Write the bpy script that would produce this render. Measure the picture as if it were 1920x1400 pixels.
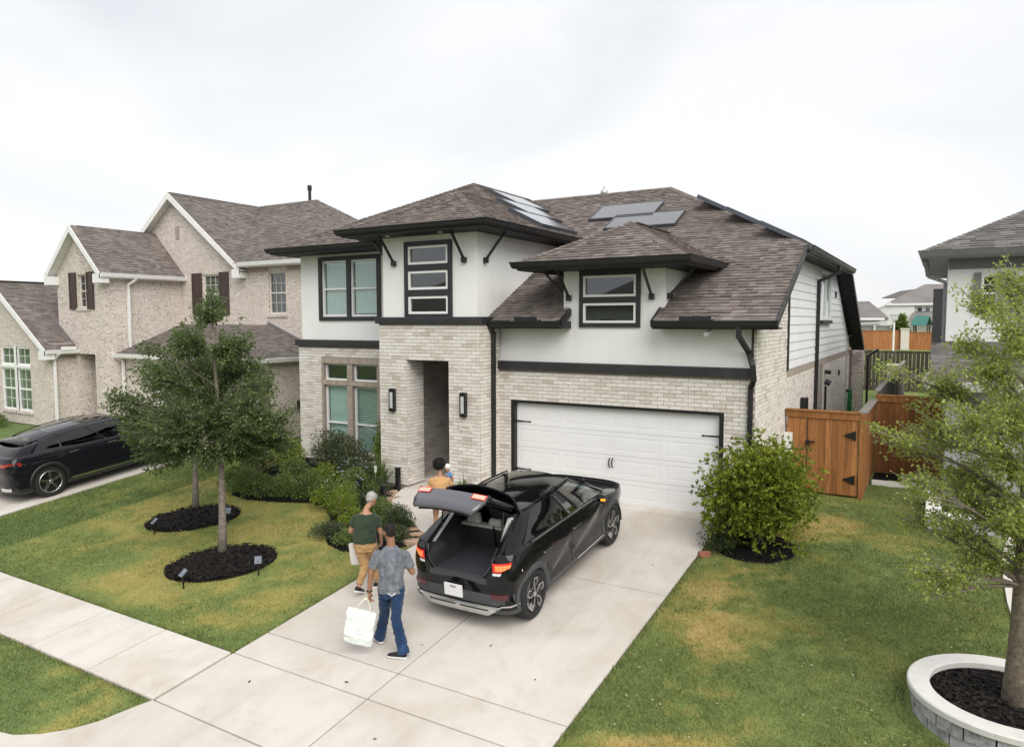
import bpy, bmesh, math, random
import numpy as np
from mathutils import Vector, Matrix, Euler
random.seed(7)
RNG = np.random.default_rng(11)
R = math.radians
scene = bpy.context.scene
for o in list(bpy.data.objects):
    bpy.data.objects.remove(o, do_unlink=True)
COL = scene.collection

# ------------------------------------------------------------------ camera
CAM = (8.4625, -14.2481, 3.9240)
YAW, PITCH, ROLL = 0.5345, 0.0734, -0.0021
cd = bpy.data.cameras.new('camera')
cam = bpy.data.objects.new('camera', cd)
COL.objects.link(cam)
cd.sensor_fit = 'HORIZONTAL'
cd.sensor_width = 36.0
cd.lens = 36.0 * 1359.37 / 1920.0
cd.clip_start = 0.1
cd.clip_end = 4000
_f = Vector((-math.sin(YAW) * math.cos(PITCH), math.cos(YAW) * math.cos(PITCH), -math.sin(PITCH)))
_r = Vector((math.cos(YAW), math.sin(YAW), 0))
_u = _r.cross(_f)
_r2 = math.cos(ROLL) * _r + math.sin(ROLL) * _u
_u2 = -math.sin(ROLL) * _r + math.cos(ROLL) * _u
_m = Matrix((_r2, _u2, -_f)).transposed().to_4x4()
_m.translation = Vector(CAM)
cam.matrix_world = _m
scene.camera = cam
CAMV = np.array(CAM)

# ------------------------------------------------------------------ sky, sun, exposure
SUN_EL, SUN_AZ = R(43), R(130)          # azimuth: direction towards the sun, degrees clockwise from +Y
w = bpy.data.worlds.new('World')
scene.world = w
w.use_nodes = True
nt = w.node_tree
nt.nodes.clear()
out = nt.nodes.new('ShaderNodeOutputWorld')
sky = nt.nodes.new('ShaderNodeTexSky')
sky.sky_type = 'NISHITA'
sky.sun_disc = False
sky.sun_elevation = SUN_EL
sky.sun_rotation = SUN_AZ
sky.air_density = 1.0
sky.dust_density = 2.0
bg1 = nt.nodes.new('ShaderNodeBackground')
bg1.inputs['Strength'].default_value = 0.10
nt.links.new(sky.outputs[0], bg1.inputs['Color'])
tc = nt.nodes.new('ShaderNodeTexCoord')
mp = nt.nodes.new('ShaderNodeMapping')
mp.inputs['Scale'].default_value = (1.0, 1.0, 2.6)
nt.links.new(tc.outputs['Generated'], mp.inputs['Vector'])
nz = nt.nodes.new('ShaderNodeTexNoise')
nz.inputs['Scale'].default_value = 1.9
nz.inputs['Detail'].default_value = 5.0
nz.inputs['Roughness'].default_value = 0.45
nz.inputs['Distortion'].default_value = 0.5
nt.links.new(mp.outputs[0], nz.inputs['Vector'])
rp = nt.nodes.new('ShaderNodeValToRGB')
rp.color_ramp.elements[0].position = 0.30
rp.color_ramp.elements[0].color = (0.68, 0.70, 0.735, 1)
rp.color_ramp.elements[1].position = 0.58
rp.color_ramp.elements[1].color = (0.855, 0.860, 0.870, 1)
nt.links.new(nz.outputs['Fac'], rp.inputs['Fac'])
bg2 = nt.nodes.new('ShaderNodeBackground')
bg2.inputs['Strength'].default_value = 0.60
nt.links.new(rp.outputs[0], bg2.inputs['Color'])
mx = nt.nodes.new('ShaderNodeMixShader')
mx.inputs[0].default_value = 0.96
nt.links.new(bg1.outputs[0], mx.inputs[1])
nt.links.new(bg2.outputs[0], mx.inputs[2])
nt.links.new(mx.outputs[0], out.inputs['Surface'])

sd = bpy.data.lights.new('sun', 'SUN')
sd.energy = 1.5
sd.angle = R(50)
sd.color = (1.0, 0.96, 0.90)
sun = bpy.data.objects.new('sun', sd)
COL.objects.link(sun)
_sv = Vector((math.sin(SUN_AZ) * math.cos(SUN_EL), math.cos(SUN_AZ) * math.cos(SUN_EL), math.sin(SUN_EL)))
sun.rotation_euler = (-_sv).to_track_quat('-Z', 'Y').to_euler()

vs = scene.view_settings
vs.view_transform = 'Standard'
vs.look = 'None'
vs.exposure = 0.98
vs.gamma = 1.0
vs.use_curve_mapping = False
scene.display_settings.display_device = 'sRGB'
scene.cycles.max_bounces = 8
scene.cycles.transparent_max_bounces = 12
scene.cycles.use_denoising = True
scene.cycles.caustics_reflective = False
scene.cycles.caustics_refractive = False

# ------------------------------------------------------------------ ground profile
SL = 0.107
def T(y):
    if y < -12.5: return SL * -12.5
    if y < 0: return SL * y
    if y < 16: return 0.0
    if y < 24: return 0.5 * (y - 16) / 8
    return 0.5
def Tn(y):
    return np.interp(y, [-60, -12.5, 0, 16, 24, 4000], [SL*-12.5, SL*-12.5, 0, 0, .5, .5])

# ------------------------------------------------------------------ helpers
def V(*a): return np.array(a, float)
def wm(o):
    if o.parent is None: return o.matrix_basis.copy()
    return wm(o.parent) @ o.matrix_parent_inverse @ o.matrix_basis
def adopt(o, parent):
    "parent a part that is modelled in world coordinates"
    o.parent = parent
    o.matrix_parent_inverse = wm(parent).inverted()
def tag(o, label=None, cat=None, group=None, kind=None):
    if label: o['label'] = label
    if cat: o['category'] = cat
    if group: o['group'] = group
    if kind: o['kind'] = kind
    return o
def thing(name, label, cat, loc=(0, 0, 0), rotz=0.0, group=None):
    o = bpy.data.objects.new(name, None)
    o.empty_display_size = 0.2
    COL.objects.link(o)
    o.location = loc
    o.rotation_euler = (0, 0, rotz)
    return tag(o, label, cat, group)
def put(name, me, parent=None, local=False):
    o = bpy.data.objects.new(name, me)
    COL.objects.link(o)
    if parent is not None:
        if local: o.parent = parent
        else: adopt(o, parent)
    return o
def copy_tree(o, parent=None):
    c = o.copy()
    COL.objects.link(c)
    c.parent = parent
    for ch in o.children:
        copy_tree(ch, c)
    return c

class MB:
    "collects geometry for one mesh"
    def __init__(s):
        s.v = []; s.f = []; s.r = []; s.rc = 0.0
    def vert(s, p): s.v.append(tuple(float(x) for x in p)); return len(s.v) - 1
    def face(s, ps):
        s.f.append([s.vert(p) for p in ps]); s.r.append(s.rc)
    def hexa(s, p):
        "8 points: bottom 0-3 ccw, top 4-7"
        b = len(s.v)
        for q in p: s.vert(q)
        for q in ((3, 2, 1, 0), (4, 5, 6, 7), (0, 1, 5, 4), (1, 2, 6, 5), (2, 3, 7, 6), (3, 0, 4, 7)):
            s.f.append([b + i for i in q]); s.r.append(s.rc)
    def box(s, x0, x1, y0, y1, z0, z1):
        s.hexa([(x0, y0, z0), (x1, y0, z0), (x1, y1, z0), (x0, y1, z0), (x0, y0, z1), (x1, y0, z1), (x1, y1, z1), (x0, y1, z1)])
    def obox(s, o, u, v, n, u0, u1, v0, v1, n0, n1):
        o, u, v, n = (np.asarray(a, float) for a in (o, u, v, n))
        P = lambda a, b, c: o + a * u + b * v + c * n
        s.hexa([P(u0, v0, n0), P(u1, v0, n0), P(u1, v1, n0), P(u0, v1, n0), P(u0, v0, n1), P(u1, v0, n1), P(u1, v1, n1), P(u0, v1, n1)])
    def bar(s, a, b, w, h=None, up=(0, 0, 1)):
        h = h or w
        a, b = np.asarray(a, float), np.asarray(b, float)
        d = b - a; L = np.linalg.norm(d); d = d / L
        up = np.asarray(up, float)
        if abs(d @ up) > .98: up = V(0, 1, 0)
        x = np.cross(d, up); x /= np.linalg.norm(x); y = np.cross(x, d)
        s.obox(a, x, y, d, -w / 2, w / 2, -h / 2, h / 2, 0, L)
    def tube(s, pts, rad, n=8, cap=True):
        pts = [np.asarray(p, float) for p in pts]
        if not hasattr(rad, '__len__'): rad = [rad] * len(pts)
        rings = []
        up = V(0, 0, 1)
        prev = None
        for i, p in enumerate(pts):
            d = pts[min(i + 1, len(pts) - 1)] - pts[max(i - 1, 0)]
            d = d / (np.linalg.norm(d) + 1e-9)
            if prev is None:
                a = up if abs(d @ up) < .95 else V(1, 0, 0)
                x = np.cross(a, d)
            else:
                x = prev - d * (prev @ d)
            x /= np.linalg.norm(x) + 1e-9
            prev = x
            y = np.cross(d, x)
            b = len(s.v)
            for k in range(n):
                t = 2 * math.pi * k / n
                s.vert(p + rad[i] * (math.cos(t) * x + math.sin(t) * y))
            rings.append(b)
        for a, b in zip(rings, rings[1:]):
            for k in range(n):
                s.f.append([a + k, a + (k + 1) % n, b + (k + 1) % n, b + k]); s.r.append(s.rc)
        if cap:
            s.f.append([rings[0] + k for k in range(n)][::-1]); s.r.append(s.rc)
            s.f.append([rings[-1] + k for k in range(n)]); s.r.append(s.rc)
    def prism(s, poly, vec):
        "poly: list of 3d points (planar), extruded by vec"
        a = [np.asarray(p, float) for p in poly]; vec = np.asarray(vec, float)
        b = len(s.v); n = len(a)
        for p in a: s.vert(p)
        for p in a: s.vert(p + vec)
        s.f.append([b + i for i in range(n)][::-1]); s.r.append(s.rc)
        s.f.append([b + n + i for i in range(n)]); s.r.append(s.rc)
        for i in range(n):
            j = (i + 1) % n
            s.f.append([b + i, b + j, b + n + j, b + n + i]); s.r.append(s.rc)
    def lathe(s, o, prof, n=16, axis=(0, 0, 1), xdir=(1, 0, 0)):
        o = np.asarray(o, float); ax = np.asarray(axis, float); x = np.asarray(xdir, float); y = np.cross(ax, x)
        rings = []
        for r_, h in prof:
            b = len(s.v)
            for k in range(n):
                t = 2 * math.pi * k / n
                s.vert(o + ax * h + r_ * (math.cos(t) * x + math.sin(t) * y))
            rings.append(b)
        for a, b in zip(rings, rings[1:]):
            for k in range(n):
                s.f.append([a + k, a + (k + 1) % n, b + (k + 1) % n, b + k]); s.r.append(s.rc)
        s.f.append([rings[0] + k for k in range(n)][::-1]); s.r.append(s.rc)
        s.f.append([rings[-1] + k for k in range(n)]); s.r.append(s.rc)
    def loft(s, rings, cap=True):
        "rings: list of equal-length closed point loops"
        ids = []
        for rg in rings:
            b = len(s.v)
            for p in rg: s.vert(p)
            ids.append(b)
        n = len(rings[0])
        for a, b in zip(ids, ids[1:]):
            for k in range(n):
                s.f.append([a + k, a + (k + 1) % n, b + (k + 1) % n, b + k]); s.r.append(s.rc)
        if cap:
            s.f.append([ids[0] + k for k in range(n)][::-1]); s.r.append(s.rc)
            s.f.append([ids[-1] + k for k in range(n)]); s.r.append(s.rc)
    def grid(s, G):
        "G[i][j] points"
        ids = [[s.vert(p) for p in row] for row in G]
        for a, b in zip(ids, ids[1:]):
            for k in range(len(a) - 1):
                s.f.append([a[k], a[k + 1], b[k + 1], b[k]]); s.r.append(s.rc)
    def sweep(s, prof, path, closed=False):
        "profile (out, up) swept along a horizontal path; 'out' is to the right of travel"
        pts = [np.asarray(p, float) for p in path]; n = len(pts)
        rings = []
        for i, p in enumerate(pts):
            def dr(a, b):
                d = pts[b] - pts[a]; d[2] = 0; return d / np.linalg.norm(d)
            if closed: d0 = dr((i - 1) % n, i); d1 = dr(i, (i + 1) % n)
            else:
                d0 = dr(i - 1, i) if i > 0 else dr(i, i + 1)
                d1 = dr(i, i + 1) if i < n - 1 else d0
            o0 = V(d0[1], -d0[0], 0); o1 = V(d1[1], -d1[0], 0)
            m = o0 + o1; m = m / (m @ o0)
            rings.append([p + m * a + V(0, 0, b) for a, b in prof])
        if closed: rings.append(rings[0])
        s.loft(rings, cap=not closed)
    def mesh(s, name, mat=None, smooth=False, attr=False):
        me = bpy.data.meshes.new(name)
        me.from_pydata(s.v, [], s.f)
        if attr:
            a = me.attributes.new('rnd', 'FLOAT', 'FACE')
            a.data.foreach_set('value', np.array(s.r, np.float32))
        bm = bmesh.new(); bm.from_mesh(me)
        bmesh.ops.recalc_face_normals(bm, faces=bm.faces)
        bm.to_mesh(me); bm.free()
        if smooth: me.polygons.foreach_set('use_smooth', [True] * len(me.polygons))
        if mat: me.materials.append(mat)
        me.update()
        return me
    def build(s, name, mat, parent=None, local=False, smooth=False, attr=False):
        return put(name, s.mesh(name, mat, smooth, attr), parent, local)
def part(name, mat, parent, fn, local=False, smooth=False):
    m = MB(); fn(m); return m.build(name, mat, parent, local, smooth)
def autosmooth(o, deg=35):
    me = o.data
    me.polygons.foreach_set('use_smooth', [True] * len(me.polygons))
    try: me.set_sharp_from_angle(angle=R(deg))
    except Exception: pass
    return o
def bevel(o, wd=.01, seg=2):
    b = o.modifiers.new('bevel', 'BEVEL'); b.width = wd; b.segments = seg; b.limit_method = 'ANGLE'; b.angle_limit = R(30)
    return o

# ------------------------------------------------------------------ materials
def mat_new(name):
    m = bpy.data.materials.new(name); m.use_nodes = True
    n = m.node_tree
    return m, n, n.nodes['Principled BSDF']
def setp(b, **k):
    for a, v in k.items(): b.inputs[a.replace('_', ' ')].default_value = v
def rgba(c): return (c[0], c[1], c[2], 1)
def ND(n, t, **k):
    x = n.nodes.new(t)
    for a, v in k.items():
        if a in x.inputs: x.inputs[a].default_value = v
        else: setattr(x, a, v)
    return x
def noise(n, scale, detail=3, rough=.55, vec=None, dist=0):
    x = ND(n, 'ShaderNodeTexNoise', Scale=scale, Detail=detail, Roughness=rough, Distortion=dist)
    if vec is not None: n.links.new(vec, x.inputs['Vector'])
    return x.outputs['Fac']
def ramp(n, fac, stops):
    x = n.nodes.new('ShaderNodeValToRGB')
    e = x.color_ramp.elements
    while len(e) < len(stops): e.new(0.5)
    for i, (p, c) in enumerate(stops):
        e[i].position = p; e[i].color = rgba(c)
    n.links.new(fac, x.inputs['Fac'])
    return x.outputs['Color']
def mixc(n, fac, a, b, mode='MIX'):
    x = n.nodes.new('ShaderNodeMix'); x.data_type = 'RGBA'; x.blend_type = mode
    for i, v in ((0, fac), (6, a), (7, b)):
        if hasattr(v, 'is_linked') or isinstance(v, bpy.types.NodeSocket): n.links.new(v, x.inputs[i])
        elif i == 0: x.inputs[0].default_value = v
        else: x.inputs[i].default_value = rgba(v)
    return x.outputs[2]
def math_(n, op, a, b=None):
    x = n.nodes.new('ShaderNodeMath'); x.operation = op
    for i, v in enumerate((a, b)):
        if v is None: continue
        if isinstance(v, bpy.types.NodeSocket): n.links.new(v, x.inputs[i])
        else: x.inputs[i].default_value = v
    return x.outputs[0]
def bump(n, b, h, strength=.3, dist=.01):
    x = ND(n, 'ShaderNodeBump', Strength=strength, Distance=dist)
    n.links.new(h, x.inputs['Height']); n.links.new(x.outputs[0], b.inputs['Normal'])
def pos(n):
    return n.nodes.new('ShaderNodeNewGeometry').outputs['Position']
def objco(n):
    return n.nodes.new('ShaderNodeTexCoord').outputs['Object']
def vmul(n, v, s):
    x = n.nodes.new('ShaderNodeMapping'); x.inputs['Scale'].default_value = s
    n.links.new(v, x.inputs['Vector']); return x.outputs[0]
def rnd(n):
    "random number of a piece: the object's own or the face's"
    a = n.nodes.new('ShaderNodeAttribute'); a.attribute_name = 'rnd'
    o = n.nodes.new('ShaderNodeObjectInfo')
    return math_(n, 'FRACT', math_(n, 'ADD', a.outputs['Fac'], o.outputs['Random']))

def plain(name, c, rough=.6, metal=0, var=.12, scale=6, bmp=0, bscale=80, coat=0, spec=.5, dirt=None):
    m, n, b = mat_new(name)
    p = objco(n)
    f = noise(n, scale, 4, .6, p)
    lo = tuple(x * (1 - var) for x in c); hi = tuple(min(1, x * (1 + var)) for x in c)
    col = ramp(n, f, [(.3, lo), (.7, hi)])
    if dirt:
        d = noise(n, dirt[1], 6, .65, p)
        col = mixc(n, ramp(n, d, [(.48, (0, 0, 0)), (.72, (dirt[2],) * 3)]), col, dirt[0])
    n.links.new(col, b.inputs['Base Color'])
    setp(b, Roughness=rough, Metallic=metal, Coat_Weight=coat, Specular_IOR_Level=spec)
    if bmp: bump(n, b, noise(n, bscale, 3, .6, p), bmp, .004)
    return m

M = {}
def stucco_mat():
    m, n, b = mat_new('white stucco')
    p = pos(n)
    col = ramp(n, noise(n, 1.1, 4, .6, p), [(.3, (.83, .83, .82)), (.7, (.87, .87, .86))])
    s = noise(n, 1.0, 5, .6, vmul(n, p, (2.6, 2.6, .30)))
    col = mixc(n, ramp(n, s, [(.50, (0, 0, 0)), (.85, (.20,) * 3)]), col, (.62, .61, .585))
    n.links.new(col, b.inputs['Base Color'])
    setp(b, Roughness=.9, Specular_IOR_Level=.2)
    bump(n, b, math_(n, 'ADD', noise(n, 150, 3, .6, p), math_(n, 'MULTIPLY', noise(n, 3, 3, .5, p), 3.0)), .35, .006)
    return m
M['stucco'] = stucco_mat()
M['stucco_plain'] = plain('plain white stucco', (.85, .85, .84), .88, var=.03, scale=1.2, bmp=.5, bscale=140, dirt=((.62, .62, .60), .9, .25))
M['black_trim'] = plain('black painted trim', (.011, .011, .012), .42, var=.15, scale=3, dirt=((.035, .035, .035), 4, .4))
M['soffit'] = plain('dark soffit paint', (.008, .008, .009), .6, var=.1, spec=.3)
M['band'] = plain('charcoal fibre band', (.021, .0215, .024), .5, var=.15, scale=2, dirt=((.05, .05, .05), 3, .4))
M['mortar'] = plain('grey mortar', (.30, .265, .235), .95, var=.15, scale=9, bmp=.5, bscale=120)
M['white_vinyl'] = plain('white window vinyl', (.82, .82, .81), .4, var=.02)
M['door_white'] = plain('white garage door paint', (.82, .82, .82), .42, var=.02, scale=1.5, dirt=((.62, .60, .57), 1.4, .18))
M['white_paint'] = plain('white trim paint', (.78, .78, .77), .5, var=.04, dirt=((.55, .55, .54), 2.5, .3))
M['siding'] = plain('white fibre siding', (.78, .79, .80), .6, var=.03, scale=1.5, dirt=((.6, .6, .6), 1.1, .2))
M['black_metal'] = plain('black metal', (.012, .012, .013), .35, var=.1)
M['silver'] = plain('satin silver', (.62, .62, .63), .28, metal=1, var=.04)
M['chrome'] = plain('bright trim', (.78, .78, .79), .18, metal=1, var=.02)
M['grey_plastic'] = plain('grey plastic cladding', (.055, .057, .062), .55, var=.1)
M['dark_int'] = plain('dark room', (.02, .022, .024), .9, var=.1)
M['rubber'] = plain('tyre rubber', (.014, .014, .015), .75, var=.2, scale=30)
M['blind'] = plain('white window blind', (.66, .74, .71), .6, var=.03)
M['lamp_glass'] = plain('frosted lamp glass', (.55, .56, .58), .25, var=.03)
M['solar_frame'] = plain('solar panel frame', (.10, .11, .13), .35, metal=.6, var=.1)
M['limestone'] = plain('pale cast stone', (.66, .62, .56), .85, var=.08, scale=14, bmp=.3)
M['pave_grey'] = plain('grey gravel pad', (.42, .42, .42), .9, var=.2, scale=60, bmp=.6, bscale=90)

def brick_mat(name, stops, speck=None):
    m, n, b = mat_new(name)
    r = rnd(n)
    p = pos(n)
    col = ramp(n, r, stops)
    f = noise(n, 26, 5, .7, p)
    col = mixc(n, ramp(n, f, [(.50, (0, 0, 0)), (.74, (.5, .5, .5))]), col, (.42, .35, .29))
    g = noise(n, 1.1, 3, .6, p)
    col = mixc(n, ramp(n, g, [(.45, (0, 0, 0)), (.8, (.30, .30, .30))]), col, (.48, .40, .33))
    n.links.new(col, b.inputs['Base Color'])
    setp(b, Roughness=.9)
    bump(n, b, noise(n, 55, 5, .65, p), .5, .006)
    return m
M['brick'] = brick_mat('washed cream brick', [(0, (.58, .53, .47)), (.14, (.69, .65, .595)), (.55, (.78, .755, .71)), (.88, (.74, .705, .65)), (1, (.53, .465, .405))])
M['brick_dark'] = brick_mat('taupe soldier brick', [(0, (.36, .30, .25)), (.5, (.43, .37, .31)), (1, (.33, .26, .21))])

def shingle_mat(name, stops):
    m, n, b = mat_new(name)
    r = rnd(n)
    p = pos(n)
    col = ramp(n, r, stops)
    g = noise(n, 220, 2, .7, p)
    col = mixc(n, .28, col, ramp(n, g, [(.3, (.03, .026, .024)), (.7, (.36, .32, .29))]))
    q = noise(n, .55, 4, .6, p)
    col = mixc(n, ramp(n, q, [(.38, (0, 0, 0)), (.7, (.45, .45, .45))]), col, tuple(x * .7 for x in stops[1][1]))
    n.links.new(col, b.inputs['Base Color'])
    setp(b, Roughness=.95, Specular_IOR_Level=.25)
    bump(n, b, g, .5, .004)
    return m
M['shingle'] = shingle_mat('weathered brown shingle', [(0, (.110, .091, .082)), (.3, (.160, .134, .120)), (.6, (.212, .180, .163)), (.82, (.275, .238, .217)), (1, (.165, .131, .115))])
M['shingle_left'] = shingle_mat('taupe shingle', [(0, (.120, .102, .092)), (.35, (.165, .143, .130)), (.7, (.210, .185, .170)), (1, (.25, .222, .205))])
M['shingle_grey'] = shingle_mat('grey shingle', [(0, (.10, .095, .092)), (.4, (.15, .142, .138)), (.75, (.20, .19, .185)), (1, (.25, .235, .23))])

def glass_mat(name, tint, rough=.02, refl=.9, trans=.75):
    m, n, b = mat_new(name)
    n.nodes.remove(b)
    g = ND(n, 'ShaderNodeBsdfGlossy', Color=(refl, refl, refl, 1), Roughness=rough)
    t = ND(n, 'ShaderNodeBsdfTransparent', Color=rgba(tint))
    lw = ND(n, 'ShaderNodeLayerWeight', Blend=.5)
    k = math_(n, 'MINIMUM', math_(n, 'ADD', math_(n, 'MULTIPLY', math_(n, 'POWER', lw.outputs['Facing'], 4.0), .8), 1 - trans), 1.0)
    mx_ = n.nodes.new('ShaderNodeMixShader')
    n.links.new(k, mx_.inputs[0]); n.links.new(t.outputs[0], mx_.inputs[1]); n.links.new(g.outputs[0], mx_.inputs[2])
    o = n.nodes['Material Output']; n.links.new(mx_.outputs[0], o.inputs['Surface'])
    return m
M['glass'] = glass_mat('window glass', (.90, .965, .945), trans=.91)
M['glass_dark'] = glass_mat('dark window glass', (.30, .38, .42), trans=.87)
M['car_glass'] = glass_mat('tinted privacy glass', (.035, .04, .042), trans=.93)
M['car_glass_green'] = glass_mat('green tinted glass', (.40, .66, .58), trans=.72)
M['glass_roof'] = plain('black glass roof', (.006, .006, .007), .03, var=0, coat=.6)

def paint_mat(name, c, flake=.1):
    m, n, b = mat_new(name)
    setp(b, Base_Color=rgba(c), Metallic=.0, Roughness=.3, Coat_Weight=1.0, Coat_Roughness=.02, Coat_IOR=1.38, Specular_IOR_Level=.05)
    p = objco(n)
    n.links.new(ramp(n, noise(n, 7, 4, .6, p), [(.4, (.20,) * 3), (.75, (.30,) * 3)]), b.inputs['Roughness'])
    return m
M['paint_black'] = paint_mat('black car paint', (.006, .006, .0075))
M['paint_navy'] = paint_mat('blue-black car paint', (.008, .009, .012))

def solar_mat():
    m, n, b = mat_new('solar cell glass')
    p = vmul(n, objco(n), (1, 1, 1))
    br = n.nodes.new('ShaderNodeTexBrick')
    br.offset = 0
    for a, v in (('Scale', 6.0), ('Mortar Size', .02), ('Brick Width', 1.0), ('Row Height', 1.0)): br.inputs[a].default_value = v
    br.inputs['Color1'].default_value = (.010, .012, .020, 1); br.inputs['Color2'].default_value = (.012, .014, .024, 1); br.inputs['Mortar'].default_value = (.03, .034, .045, 1)
    n.links.new(p, br.inputs['Vector'])
    n.links.new(br.outputs['Color'], b.inputs['Base Color'])
    setp(b, Roughness=.22, Coat_Weight=1, Coat_Roughness=.12, Specular_IOR_Level=.8)
    return m
M['solar'] = solar_mat()

def concrete_mat(name, c):
    m, n, b = mat_new(name)
    p = pos(n)
    r = rnd(n)
    col = ramp(n, r, [(0, tuple(x * .95 for x in c)), (1, tuple(x * 1.05 for x in c))])
    f = noise(n, .75, 6, .62, p, .6)
    col = mixc(n, ramp(n, f, [(.40, (0, 0, 0)), (.70, (.85,) * 3)]), col, (c[0] * .80, c[1] * .755, c[2] * .69))
    f2 = noise(n, 2.6, 5, .7, p)
    col = mixc(n, ramp(n, f2, [(.55, (0, 0, 0)), (.8, (.6,) * 3)]), col, (c[0] * .70, c[1] * .67, c[2] * .63))
    f4 = noise(n, 1.0, 5, .6, vmul(n, p, (3.2, .28, 1)), .4)
    col = mixc(n, ramp(n, f4, [(.50, (0, 0, 0)), (.78, (.38,) * 3)]), col, (c[0] * .66, c[1] * .64, c[2] * .61))
    f3 = noise(n, 140, 3, .7, p)
    col = mixc(n, ramp(n, f3, [(.3, (.16,) * 3), (.6, (0, 0, 0))]), col, (.2, .18, .16))
    # broom finish
    wv = ND(n, 'ShaderNodeTexWave', Scale=26.0, Distortion=2.5, Detail=2.0)
    n.links.new(p, wv.inputs['Vector'])
    n.links.new(col, b.inputs['Base Color'])
    setp(b, Roughness=.9, Specular_IOR_Level=.3)
    bump(n, b, math_(n, 'ADD', math_(n, 'MULTIPLY', wv.outputs['Fac'], .25), f3), .25, .003)
    return m
M['concrete'] = concrete_mat('broomed concrete', (.625, .59, .545))
M['concrete_walk'] = concrete_mat('pale sidewalk concrete', (.665, .635, .59))
M['joint'] = plain('joint filler', (.07, .058, .05), .9, var=.3, scale=20)

def wood_mat(name, stops, ax=(14, 14, 1.2)):
    m, n, b = mat_new(name)
    r = rnd(n)
    p = pos(n)
    q = vmul(n, p, ax)
    off = n.nodes.new('ShaderNodeVectorMath'); off.operation = 'ADD'
    cx = n.nodes.new('ShaderNodeCombineXYZ'); n.links.new(math_(n, 'MULTIPLY', r, 37.0), cx.inputs[2])
    n.links.new(q, off.inputs[0]); n.links.new(cx.outputs[0], off.inputs[1])
    f = noise(n, 1.0, 6, .65, off.outputs[0], .8)
    base = ramp(n, r, stops)
    col = mixc(n, ramp(n, f, [(.35, (.75,) * 3), (.62, (0, 0, 0))]), base, tuple(x * .5 for x in stops[0][1]))
    n.links.new(col, b.inputs['Base Color'])
    setp(b, Roughness=.75)
    bump(n, b, f, .3, .004)
    return m
M['cedar'] = wood_mat('stained cedar', [(0, (.27, .105, .028)), (.5, (.35, .145, .040)), (1, (.43, .185, .055))])
M['grey_wood'] = wood_mat('weathered grey wood', [(0, (.16, .14, .125)), (.5, (.25, .225, .20)), (1, (.33, .30, .27))])
M['dark_wood'] = wood_mat('weathered dark wood', [(0, (.050, .038, .030)), (.5, (.085, .066, .052)), (1, (.14, .11, .09))])
M['orange_wood'] = wood_mat('orange stained fence', [(0, (.36, .135, .040)), (.5, (.42, .165, .052)), (1, (.48, .20, .07))])

def leaf_mat(name, stops, trans=.25, rough=.5):
    m, n, b = mat_new(name)
    r = rnd(n)
    p = pos(n)
    g = noise(n, 1.6, 3, .6, p)
    k = math_(n, 'ADD', math_(n, 'MULTIPLY', r, .72), math_(n, 'MULTIPLY', math_(n, 'SUBTRACT', g, .36), .9))
    col = ramp(n, k, stops)
    n.links.new(col, b.inputs['Base Color'])
    setp(b, Roughness=rough, Specular_IOR_Level=.35)
    tr = n.nodes.new('ShaderNodeBsdfTranslucent'); n.links.new(mixc(n, .5, col, (.30, .42, .05)), tr.inputs['Color'])
    mx_ = n.nodes.new('ShaderNodeMixShader'); mx_.inputs[0].default_value = trans
    n.links.new(b.outputs[0], mx_.inputs[1]); n.links.new(tr.outputs[0], mx_.inputs[2])
    n.links.new(mx_.outputs[0], n.nodes['Material Output'].inputs['Surface'])
    return m
M['leaf_oak'] = leaf_mat('dark green leaf', [(0, (.034, .056, .022)), (.4, (.062, .096, .034)), (.75, (.115, .160, .052)), (1, (.21, .25, .075))])
M['leaf_light'] = leaf_mat('light green leaf', [(0, (.17, .21, .06)), (.4, (.32, .37, .095)), (.75, (.46, .50, .14)), (1, (.64, .63, .20))], .5)
M['leaf_bush'] = leaf_mat('glossy yellow-green leaf', [(0, (.022, .038, .008)), (.30, (.085, .125, .017)), (.62, (.23, .28, .034)), (1, (.50, .52, .075))], .32, .4)
M['leaf_dark'] = leaf_mat('deep green leaf', [(0, (.018, .030, .016)), (.5, (.040, .062, .026)), (1, (.085, .115, .045))])
M['leaf_hedge'] = leaf_mat('mid green hedge leaf', [(0, (.045, .075, .024)), (.45, (.110, .165, .046)), (1, (.24, .31, .085))])
M['leaf_lime'] = leaf_mat('lime green leaf', [(0, (.070, .110, .016)), (.5, (.16, .22, .03)), (1, (.32, .38, .05))], .3)
M['leaf_rose'] = leaf_mat('grey green rose leaf', [(0, (.032, .042, .026)), (.5, (.065, .082, .045)), (.9, (.12, .14, .07)), (1, (.22, .10, .06))])
M['leaf_strap'] = leaf_mat('strappy green leaf', [(0, (.045, .075, .022)), (.5, (.090, .140, .040)), (1, (.20, .26, .08))], .3)
M['petal'] = plain('pale blue petal', (.55, .58, .75), .6)
M['bark'] = plain('grey bark', (.19, .165, .14), .95, var=.4, scale=18, bmp=1.0, bscale=45, dirt=((.30, .28, .25), 7, .6))
M['bark_brown'] = plain('brown oak bark', (.14, .115, .085), .95, var=.45, scale=22, bmp=1.0, bscale=60, dirt=((.26, .23, .19), 9, .6))
M['twig'] = plain('pale twig', (.30, .28, .24), .9, var=.2)
M['mulch'] = plain('black mulch', (.010, .009, .0085), .95, var=.6, scale=45, bmp=1.0, bscale=60, spec=.15)
M['mulch_chip'] = plain('mulch chip', (.020, .017, .015), .9, var=.7, scale=30, spec=.2)
M['stone_orange'] = plain('tan flagstone', (.40, .27, .19), .85, var=.3, scale=7, bmp=.6, bscale=40)
M['red_brick'] = plain('red edging brick', (.34, .13, .085), .85, var=.25, scale=12)

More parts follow.
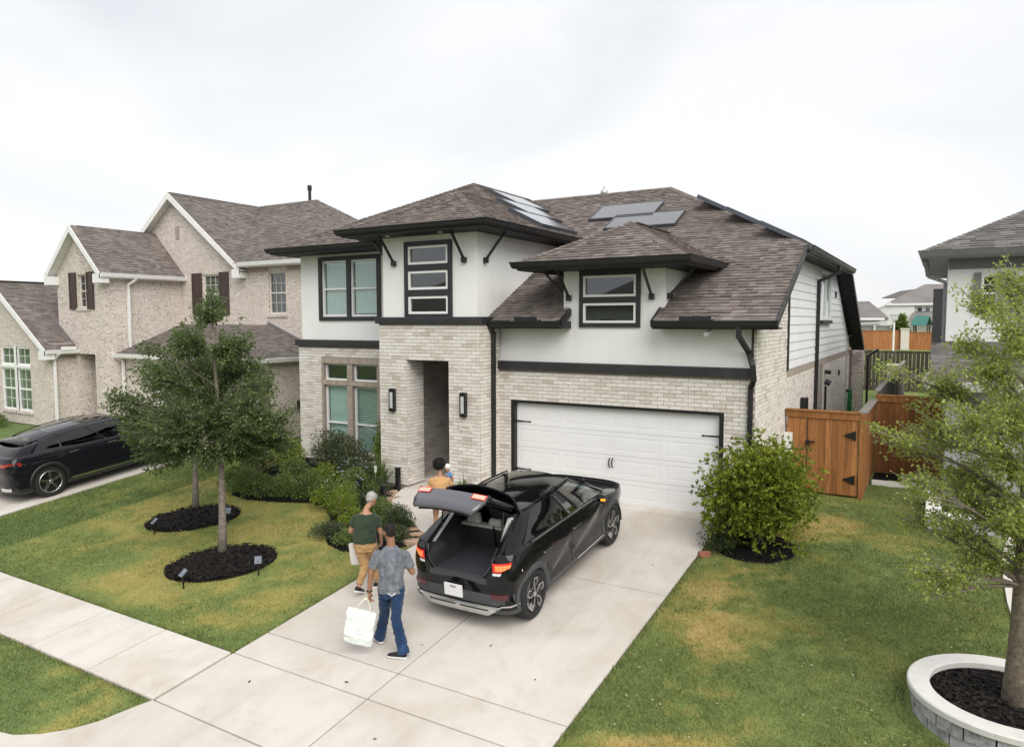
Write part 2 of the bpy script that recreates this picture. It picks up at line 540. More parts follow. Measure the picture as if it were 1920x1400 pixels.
# ================================================================== ground, paving, lawns
_L = RNG.random((256, 256))
def vnoise(x, y, s):
    x = np.asarray(x) / s + 100.3; y = np.asarray(y) / s + 57.7
    i = np.floor(x).astype(int); j = np.floor(y).astype(int)
    fx = x - i; fy = y - j
    fx = fx * fx * (3 - 2 * fx); fy = fy * fy * (3 - 2 * fy)
    g = lambda a, b: _L[a % 256, b % 256]
    return (g(i, j) * (1 - fx) + g(i + 1, j) * fx) * (1 - fy) + (g(i, j + 1) * (1 - fx) + g(i + 1, j + 1) * fx) * fy
def sstep(a, b, x):
    t = np.clip((x - a) / (b - a), 0, 1); return t * t * (3 - 2 * t)
def dryness(x, y):
    x = np.asarray(x, float); y = np.asarray(y, float)
    wx = x + .5 * (vnoise(x + 50, y, .8) - .5) + .25 * (vnoise(x, y + 9, .3) - .5); wy = y + .5 * (vnoise(x, y + 71, .8) - .5)
    n = .34 * vnoise(wx, wy * 1.5, 1.7) + .26 * vnoise(wx + 31, wy * 1.4, .62) + .22 * vnoise(wx + 7, wy, .25) + .18 * vnoise(x + 3, y, .10)
    left = .30 + .44 * sstep(.34, .70, n)
    nb = .10 + .28 * sstep(.48, .70, n)                         # neighbour's longer lawn beyond x = -8
    band = np.exp(-((wx - 5.85) / .62) ** 2) * sstep(-.6, 1.2, -y) + .85 * np.exp(-(((wx - 6.7) / .85) ** 2 + ((y - .6) / 1.7) ** 2))
    right = .24 + .58 * band * sstep(.34, .66, n) + .24 * sstep(.42, .70, n)
    strip = .18 + .50 * sstep(.42, .68, n)
    d = np.where(x < -8.1, nb, left)
    d = np.where((x >= -8.1) & (x < 2) & (y < -8.8), strip, d)
    d = np.where(x > 3, right, d)
    # trimmed edge beside the paving stays greener
    e = np.where(x < 2.5, np.clip((-.05 - x) / .5, 0, 1), 1) * np.where((x < 0), np.clip(np.abs(y + 7.64) / .5, 0, 1), 1)
    d = d * (.45 + .55 * e)
    return np.clip(d, 0, 1)

def grass_mat(name):
    m, n, b = mat_new(name)
    a = n.nodes.new('ShaderNodeAttribute'); a.attribute_name = 'dry'
    r = n.nodes.new('ShaderNodeAttribute'); r.attribute_name = 'rnd'
    p = pos(n)
    f = noise(n, 9, 4, .65, p)
    k = math_(n, 'ADD', a.outputs['Fac'], math_(n, 'ADD', math_(n, 'MULTIPLY', math_(n, 'SUBTRACT', f, .5), .35), math_(n, 'MULTIPLY', math_(n, 'SUBTRACT', r.outputs['Fac'], .5), .46)))
    col = ramp(n, k, [(0, (.105, .155, .050)), (.28, (.180, .230, .072)), (.55, (.280, .275, .085)), (.8, (.375, .310, .108)), (1, (.45, .345, .14))])
    n.links.new(col, b.inputs['Base Color'])
    setp(b, Roughness=.8, Specular_IOR_Level=.2)
    return m
M['grass'] = grass_mat('mown grass')

def make_ground():
    xs = np.concatenate([[-2500, -700, -200, -60, -30, -20], np.arange(-15.6, 12.1, .2), [14, 18, 26, 50, 150, 600, 2500]])
    ys = np.concatenate([[-300, -60, -20, -14, -12.5], np.arange(-12.3, 8.1, .2), [10, 13, 16, 20, 24, 30, 40, 70, 140, 400, 1200, 3500]])
    X, Y = np.meshgrid(xs, ys)
    Z = Tn(Y) - .02 + .012 * (vnoise(X, Y, .9) - .5)
    nx, ny = len(xs), len(ys)
    vv = np.stack([X.ravel(), Y.ravel(), Z.ravel()], 1)
    i = np.arange(nx * ny).reshape(ny, nx)
    f = np.stack([i[:-1, :-1].ravel(), i[:-1, 1:].ravel(), i[1:, 1:].ravel(), i[1:, :-1].ravel()], 1)
    me = bpy.data.meshes.new('ground')
    me.from_pydata(vv.tolist(), [], f.tolist())
    a = me.attributes.new('dry', 'FLOAT', 'POINT')
    a.data.foreach_set('value', dryness(X.ravel(), Y.ravel()).astype(np.float32))
    r = me.attributes.new('rnd', 'FLOAT', 'POINT')
    r.data.foreach_set('value', (.15 + .3 * RNG.random(nx * ny)).astype(np.float32))
    me.materials.append(M['grass'])
    me.polygons.foreach_set('use_smooth', [True] * len(me.polygons))
    return tag(put('ground', me), 'mown lawn ground around the houses', None, kind='structure')
make_ground()

# outlines of what is not lawn (x, y)
BED = [(-7.35, .45), (-7.3, -1.5), (-7.01, -2.09), (-6.3, -2.75), (-5.67, -2.86), (-4.75, -2.72), (-4.16, -2.42), (-3.38, -2.54), (-2.72, -3.05), (-2.33, -3.62),
       (-1.76, -4.10), (-1.25, -4.25), (-.6, -4.05), (-.07, -3.4), (-.07, -3.0), (-.5, -2.86), (-.95, -2.5), (-1.41, -2.36), (-1.98, -1.98), (-2.33, -1.56), (-2.62, -.99), (-2.7, -.8), (-3.2, -.8), (-3.2, .45)]
PATH = [(-.07, -3.05), (-.5, -2.84), (-.95, -2.48), (-1.41, -2.33), (-1.95, -1.95), (-2.28, -1.54), (-2.45, -.99), (-2.45, 1.4), (-1.1, 1.4), (-1.1, -.86), (-.31, -.86), (-.07, -.86)]
def ellipse_pts(cx, cy, rx, ry, ang, n=28):
    return [(cx + rx * math.cos(t) * math.cos(ang) - ry * math.sin(t) * math.sin(ang), cy + rx * math.cos(t) * math.sin(ang) + ry * math.sin(t) * math.cos(ang)) for t in [2 * math.pi * k / n for k in range(n)]]
RING1 = ellipse_pts(-3.0, -5.58, 1.0, .78, R(38))
RING2 = ellipse_pts(-5.72, -4.22, 1.0, .76, R(38))
BUSHBED = ellipse_pts(5.72, -1.12, .70, .66, 0)
PLANTER = ellipse_pts(9.25, -4.72, 1.02, .98, 0, 48)
APRON_L = [(-.09, -8.88), (-.18, -9.1), (-.30, -9.45), (-.48, -9.71), (-.72, -9.92), (-1.01, -10.08), (-1.6, -10.2), (-3.0, -10.25)]
def inpoly(x, y, poly):
    x = np.asarray(x); y = np.asarray(y); c = np.zeros(x.shape, bool)
    n = len(poly)
    for i in range(n):
        x0, y0 = poly[i]; x1, y1 = poly[(i + 1) % n]
        k = ((y0 > y) != (y1 > y)) & (x < (x1 - x0) * (y - y0) / (y1 - y0 + 1e-12) + x0)
        c ^= k
    return c
def is_lawn(x, y):
    k = np.ones(x.shape, bool)
    k &= ~((x > -.09) & (x < 4.95) & (y < .2))                          # driveway
    k &= ~((y < -7.62) & (y > -8.88) & (x < 0))                         # sidewalk
    ap = APRON_L + [(-3, -13), (5, -13), (5, -8.88)]
    k &= ~inpoly(x, y, ap)
    k &= ~((y < -10.24) & (x < 0)) 
    k &= ~((x < -10.4) & (x > -16.2) & (y > -11))                       # neighbour's driveway
    k &= ~inpoly(x, y, BED) & ~inpoly(x, y, PATH) & ~inpoly(x, y, RING1) & ~inpoly(x, y, RING2) & ~inpoly(x, y, BUSHBED) & ~inpoly(x, y, PLANTER)
    k &= ~((x > -7.4) & (x < 5.45) & (y > -.3))                         # house
    k &= ~((x < -9.9) & (y > 1.4))
    k &= ~((x > 8.3) & (y > 1.3))
    k &= ~((x > 7.05) & (y > 4.9))
    k &= ~((x > 9.45) & (y > -3.2) & (y < 2.4))
    return k
def grass_blades(n, x0, x1, y0, y1, h0, h1, wd, name, label, extra=None):
    x = RNG.uniform(x0, x1, n); y = RNG.uniform(y0, y1, n)
    k = is_lawn(x, y)
    # only where the camera could look
    dx = x - CAM[0]; dy = y - CAM[1]
    fw = -math.sin(YAW) * dx + math.cos(YAW) * dy; rt = math.cos(YAW) * dx + math.sin(YAW) * dy
    k &= (fw > 3) & (np.abs(rt) < fw * .82 + 1.0)
    if extra is not None: k &= extra(x, y)
    x, y = x[k], y[k]; n = len(x)
    d = dryness(x, y)
    ht = RNG.uniform(h0, h1, n) * np.where(x < -8.1, 1.35, 1.0) * (1.05 - .35 * d) * (1 + .8 * (RNG.random(n) < .06)) * (.7 + .6 * vnoise(x, y, .18))
    a = RNG.uniform(0, 2 * math.pi, n)
    lean = RNG.normal(0, .55, (n, 2)) * ht[:, None]
    wv = np.stack([np.cos(a), np.sin(a)], 1) * (wd * RNG.uniform(.6, 1.3, n))[:, None]
    zb = Tn(y) - .022
    P = np.zeros((n, 3, 3))
    P[:, 0, 0] = x - wv[:, 0]; P[:, 0, 1] = y - wv[:, 1]; P[:, 0, 2] = zb
    P[:, 1, 0] = x + wv[:, 0]; P[:, 1, 1] = y + wv[:, 1]; P[:, 1, 2] = zb
    P[:, 2, 0] = x + lean[:, 0]; P[:, 2, 1] = y + lean[:, 1]; P[:, 2, 2] = zb + ht
    return tri_soup(name, P, M['grass'], label, dict(dry=d, rnd=RNG.random(n)))
def tri_soup(name, P, mat, label=None, attrs=None, per=3):
    "P: (n, per, 3) separate polygons, per-face attributes"
    n = len(P)
    me = bpy.data.meshes.new(name)
    me.vertices.add(n * per); me.loops.add(n * per); me.polygons.add(n)
    me.vertices.foreach_set('co', P.reshape(-1).astype(np.float32))
    me.loops.foreach_set('vertex_index', np.arange(n * per, dtype=np.int32))
    me.polygons.foreach_set('loop_start', np.arange(0, n * per, per, dtype=np.int32))
    me.polygons.foreach_set('loop_total', np.full(n, per, np.int32))
    for k, v in (attrs or {}).items():
        a = me.attributes.new(k, 'FLOAT', 'FACE'); a.data.foreach_set('value', np.asarray(v, np.float32))
    me.update(calc_edges=True)
    me.materials.append(mat)
    o = put(name, me)
    if label: tag(o, label, None, kind='stuff')
    return o
grass_blades(520000, -15, -.05, -12.2, .4, .018, .042, .0065, 'lawn_grass', 'short yellow-green grass of the lawns beside the driveway and sidewalk')
grass_blades(560000, 4.93, 10.5, -9.5, 5.0, .016, .040, .0050, 'side_yard_grass', 'short green grass of the side lawn between driveway and cedar gate')
# blades hanging over the paving edges
def edge_tufts():
    pts = []
    for k in range(5200):
        t = random.random(); s = random.random()
        if s < .36: pts.append((random.gauss(4.96, .025), -8.8 * t + .0))
        elif s < .62: pts.append((random.gauss(-.10, .02), -3.3 - 4.3 * t))
        elif s < .86: pts.append((-.1 - 8.5 * t, random.gauss(-7.61, .02)))
        else: pts.append((-.2 - 6 * t, random.gauss(-8.90, .02)))
    p = np.array(pts); n = len(p)
    ht = RNG.uniform(.03, .07, n); a = RNG.uniform(0, 6.28, n)
    wv = np.stack([np.cos(a), np.sin(a)], 1) * .006; ln = RNG.normal(0, .5, (n, 2)) * ht[:, None]
    zb = Tn(p[:, 1]) - .01
    P = np.zeros((n, 3, 3))
    P[:, 0, :2] = p - wv; P[:, 1, :2] = p + wv; P[:, 2, :2] = p + ln
    P[:, 0, 2] = zb; P[:, 1, 2] = zb; P[:, 2, 2] = zb + ht
    tri_soup('edge_grass', P, M['grass'], 'grass fringe hanging over the paving edges', dict(dry=RNG.uniform(0, .5, n), rnd=RNG.random(n)))
edge_tufts()

def slab_poly(parent, poly, top=.03, th=.08, mat='concrete', name='slab'):
    m = MB()
    lo = [(x, y, T(y) + top - th) for x, y in poly]; hi = [(x, y, T(y) + top) for x, y in poly]
    b = len(m.v); n = len(poly)
    for p in lo + hi: m.vert(p)
    m.f.append([b + i for i in range(n)][::-1]); m.f.append([b + n + i for i in range(n)])
    for i in range(n):
        j = (i + 1) % n; m.f.append([b + i, b + j, b + n + j, b + n + i])
    m.r = [0] * len(m.f)
    return bevel(m.build(name, M[mat], parent), .008, 2)
def rect(x0, x1, y0, y1): return [(x0, y0), (x1, y0), (x1, y1), (x0, y1)]
def base_sheet(name, polys, z, mat, label):
    m = MB()
    for p in polys: m.face([(x, y, T(y) + z) for x, y in p])
    return tag(m.build(name, M[mat]), label, None, kind='structure')
G = .011
dw = base_sheet('driveway', [rect(-.06, 4.93, -8.9, -.02), rect(-.06, 4.93, -.02, .2)], -.003, 'joint', 'concrete driveway leading up to the garage door')
for x0, x1 in ((-.07, 2.44), (2.44, 4.93)):
    for y0, y1 in ((-3.56, -.30), (-7.04, -3.56), (-7.65, -7.04), (-8.87, -7.65)):
        slab_poly(dw, rect(x0 + G, x1 - G, y0 + G, y1 - G))
slab_poly(dw, rect(-.07, 4.93, -.29, .22), mat='concrete')
ap = base_sheet('driveway_apron', [[(-.1, -8.88), (4.95, -8.88), (4.95, -12.4), (-3.2, -12.4), (-3.2, -10.3), (-1.01, -10.08), (-.4, -9.6)]], -.004, 'joint', 'flared concrete driveway apron at the street')
slab_poly(ap, [(2.44 - G, -8.885), (2.44 - G, -12.4), (-3.1, -12.4)] + APRON_L[::-1][0:], .03)
slab_poly(ap, [(2.44 + G, -8.885), (2.44 + G, -12.4), (6.0, -12.4), (5.6, -10.2), (4.95, -8.885)][::-1], .03)
sw = base_sheet('sidewalk', [rect(-16, -.1, -8.87, -7.65)], -.003, 'joint', 'pale concrete sidewalk crossing the front lawn')
xj = [-.10, -1.62, -3.14, -4.66, -6.18, -7.70, -9.22, -10.74, -12.26]
for a, b in zip(xj, xj[1:]):
    slab_poly(sw, rect(b + G, a - G, -8.86, -7.66), .03, mat='concrete_walk')
pt = base_sheet('front_path', [PATH], -.003, 'joint', 'curved concrete path from driveway to the porch')
def cut_poly(poly, a, b, c):
    "part of polygon where a*x+b*y<c"
    out = []
    n = len(poly)
    for i in range(n):
        p, q = poly[i], poly[(i + 1) % n]
        dp = a * p[0] + b * p[1] - c; dq = a * q[0] + b * q[1] - c
        if dp <= 0: out.append(p)
        if dp * dq < 0:
            t = dp / (dp - dq); out.append((p[0] + t * (q[0] - p[0]), p[1] + t * (q[1] - p[1])))
    return out
c1 = (.77, -.64)
P1 = cut_poly(PATH, -c1[0], -c1[1], -.62 - .0); P2 = cut_poly(cut_poly(PATH, c1[0], c1[1], .605), 0, -1, .86 - .0); P3 = cut_poly(PATH, 0, -1, .85)
P2 = cut_poly(cut_poly(PATH, c1[0], c1[1], .605), 0, 1, -.87)
P3 = cut_poly(PATH, 0, -1, .855)
for q in (P1, P2, P3):
    if len(q) > 2: slab_poly(pt, q, .035, mat='concrete')
nd = base_sheet('neighbour_driveway', [rect(-16.2, -10.4, -11, -3.2), rect(-16.2, -10.4, -3.2, -.02), rect(-16.2, -10.4, -.02, 1.6)], -.003, 'joint', 'neighbour concrete driveway under the parked dark car')
for y0, y1 in ((-10.8, -7.0), (-7.0, -3.4), (-3.4, -.02), (-.02, 1.55)):
    for x0, x1 in ((-16.1, -13.3), (-13.3, -10.4)):
        slab_poly(nd, rect(x0 + G, x1 - G, y0 + G, y1 - G), .03)

# mulch beds
def mulch_bed(name, poly, label, chips=900, sz=.035, hump=.05):
    cx = sum(p[0] for p in poly) / len(poly); cy = sum(p[1] for p in poly) / len(poly)
    o = thing(name, label, 'mulch bed', (cx, cy, T(cy)))
    m = MB()
    rings = []
    for s, h in ((1.0, -.02), (.985, .012), (.9, .03), (.6, .03 + hump * .7), (.25, .03 + hump)):
        rings.append([(cx + (x - cx) * s, cy + (y - cy) * s, T(cy + (y - cy) * s) + h) for x, y in poly])
    for a, b in zip(rings, rings[1:]):
        n = len(a)
        for k in range(n): m.face([a[k], a[(k + 1) % n], b[(k + 1) % n], b[k]])
    m.face(rings[-1])
    m.build('soil', M['mulch'], o)
    xs = [p[0] for p in poly]; ys = [p[1] for p in poly]
    n = chips * 3
    x = RNG.uniform(min(xs), max(xs), n); y = RNG.uniform(min(ys), max(ys), n)
    k = inpoly(x, y, poly); x, y = x[k][:chips], y[k][:chips]; n = len(x)
    rr = np.hypot(x - cx, y - cy) / (np.hypot(max(xs) - cx, max(ys) - cy) * .75)
    z = Tn(y) + .03 + hump * np.clip(1 - rr, 0, 1) + RNG.uniform(0, .02, n)
    P = np.zeros((n, 4, 3))
    a = RNG.uniform(0, 6.28, n); l = sz * RNG.uniform(.5, 1.6, n); wd = l * RNG.uniform(.25, .5, n)
    tl = RNG.normal(0, .35, n)
    for q, (su, sv) in enumerate(((-1, -1), (1, -1), (1, 1), (-1, 1))):
        P[:, q, 0] = x + su * l * np.cos(a) - sv * wd * np.sin(a); P[:, q, 1] = y + su * l * np.sin(a) + sv * wd * np.cos(a); P[:, q, 2] = z + su * l * tl
    c = tri_soup('wood_chips', P, M['mulch_chip'], None, dict(rnd=RNG.random(n)), 4)
    adopt(c, o); c['kind'] = 'stuff'
    return o
mulch_bed('mulch_ring', RING1, 'black mulch ring around the front lawn tree trunk nearer the sidewalk', 1500)
mulch_bed('mulch_ring', RING2, 'black mulch ring around the slim tree trunk farther from the sidewalk', 1300)

# ================================================================== walls, bricks, shingles, windows
def wall_panel(m, O, u, v, n, Wd, Ht, holes=(), depth=.12):
    "front faces of a wall with rectangular openings and their reveals (holes: u0,u1,v0,v1)"
    O, u, v, n = (np.asarray(a, float) for a in (O, u, v, n))
    us = sorted({0, Wd, *[h[0] for h in holes], *[h[1] for h in holes]}); vs_ = sorted({0, Ht, *[h[2] for h in holes], *[h[3] for h in holes]})
    us = [a for a in us if 0 <= a <= Wd]; vs_ = [a for a in vs_ if 0 <= a <= Ht]
    Pt = lambda a, b, c=0: O + a * u + b * v + c * n
    for a, b in zip(us, us[1:]):
        for c, d in zip(vs_, vs_[1:]):
            mu, mv = (a + b) / 2, (c + d) / 2
            if any(h[0] < mu < h[1] and h[2] < mv < h[3] for h in holes): continue
            m.face([Pt(a, c), Pt(b, c), Pt(b, d), Pt(a, d)])
    for h in holes:
        q = [(h[0], h[2]), (h[1], h[2]), (h[1], h[3]), (h[0], h[3])]
        for k in range(4):
            p0, p1 = q[k], q[(k + 1) % 4]
            m.face([Pt(*p0), Pt(*p1), Pt(*p1, -depth), Pt(*p0, -depth)])

BL, BH, BG = .254, .081, .010
def brick_items(O, u, v, n, Wd, Ht, holes=(), clip=None, proud=.009, phase=0.0, L=BL, H=BH, gap=BG):
    "running bond; items are (matrix for the unit cube, nearness)"
    O, u, v, n = (np.asarray(a, float) for a in (O, u, v, n))
    items = []
    rows = int(Ht / H + 1e-6)
    for r in range(rows):
        v0 = r * H; v1 = v0 + H; mid = (v0 + v1) / 2
        segs = [(0, Wd)]
        for h in holes:
            if h[2] < mid < h[3]:
                ns = []
                for a, b in segs:
                    if h[1] <= a or h[0] >= b: ns.append((a, b)); continue
                    if h[0] > a: ns.append((a, h[0]))
                    if h[1] < b: ns.append((h[1], b))
                segs = ns
        if clip:
            c = clip(mid); 
            if c is None: continue
            segs = [(max(a, c[0]), min(b, c[1])) for a, b in segs]
        for a, b in segs:
            if b - a < .03: continue
            x = math.floor((a - phase) / L) * L + phase - (L / 2 if r % 2 else 0)
            while x < b:
                x0, x1 = max(x, a), min(x + L, b)
                x += L
                if x1 - x0 < .035: continue
                j = random.uniform(-.0025, .0035)
                c = O + (x0 + x1) / 2 * u + mid * v + (proud / 2 - .02 + j) * n
                mtx = Matrix.Identity(4)
                sc = (x1 - x0 - gap, H - gap, proud + .04)
                for i in range(3):
                    mtx[i][0] = u[i] * sc[0]; mtx[i][1] = v[i] * sc[1]; mtx[i][2] = n[i] * sc[2]; mtx[i][3] = c[i]
                items.append((mtx, sc[0] * sc[1] * abs((c - CAMV) @ n) / np.linalg.norm(c - CAMV) ** 3))
    return items
_m = MB(); _m.box(-.5, .5, -.5, .5, -.5, .5)
UNIT = {}
def unit_mesh(mat, kind='box'):
    k = (mat, kind)
    if k not in UNIT:
        if kind == 'box':
            a = MB(); a.box(-.5, .5, -.5, .5, -.5, .5); UNIT[k] = a.mesh('unit piece', M[mat])
        else:
            a = MB()                                           # shingle tab: thick lower edge, thin upper edge
            a.hexa([(-.5, 0, -.3), (.5, 0, -.3), (.5, 1, -.3), (-.5, 1, -.3), (-.5, 0, 1), (.5, 0, 1), (.5, 1, .12), (-.5, 1, .12)])
            UNIT[k] = a.mesh('unit tab', M[mat])
    return UNIT[k]
def place_pieces(parent, name, items, mat, nmax=300, kind='box', rest_name=None):
    items = sorted(items, key=lambda t: -t[1])
    inv = wm(parent).inverted()
    me = unit_mesh(mat, kind)
    for mtx, _ in items[:nmax]:
        o = bpy.data.objects.new(name, me); COL.objects.link(o)
        o.parent = parent; o.matrix_parent_inverse = inv; o.matrix_basis = mtx
    rest = items[nmax:]
    if rest:
        base = np.array([v.co[:] for v in me.vertices]); fc = [list(p.vertices) for p in me.polygons]
        nb = len(base); vs_ = []; fs = []; rs = []
        for i, (mtx, _) in enumerate(rest):
            A = np.array(mtx)
            vs_.append(base @ A[:3, :3].T + A[:3, 3])
            fs += [[a + i * nb for a in f] for f in fc]; rs += [random.random()] * len(fc)
        m2 = bpy.data.meshes.new(rest_name or name)
        m2.from_pydata(np.concatenate(vs_).tolist(), [], fs)
        a = m2.attributes.new('rnd', 'FLOAT', 'FACE'); a.data.foreach_set('value', np.array(rs, np.float32))
        m2.materials.append(M[mat]); m2.update()
        o = put(rest_name or (name + '_courses'), m2, parent); o['kind'] = 'stuff'

def clipspan(poly, v):
    xs = []
    n = len(poly)
    for i in range(n):
        (x0, y0), (x1, y1) = poly[i], poly[(i + 1) % n]
        if (y0 - v) * (y1 - v) < 0: xs.append(x0 + (v - y0) / (y1 - y0) * (x1 - x0))
    xs.sort()
    return [(xs[i], xs[i + 1]) for i in range(0, len(xs) - 1, 2)]
def shingle_items(poly3, h, ex=.143, wmin=.11, wmax=.22, thick=(.012, .026)):
    "poly3: planar roof polygon; h: horizontal unit vector along the eave. Returns rectangle items and cut tabs"
    P = [np.asarray(p, float) for p in poly3]; h = np.asarray(h, float)
    nrm = np.zeros(3)
    for i in range(len(P)): nrm += np.cross(P[i] - P[0], P[(i + 1) % len(P)] - P[0])
    nrm /= np.linalg.norm(nrm)
    if nrm[2] < 0: nrm = -nrm
    s = np.cross(nrm, h); s /= np.linalg.norm(s)
    if s[2] < 0: s = -s
    O = min(P, key=lambda p: p @ s)
    p2 = [((p - O) @ h, (p - O) @ s) for p in P]
    top = max(b for a, b in p2)
    items, cut = [], []
    r = 0
    v = 0.0
    while v < top - .02:
        v1 = min(v + ex, top)
        spb = clipspan(p2, v + 1e-4); spt = clipspan(p2, v1 - 1e-4)
        for k in range(max(len(spb), len(spt))):
            b = spb[k] if k < len(spb) else spt[k]; t = spt[k] if k < len(spt) else ((b[0] + b[1]) / 2,) * 2
            lo, hi = min(b[0], t[0]), max(b[1], t[1])
            x = lo - random.uniform(0, .3)
            while x < hi:
                wd = random.uniform(wmin, wmax)
                x0, x1 = x, x + wd
                x += wd
                th = random.uniform(*thick)
                tt = random.random()
                if tt < .45: th += .010
                a0, a1 = max(x0, b[0]), min(x1, b[1]); c0, c1 = max(x0, t[0]), min(x1, t[1])
                if a1 - a0 < .01 and c1 - c0 < .01: continue
                if a1 < a0: a0 = a1 = min(max((a0 + a1) / 2, b[0]), b[1])
                if c1 < c0: c0 = c1 = min(max((c0 + c1) / 2, t[0]), t[1])
                full = abs(a0 - x0) < 1e-6 and abs(a1 - x1) < 1e-6 and abs(c0 - x0) < 1e-6 and abs(c1 - x1) < 1e-6
                c = O + (x0 + x1) / 2 * h + v * s
                near = wd * ex * abs((CAMV - c) @ nrm) / np.linalg.norm(c - CAMV) ** 3
                if full:
                    mtx = Matrix.Identity(4)
                    for i in range(3):
                        mtx[i][0] = h[i] * (wd - .004); mtx[i][1] = s[i] * (ex + .02); mtx[i][2] = nrm[i] * th; mtx[i][3] = c[i]
                    items.append((mtx, near))
                else:
                    q = lambda a, bb, cc: O + a * h + bb * s + cc * nrm
                    cut.append([q(a0, v, -.004), q(a1, v, -.004), q(c1, v1, -.004), q(c0, v1, -.004), q(a0, v, th), q(a1, v, th), q(c1, v1, .002), q(c0, v1, .002)])
        v = v1; r += 1
    return items, cut
def shingles(parent, slopes, mat, nmax=300, **k):
    "slopes: list of (polygon, eave direction)"
    it, ct = [], []
    for poly, h in slopes:
        a, b = shingle_items(poly, h, **k); it += a; ct += b
    place_pieces(parent, 'shingle', it, mat, nmax, 'tab', 'shingle_courses')
    m = MB()
    for c in ct:
        m.rc = random.random(); m.hexa(c)
    if ct:
        o = m.build('cut_shingles', M[mat], parent, attr=True); o['kind'] = 'stuff'
def roof_base(parent_or_none, slopes, mat, th=.03, name='roof', parent=None):
    m = MB()
    for poly, h in slopes: m.face(poly)
    o = m.build(name, M[mat], parent)
    return o
def caps(parent, lines, mat, wd=.16, step=.16, th=.02, name='ridge_cap'):
    "overlapping cap shingles along hips and ridges: (a, b, side1, side2): side vectors run down each slope"
    for a, b, s1, s2 in lines:
        a, b, s1, s2 = (np.asarray(q, float) for q in (a, b, s1, s2))
        L = np.linalg.norm(b - a); d = (b - a) / L
        s1 = s1 / np.linalg.norm(s1); s2 = s2 / np.linalg.norm(s2)
        up = -(s1 + s2); up = up - d * (up @ d); up = up / np.linalg.norm(up)
        m = MB()
        k = 0.0
        while k < L:
            e = min(k + step * 1.12, L)
            m.rc = random.random()
            p0 = a + d * k + up * (th + .012); p1 = a + d * e + up * (th * .35 + .008)
            for sv in (s1, s2):
                m.face([p0, p1, p1 + sv * wd, p0 + sv * wd])
            m.face([p0 + s1 * wd, p0, p0 - up * .02, p0 + s1 * wd - up * .02]); m.face([p0, p0 + s2 * wd, p0 + s2 * wd - up * .02, p0 - up * .02])
            k += step
        o = m.build(name, M[mat], parent, attr=True)
GUT = [(-.02, -.13), (.07, -.13), (.10, -.09), (.115, -.02), (.135, 0), (.125, .008), (.105, .006), (.09, -.02), (.075, -.09), (-.02, -.095)]
def gutter(parent, path, mat='black_trim', name='gutter', prof=GUT):
    m = MB(); m.sweep(prof, path); return m.build(name, M[mat], parent)

def window(parent, O, u, n, u0, u1, z0, z1, fr=.05, rails=(), mull=(), glass='glass', blind=None, depth=.05, frame_mat='white_vinyl', tilt=.35, back='dark_int', muntin=None, name='window'):
    "a window set in the plane O/u with outward normal n; origin of depth is the wall face"
    O, u, n = (np.asarray(a, float) for a in (O, u, n)); v = V(0, 0, 1)
    f = MB()
    d0, d1 = -depth - .03, -depth + .03
    f.obox(O, u, v, n, u0, u0 + fr, z0, z1, d0, d1); f.obox(O, u, v, n, u1 - fr, u1, z0, z1, d0, d1)
    f.obox(O, u, v, n, u0 + fr, u1 - fr, z0, z0 + fr, d0, d1); f.obox(O, u, v, n, u0 + fr, u1 - fr, z1 - fr, z1, d0, d1)
    for r_ in rails: f.obox(O, u, v, n, u0 + fr, u1 - fr, r_ - fr * .45, r_ + fr * .45, d0 + .004, d1 - .004)
    for r_ in mull: f.obox(O, u, v, n, r_ - fr * .5, r_ + fr * .5, z0 + fr, z1 - fr, d0 + .004, d1 - .004)
    if muntin:
        for a in np.linspace(u0 + fr, u1 - fr, muntin[0] + 1)[1:-1]: f.obox(O, u, v, n, a - .008, a + .008, z0 + fr, z1 - fr, -depth - .012, -depth + .002)
        for a in np.linspace(z0 + fr, z1 - fr, muntin[1] + 1)[1:-1]: f.obox(O, u, v, n, u0 + fr, u1 - fr, a - .008, a + .008, -depth - .012, -depth + .002)
    w_ = f.build(name, M[frame_mat], parent)
    ed = [z0 + fr] + sorted(rails) + [z1 - fr]
    for a, b in zip(ed, ed[1:]):
        g = MB()
        eu = [u0 + fr] + sorted(mull) + [u1 - fr]
        for c, d in zip(eu, eu[1:]):
            g = MB()
            g.obox(O, u, v, n, c, d, a, b, -depth - .020, -depth - .014)
            g.build('pane', M[glass], w_)
    k = MB(); k.obox(O, u, v, n, u0 + .01, u1 - .01, z0 + .01, z1 - .01, -depth - .42, -depth - .40)
    k.obox(O, u, v, n, u0 + .005, u0 + .015, z0, z1, -depth - .40, -depth - .03); k.obox(O, u, v, n, u1 - .015, u1 - .005, z0, z1, -depth - .40, -depth - .03)
    k.build('room_shade', M[back], w_)
    if blind:
        for (c, d) in blind:
            b_ = MB()
            z = d
            while z > c:
                dz = .044 * math.sin(tilt); dn = .044 * math.cos(tilt)
                a0 = O + u * (u0 + fr + .01) + v * z - n * (depth + .07); a1 = O + u * (u1 - fr - .01) + v * z - n * (depth + .07)
                b_.hexa([a0, a1, a1 - v * dz - n * -dn, a0 - v * dz - n * -dn, a0 + v * .003, a1 + v * .003, a1 - v * dz + n * dn + v * .003, a0 - v * dz + n * dn + v * .003])
                z -= .048
            b_.obox(O, u, v, n, u0 + fr, u1 - fr, d, d + .05, -depth - .10, -depth - .04)
            b_.build('blind', M['blind'], w_)
    return w_

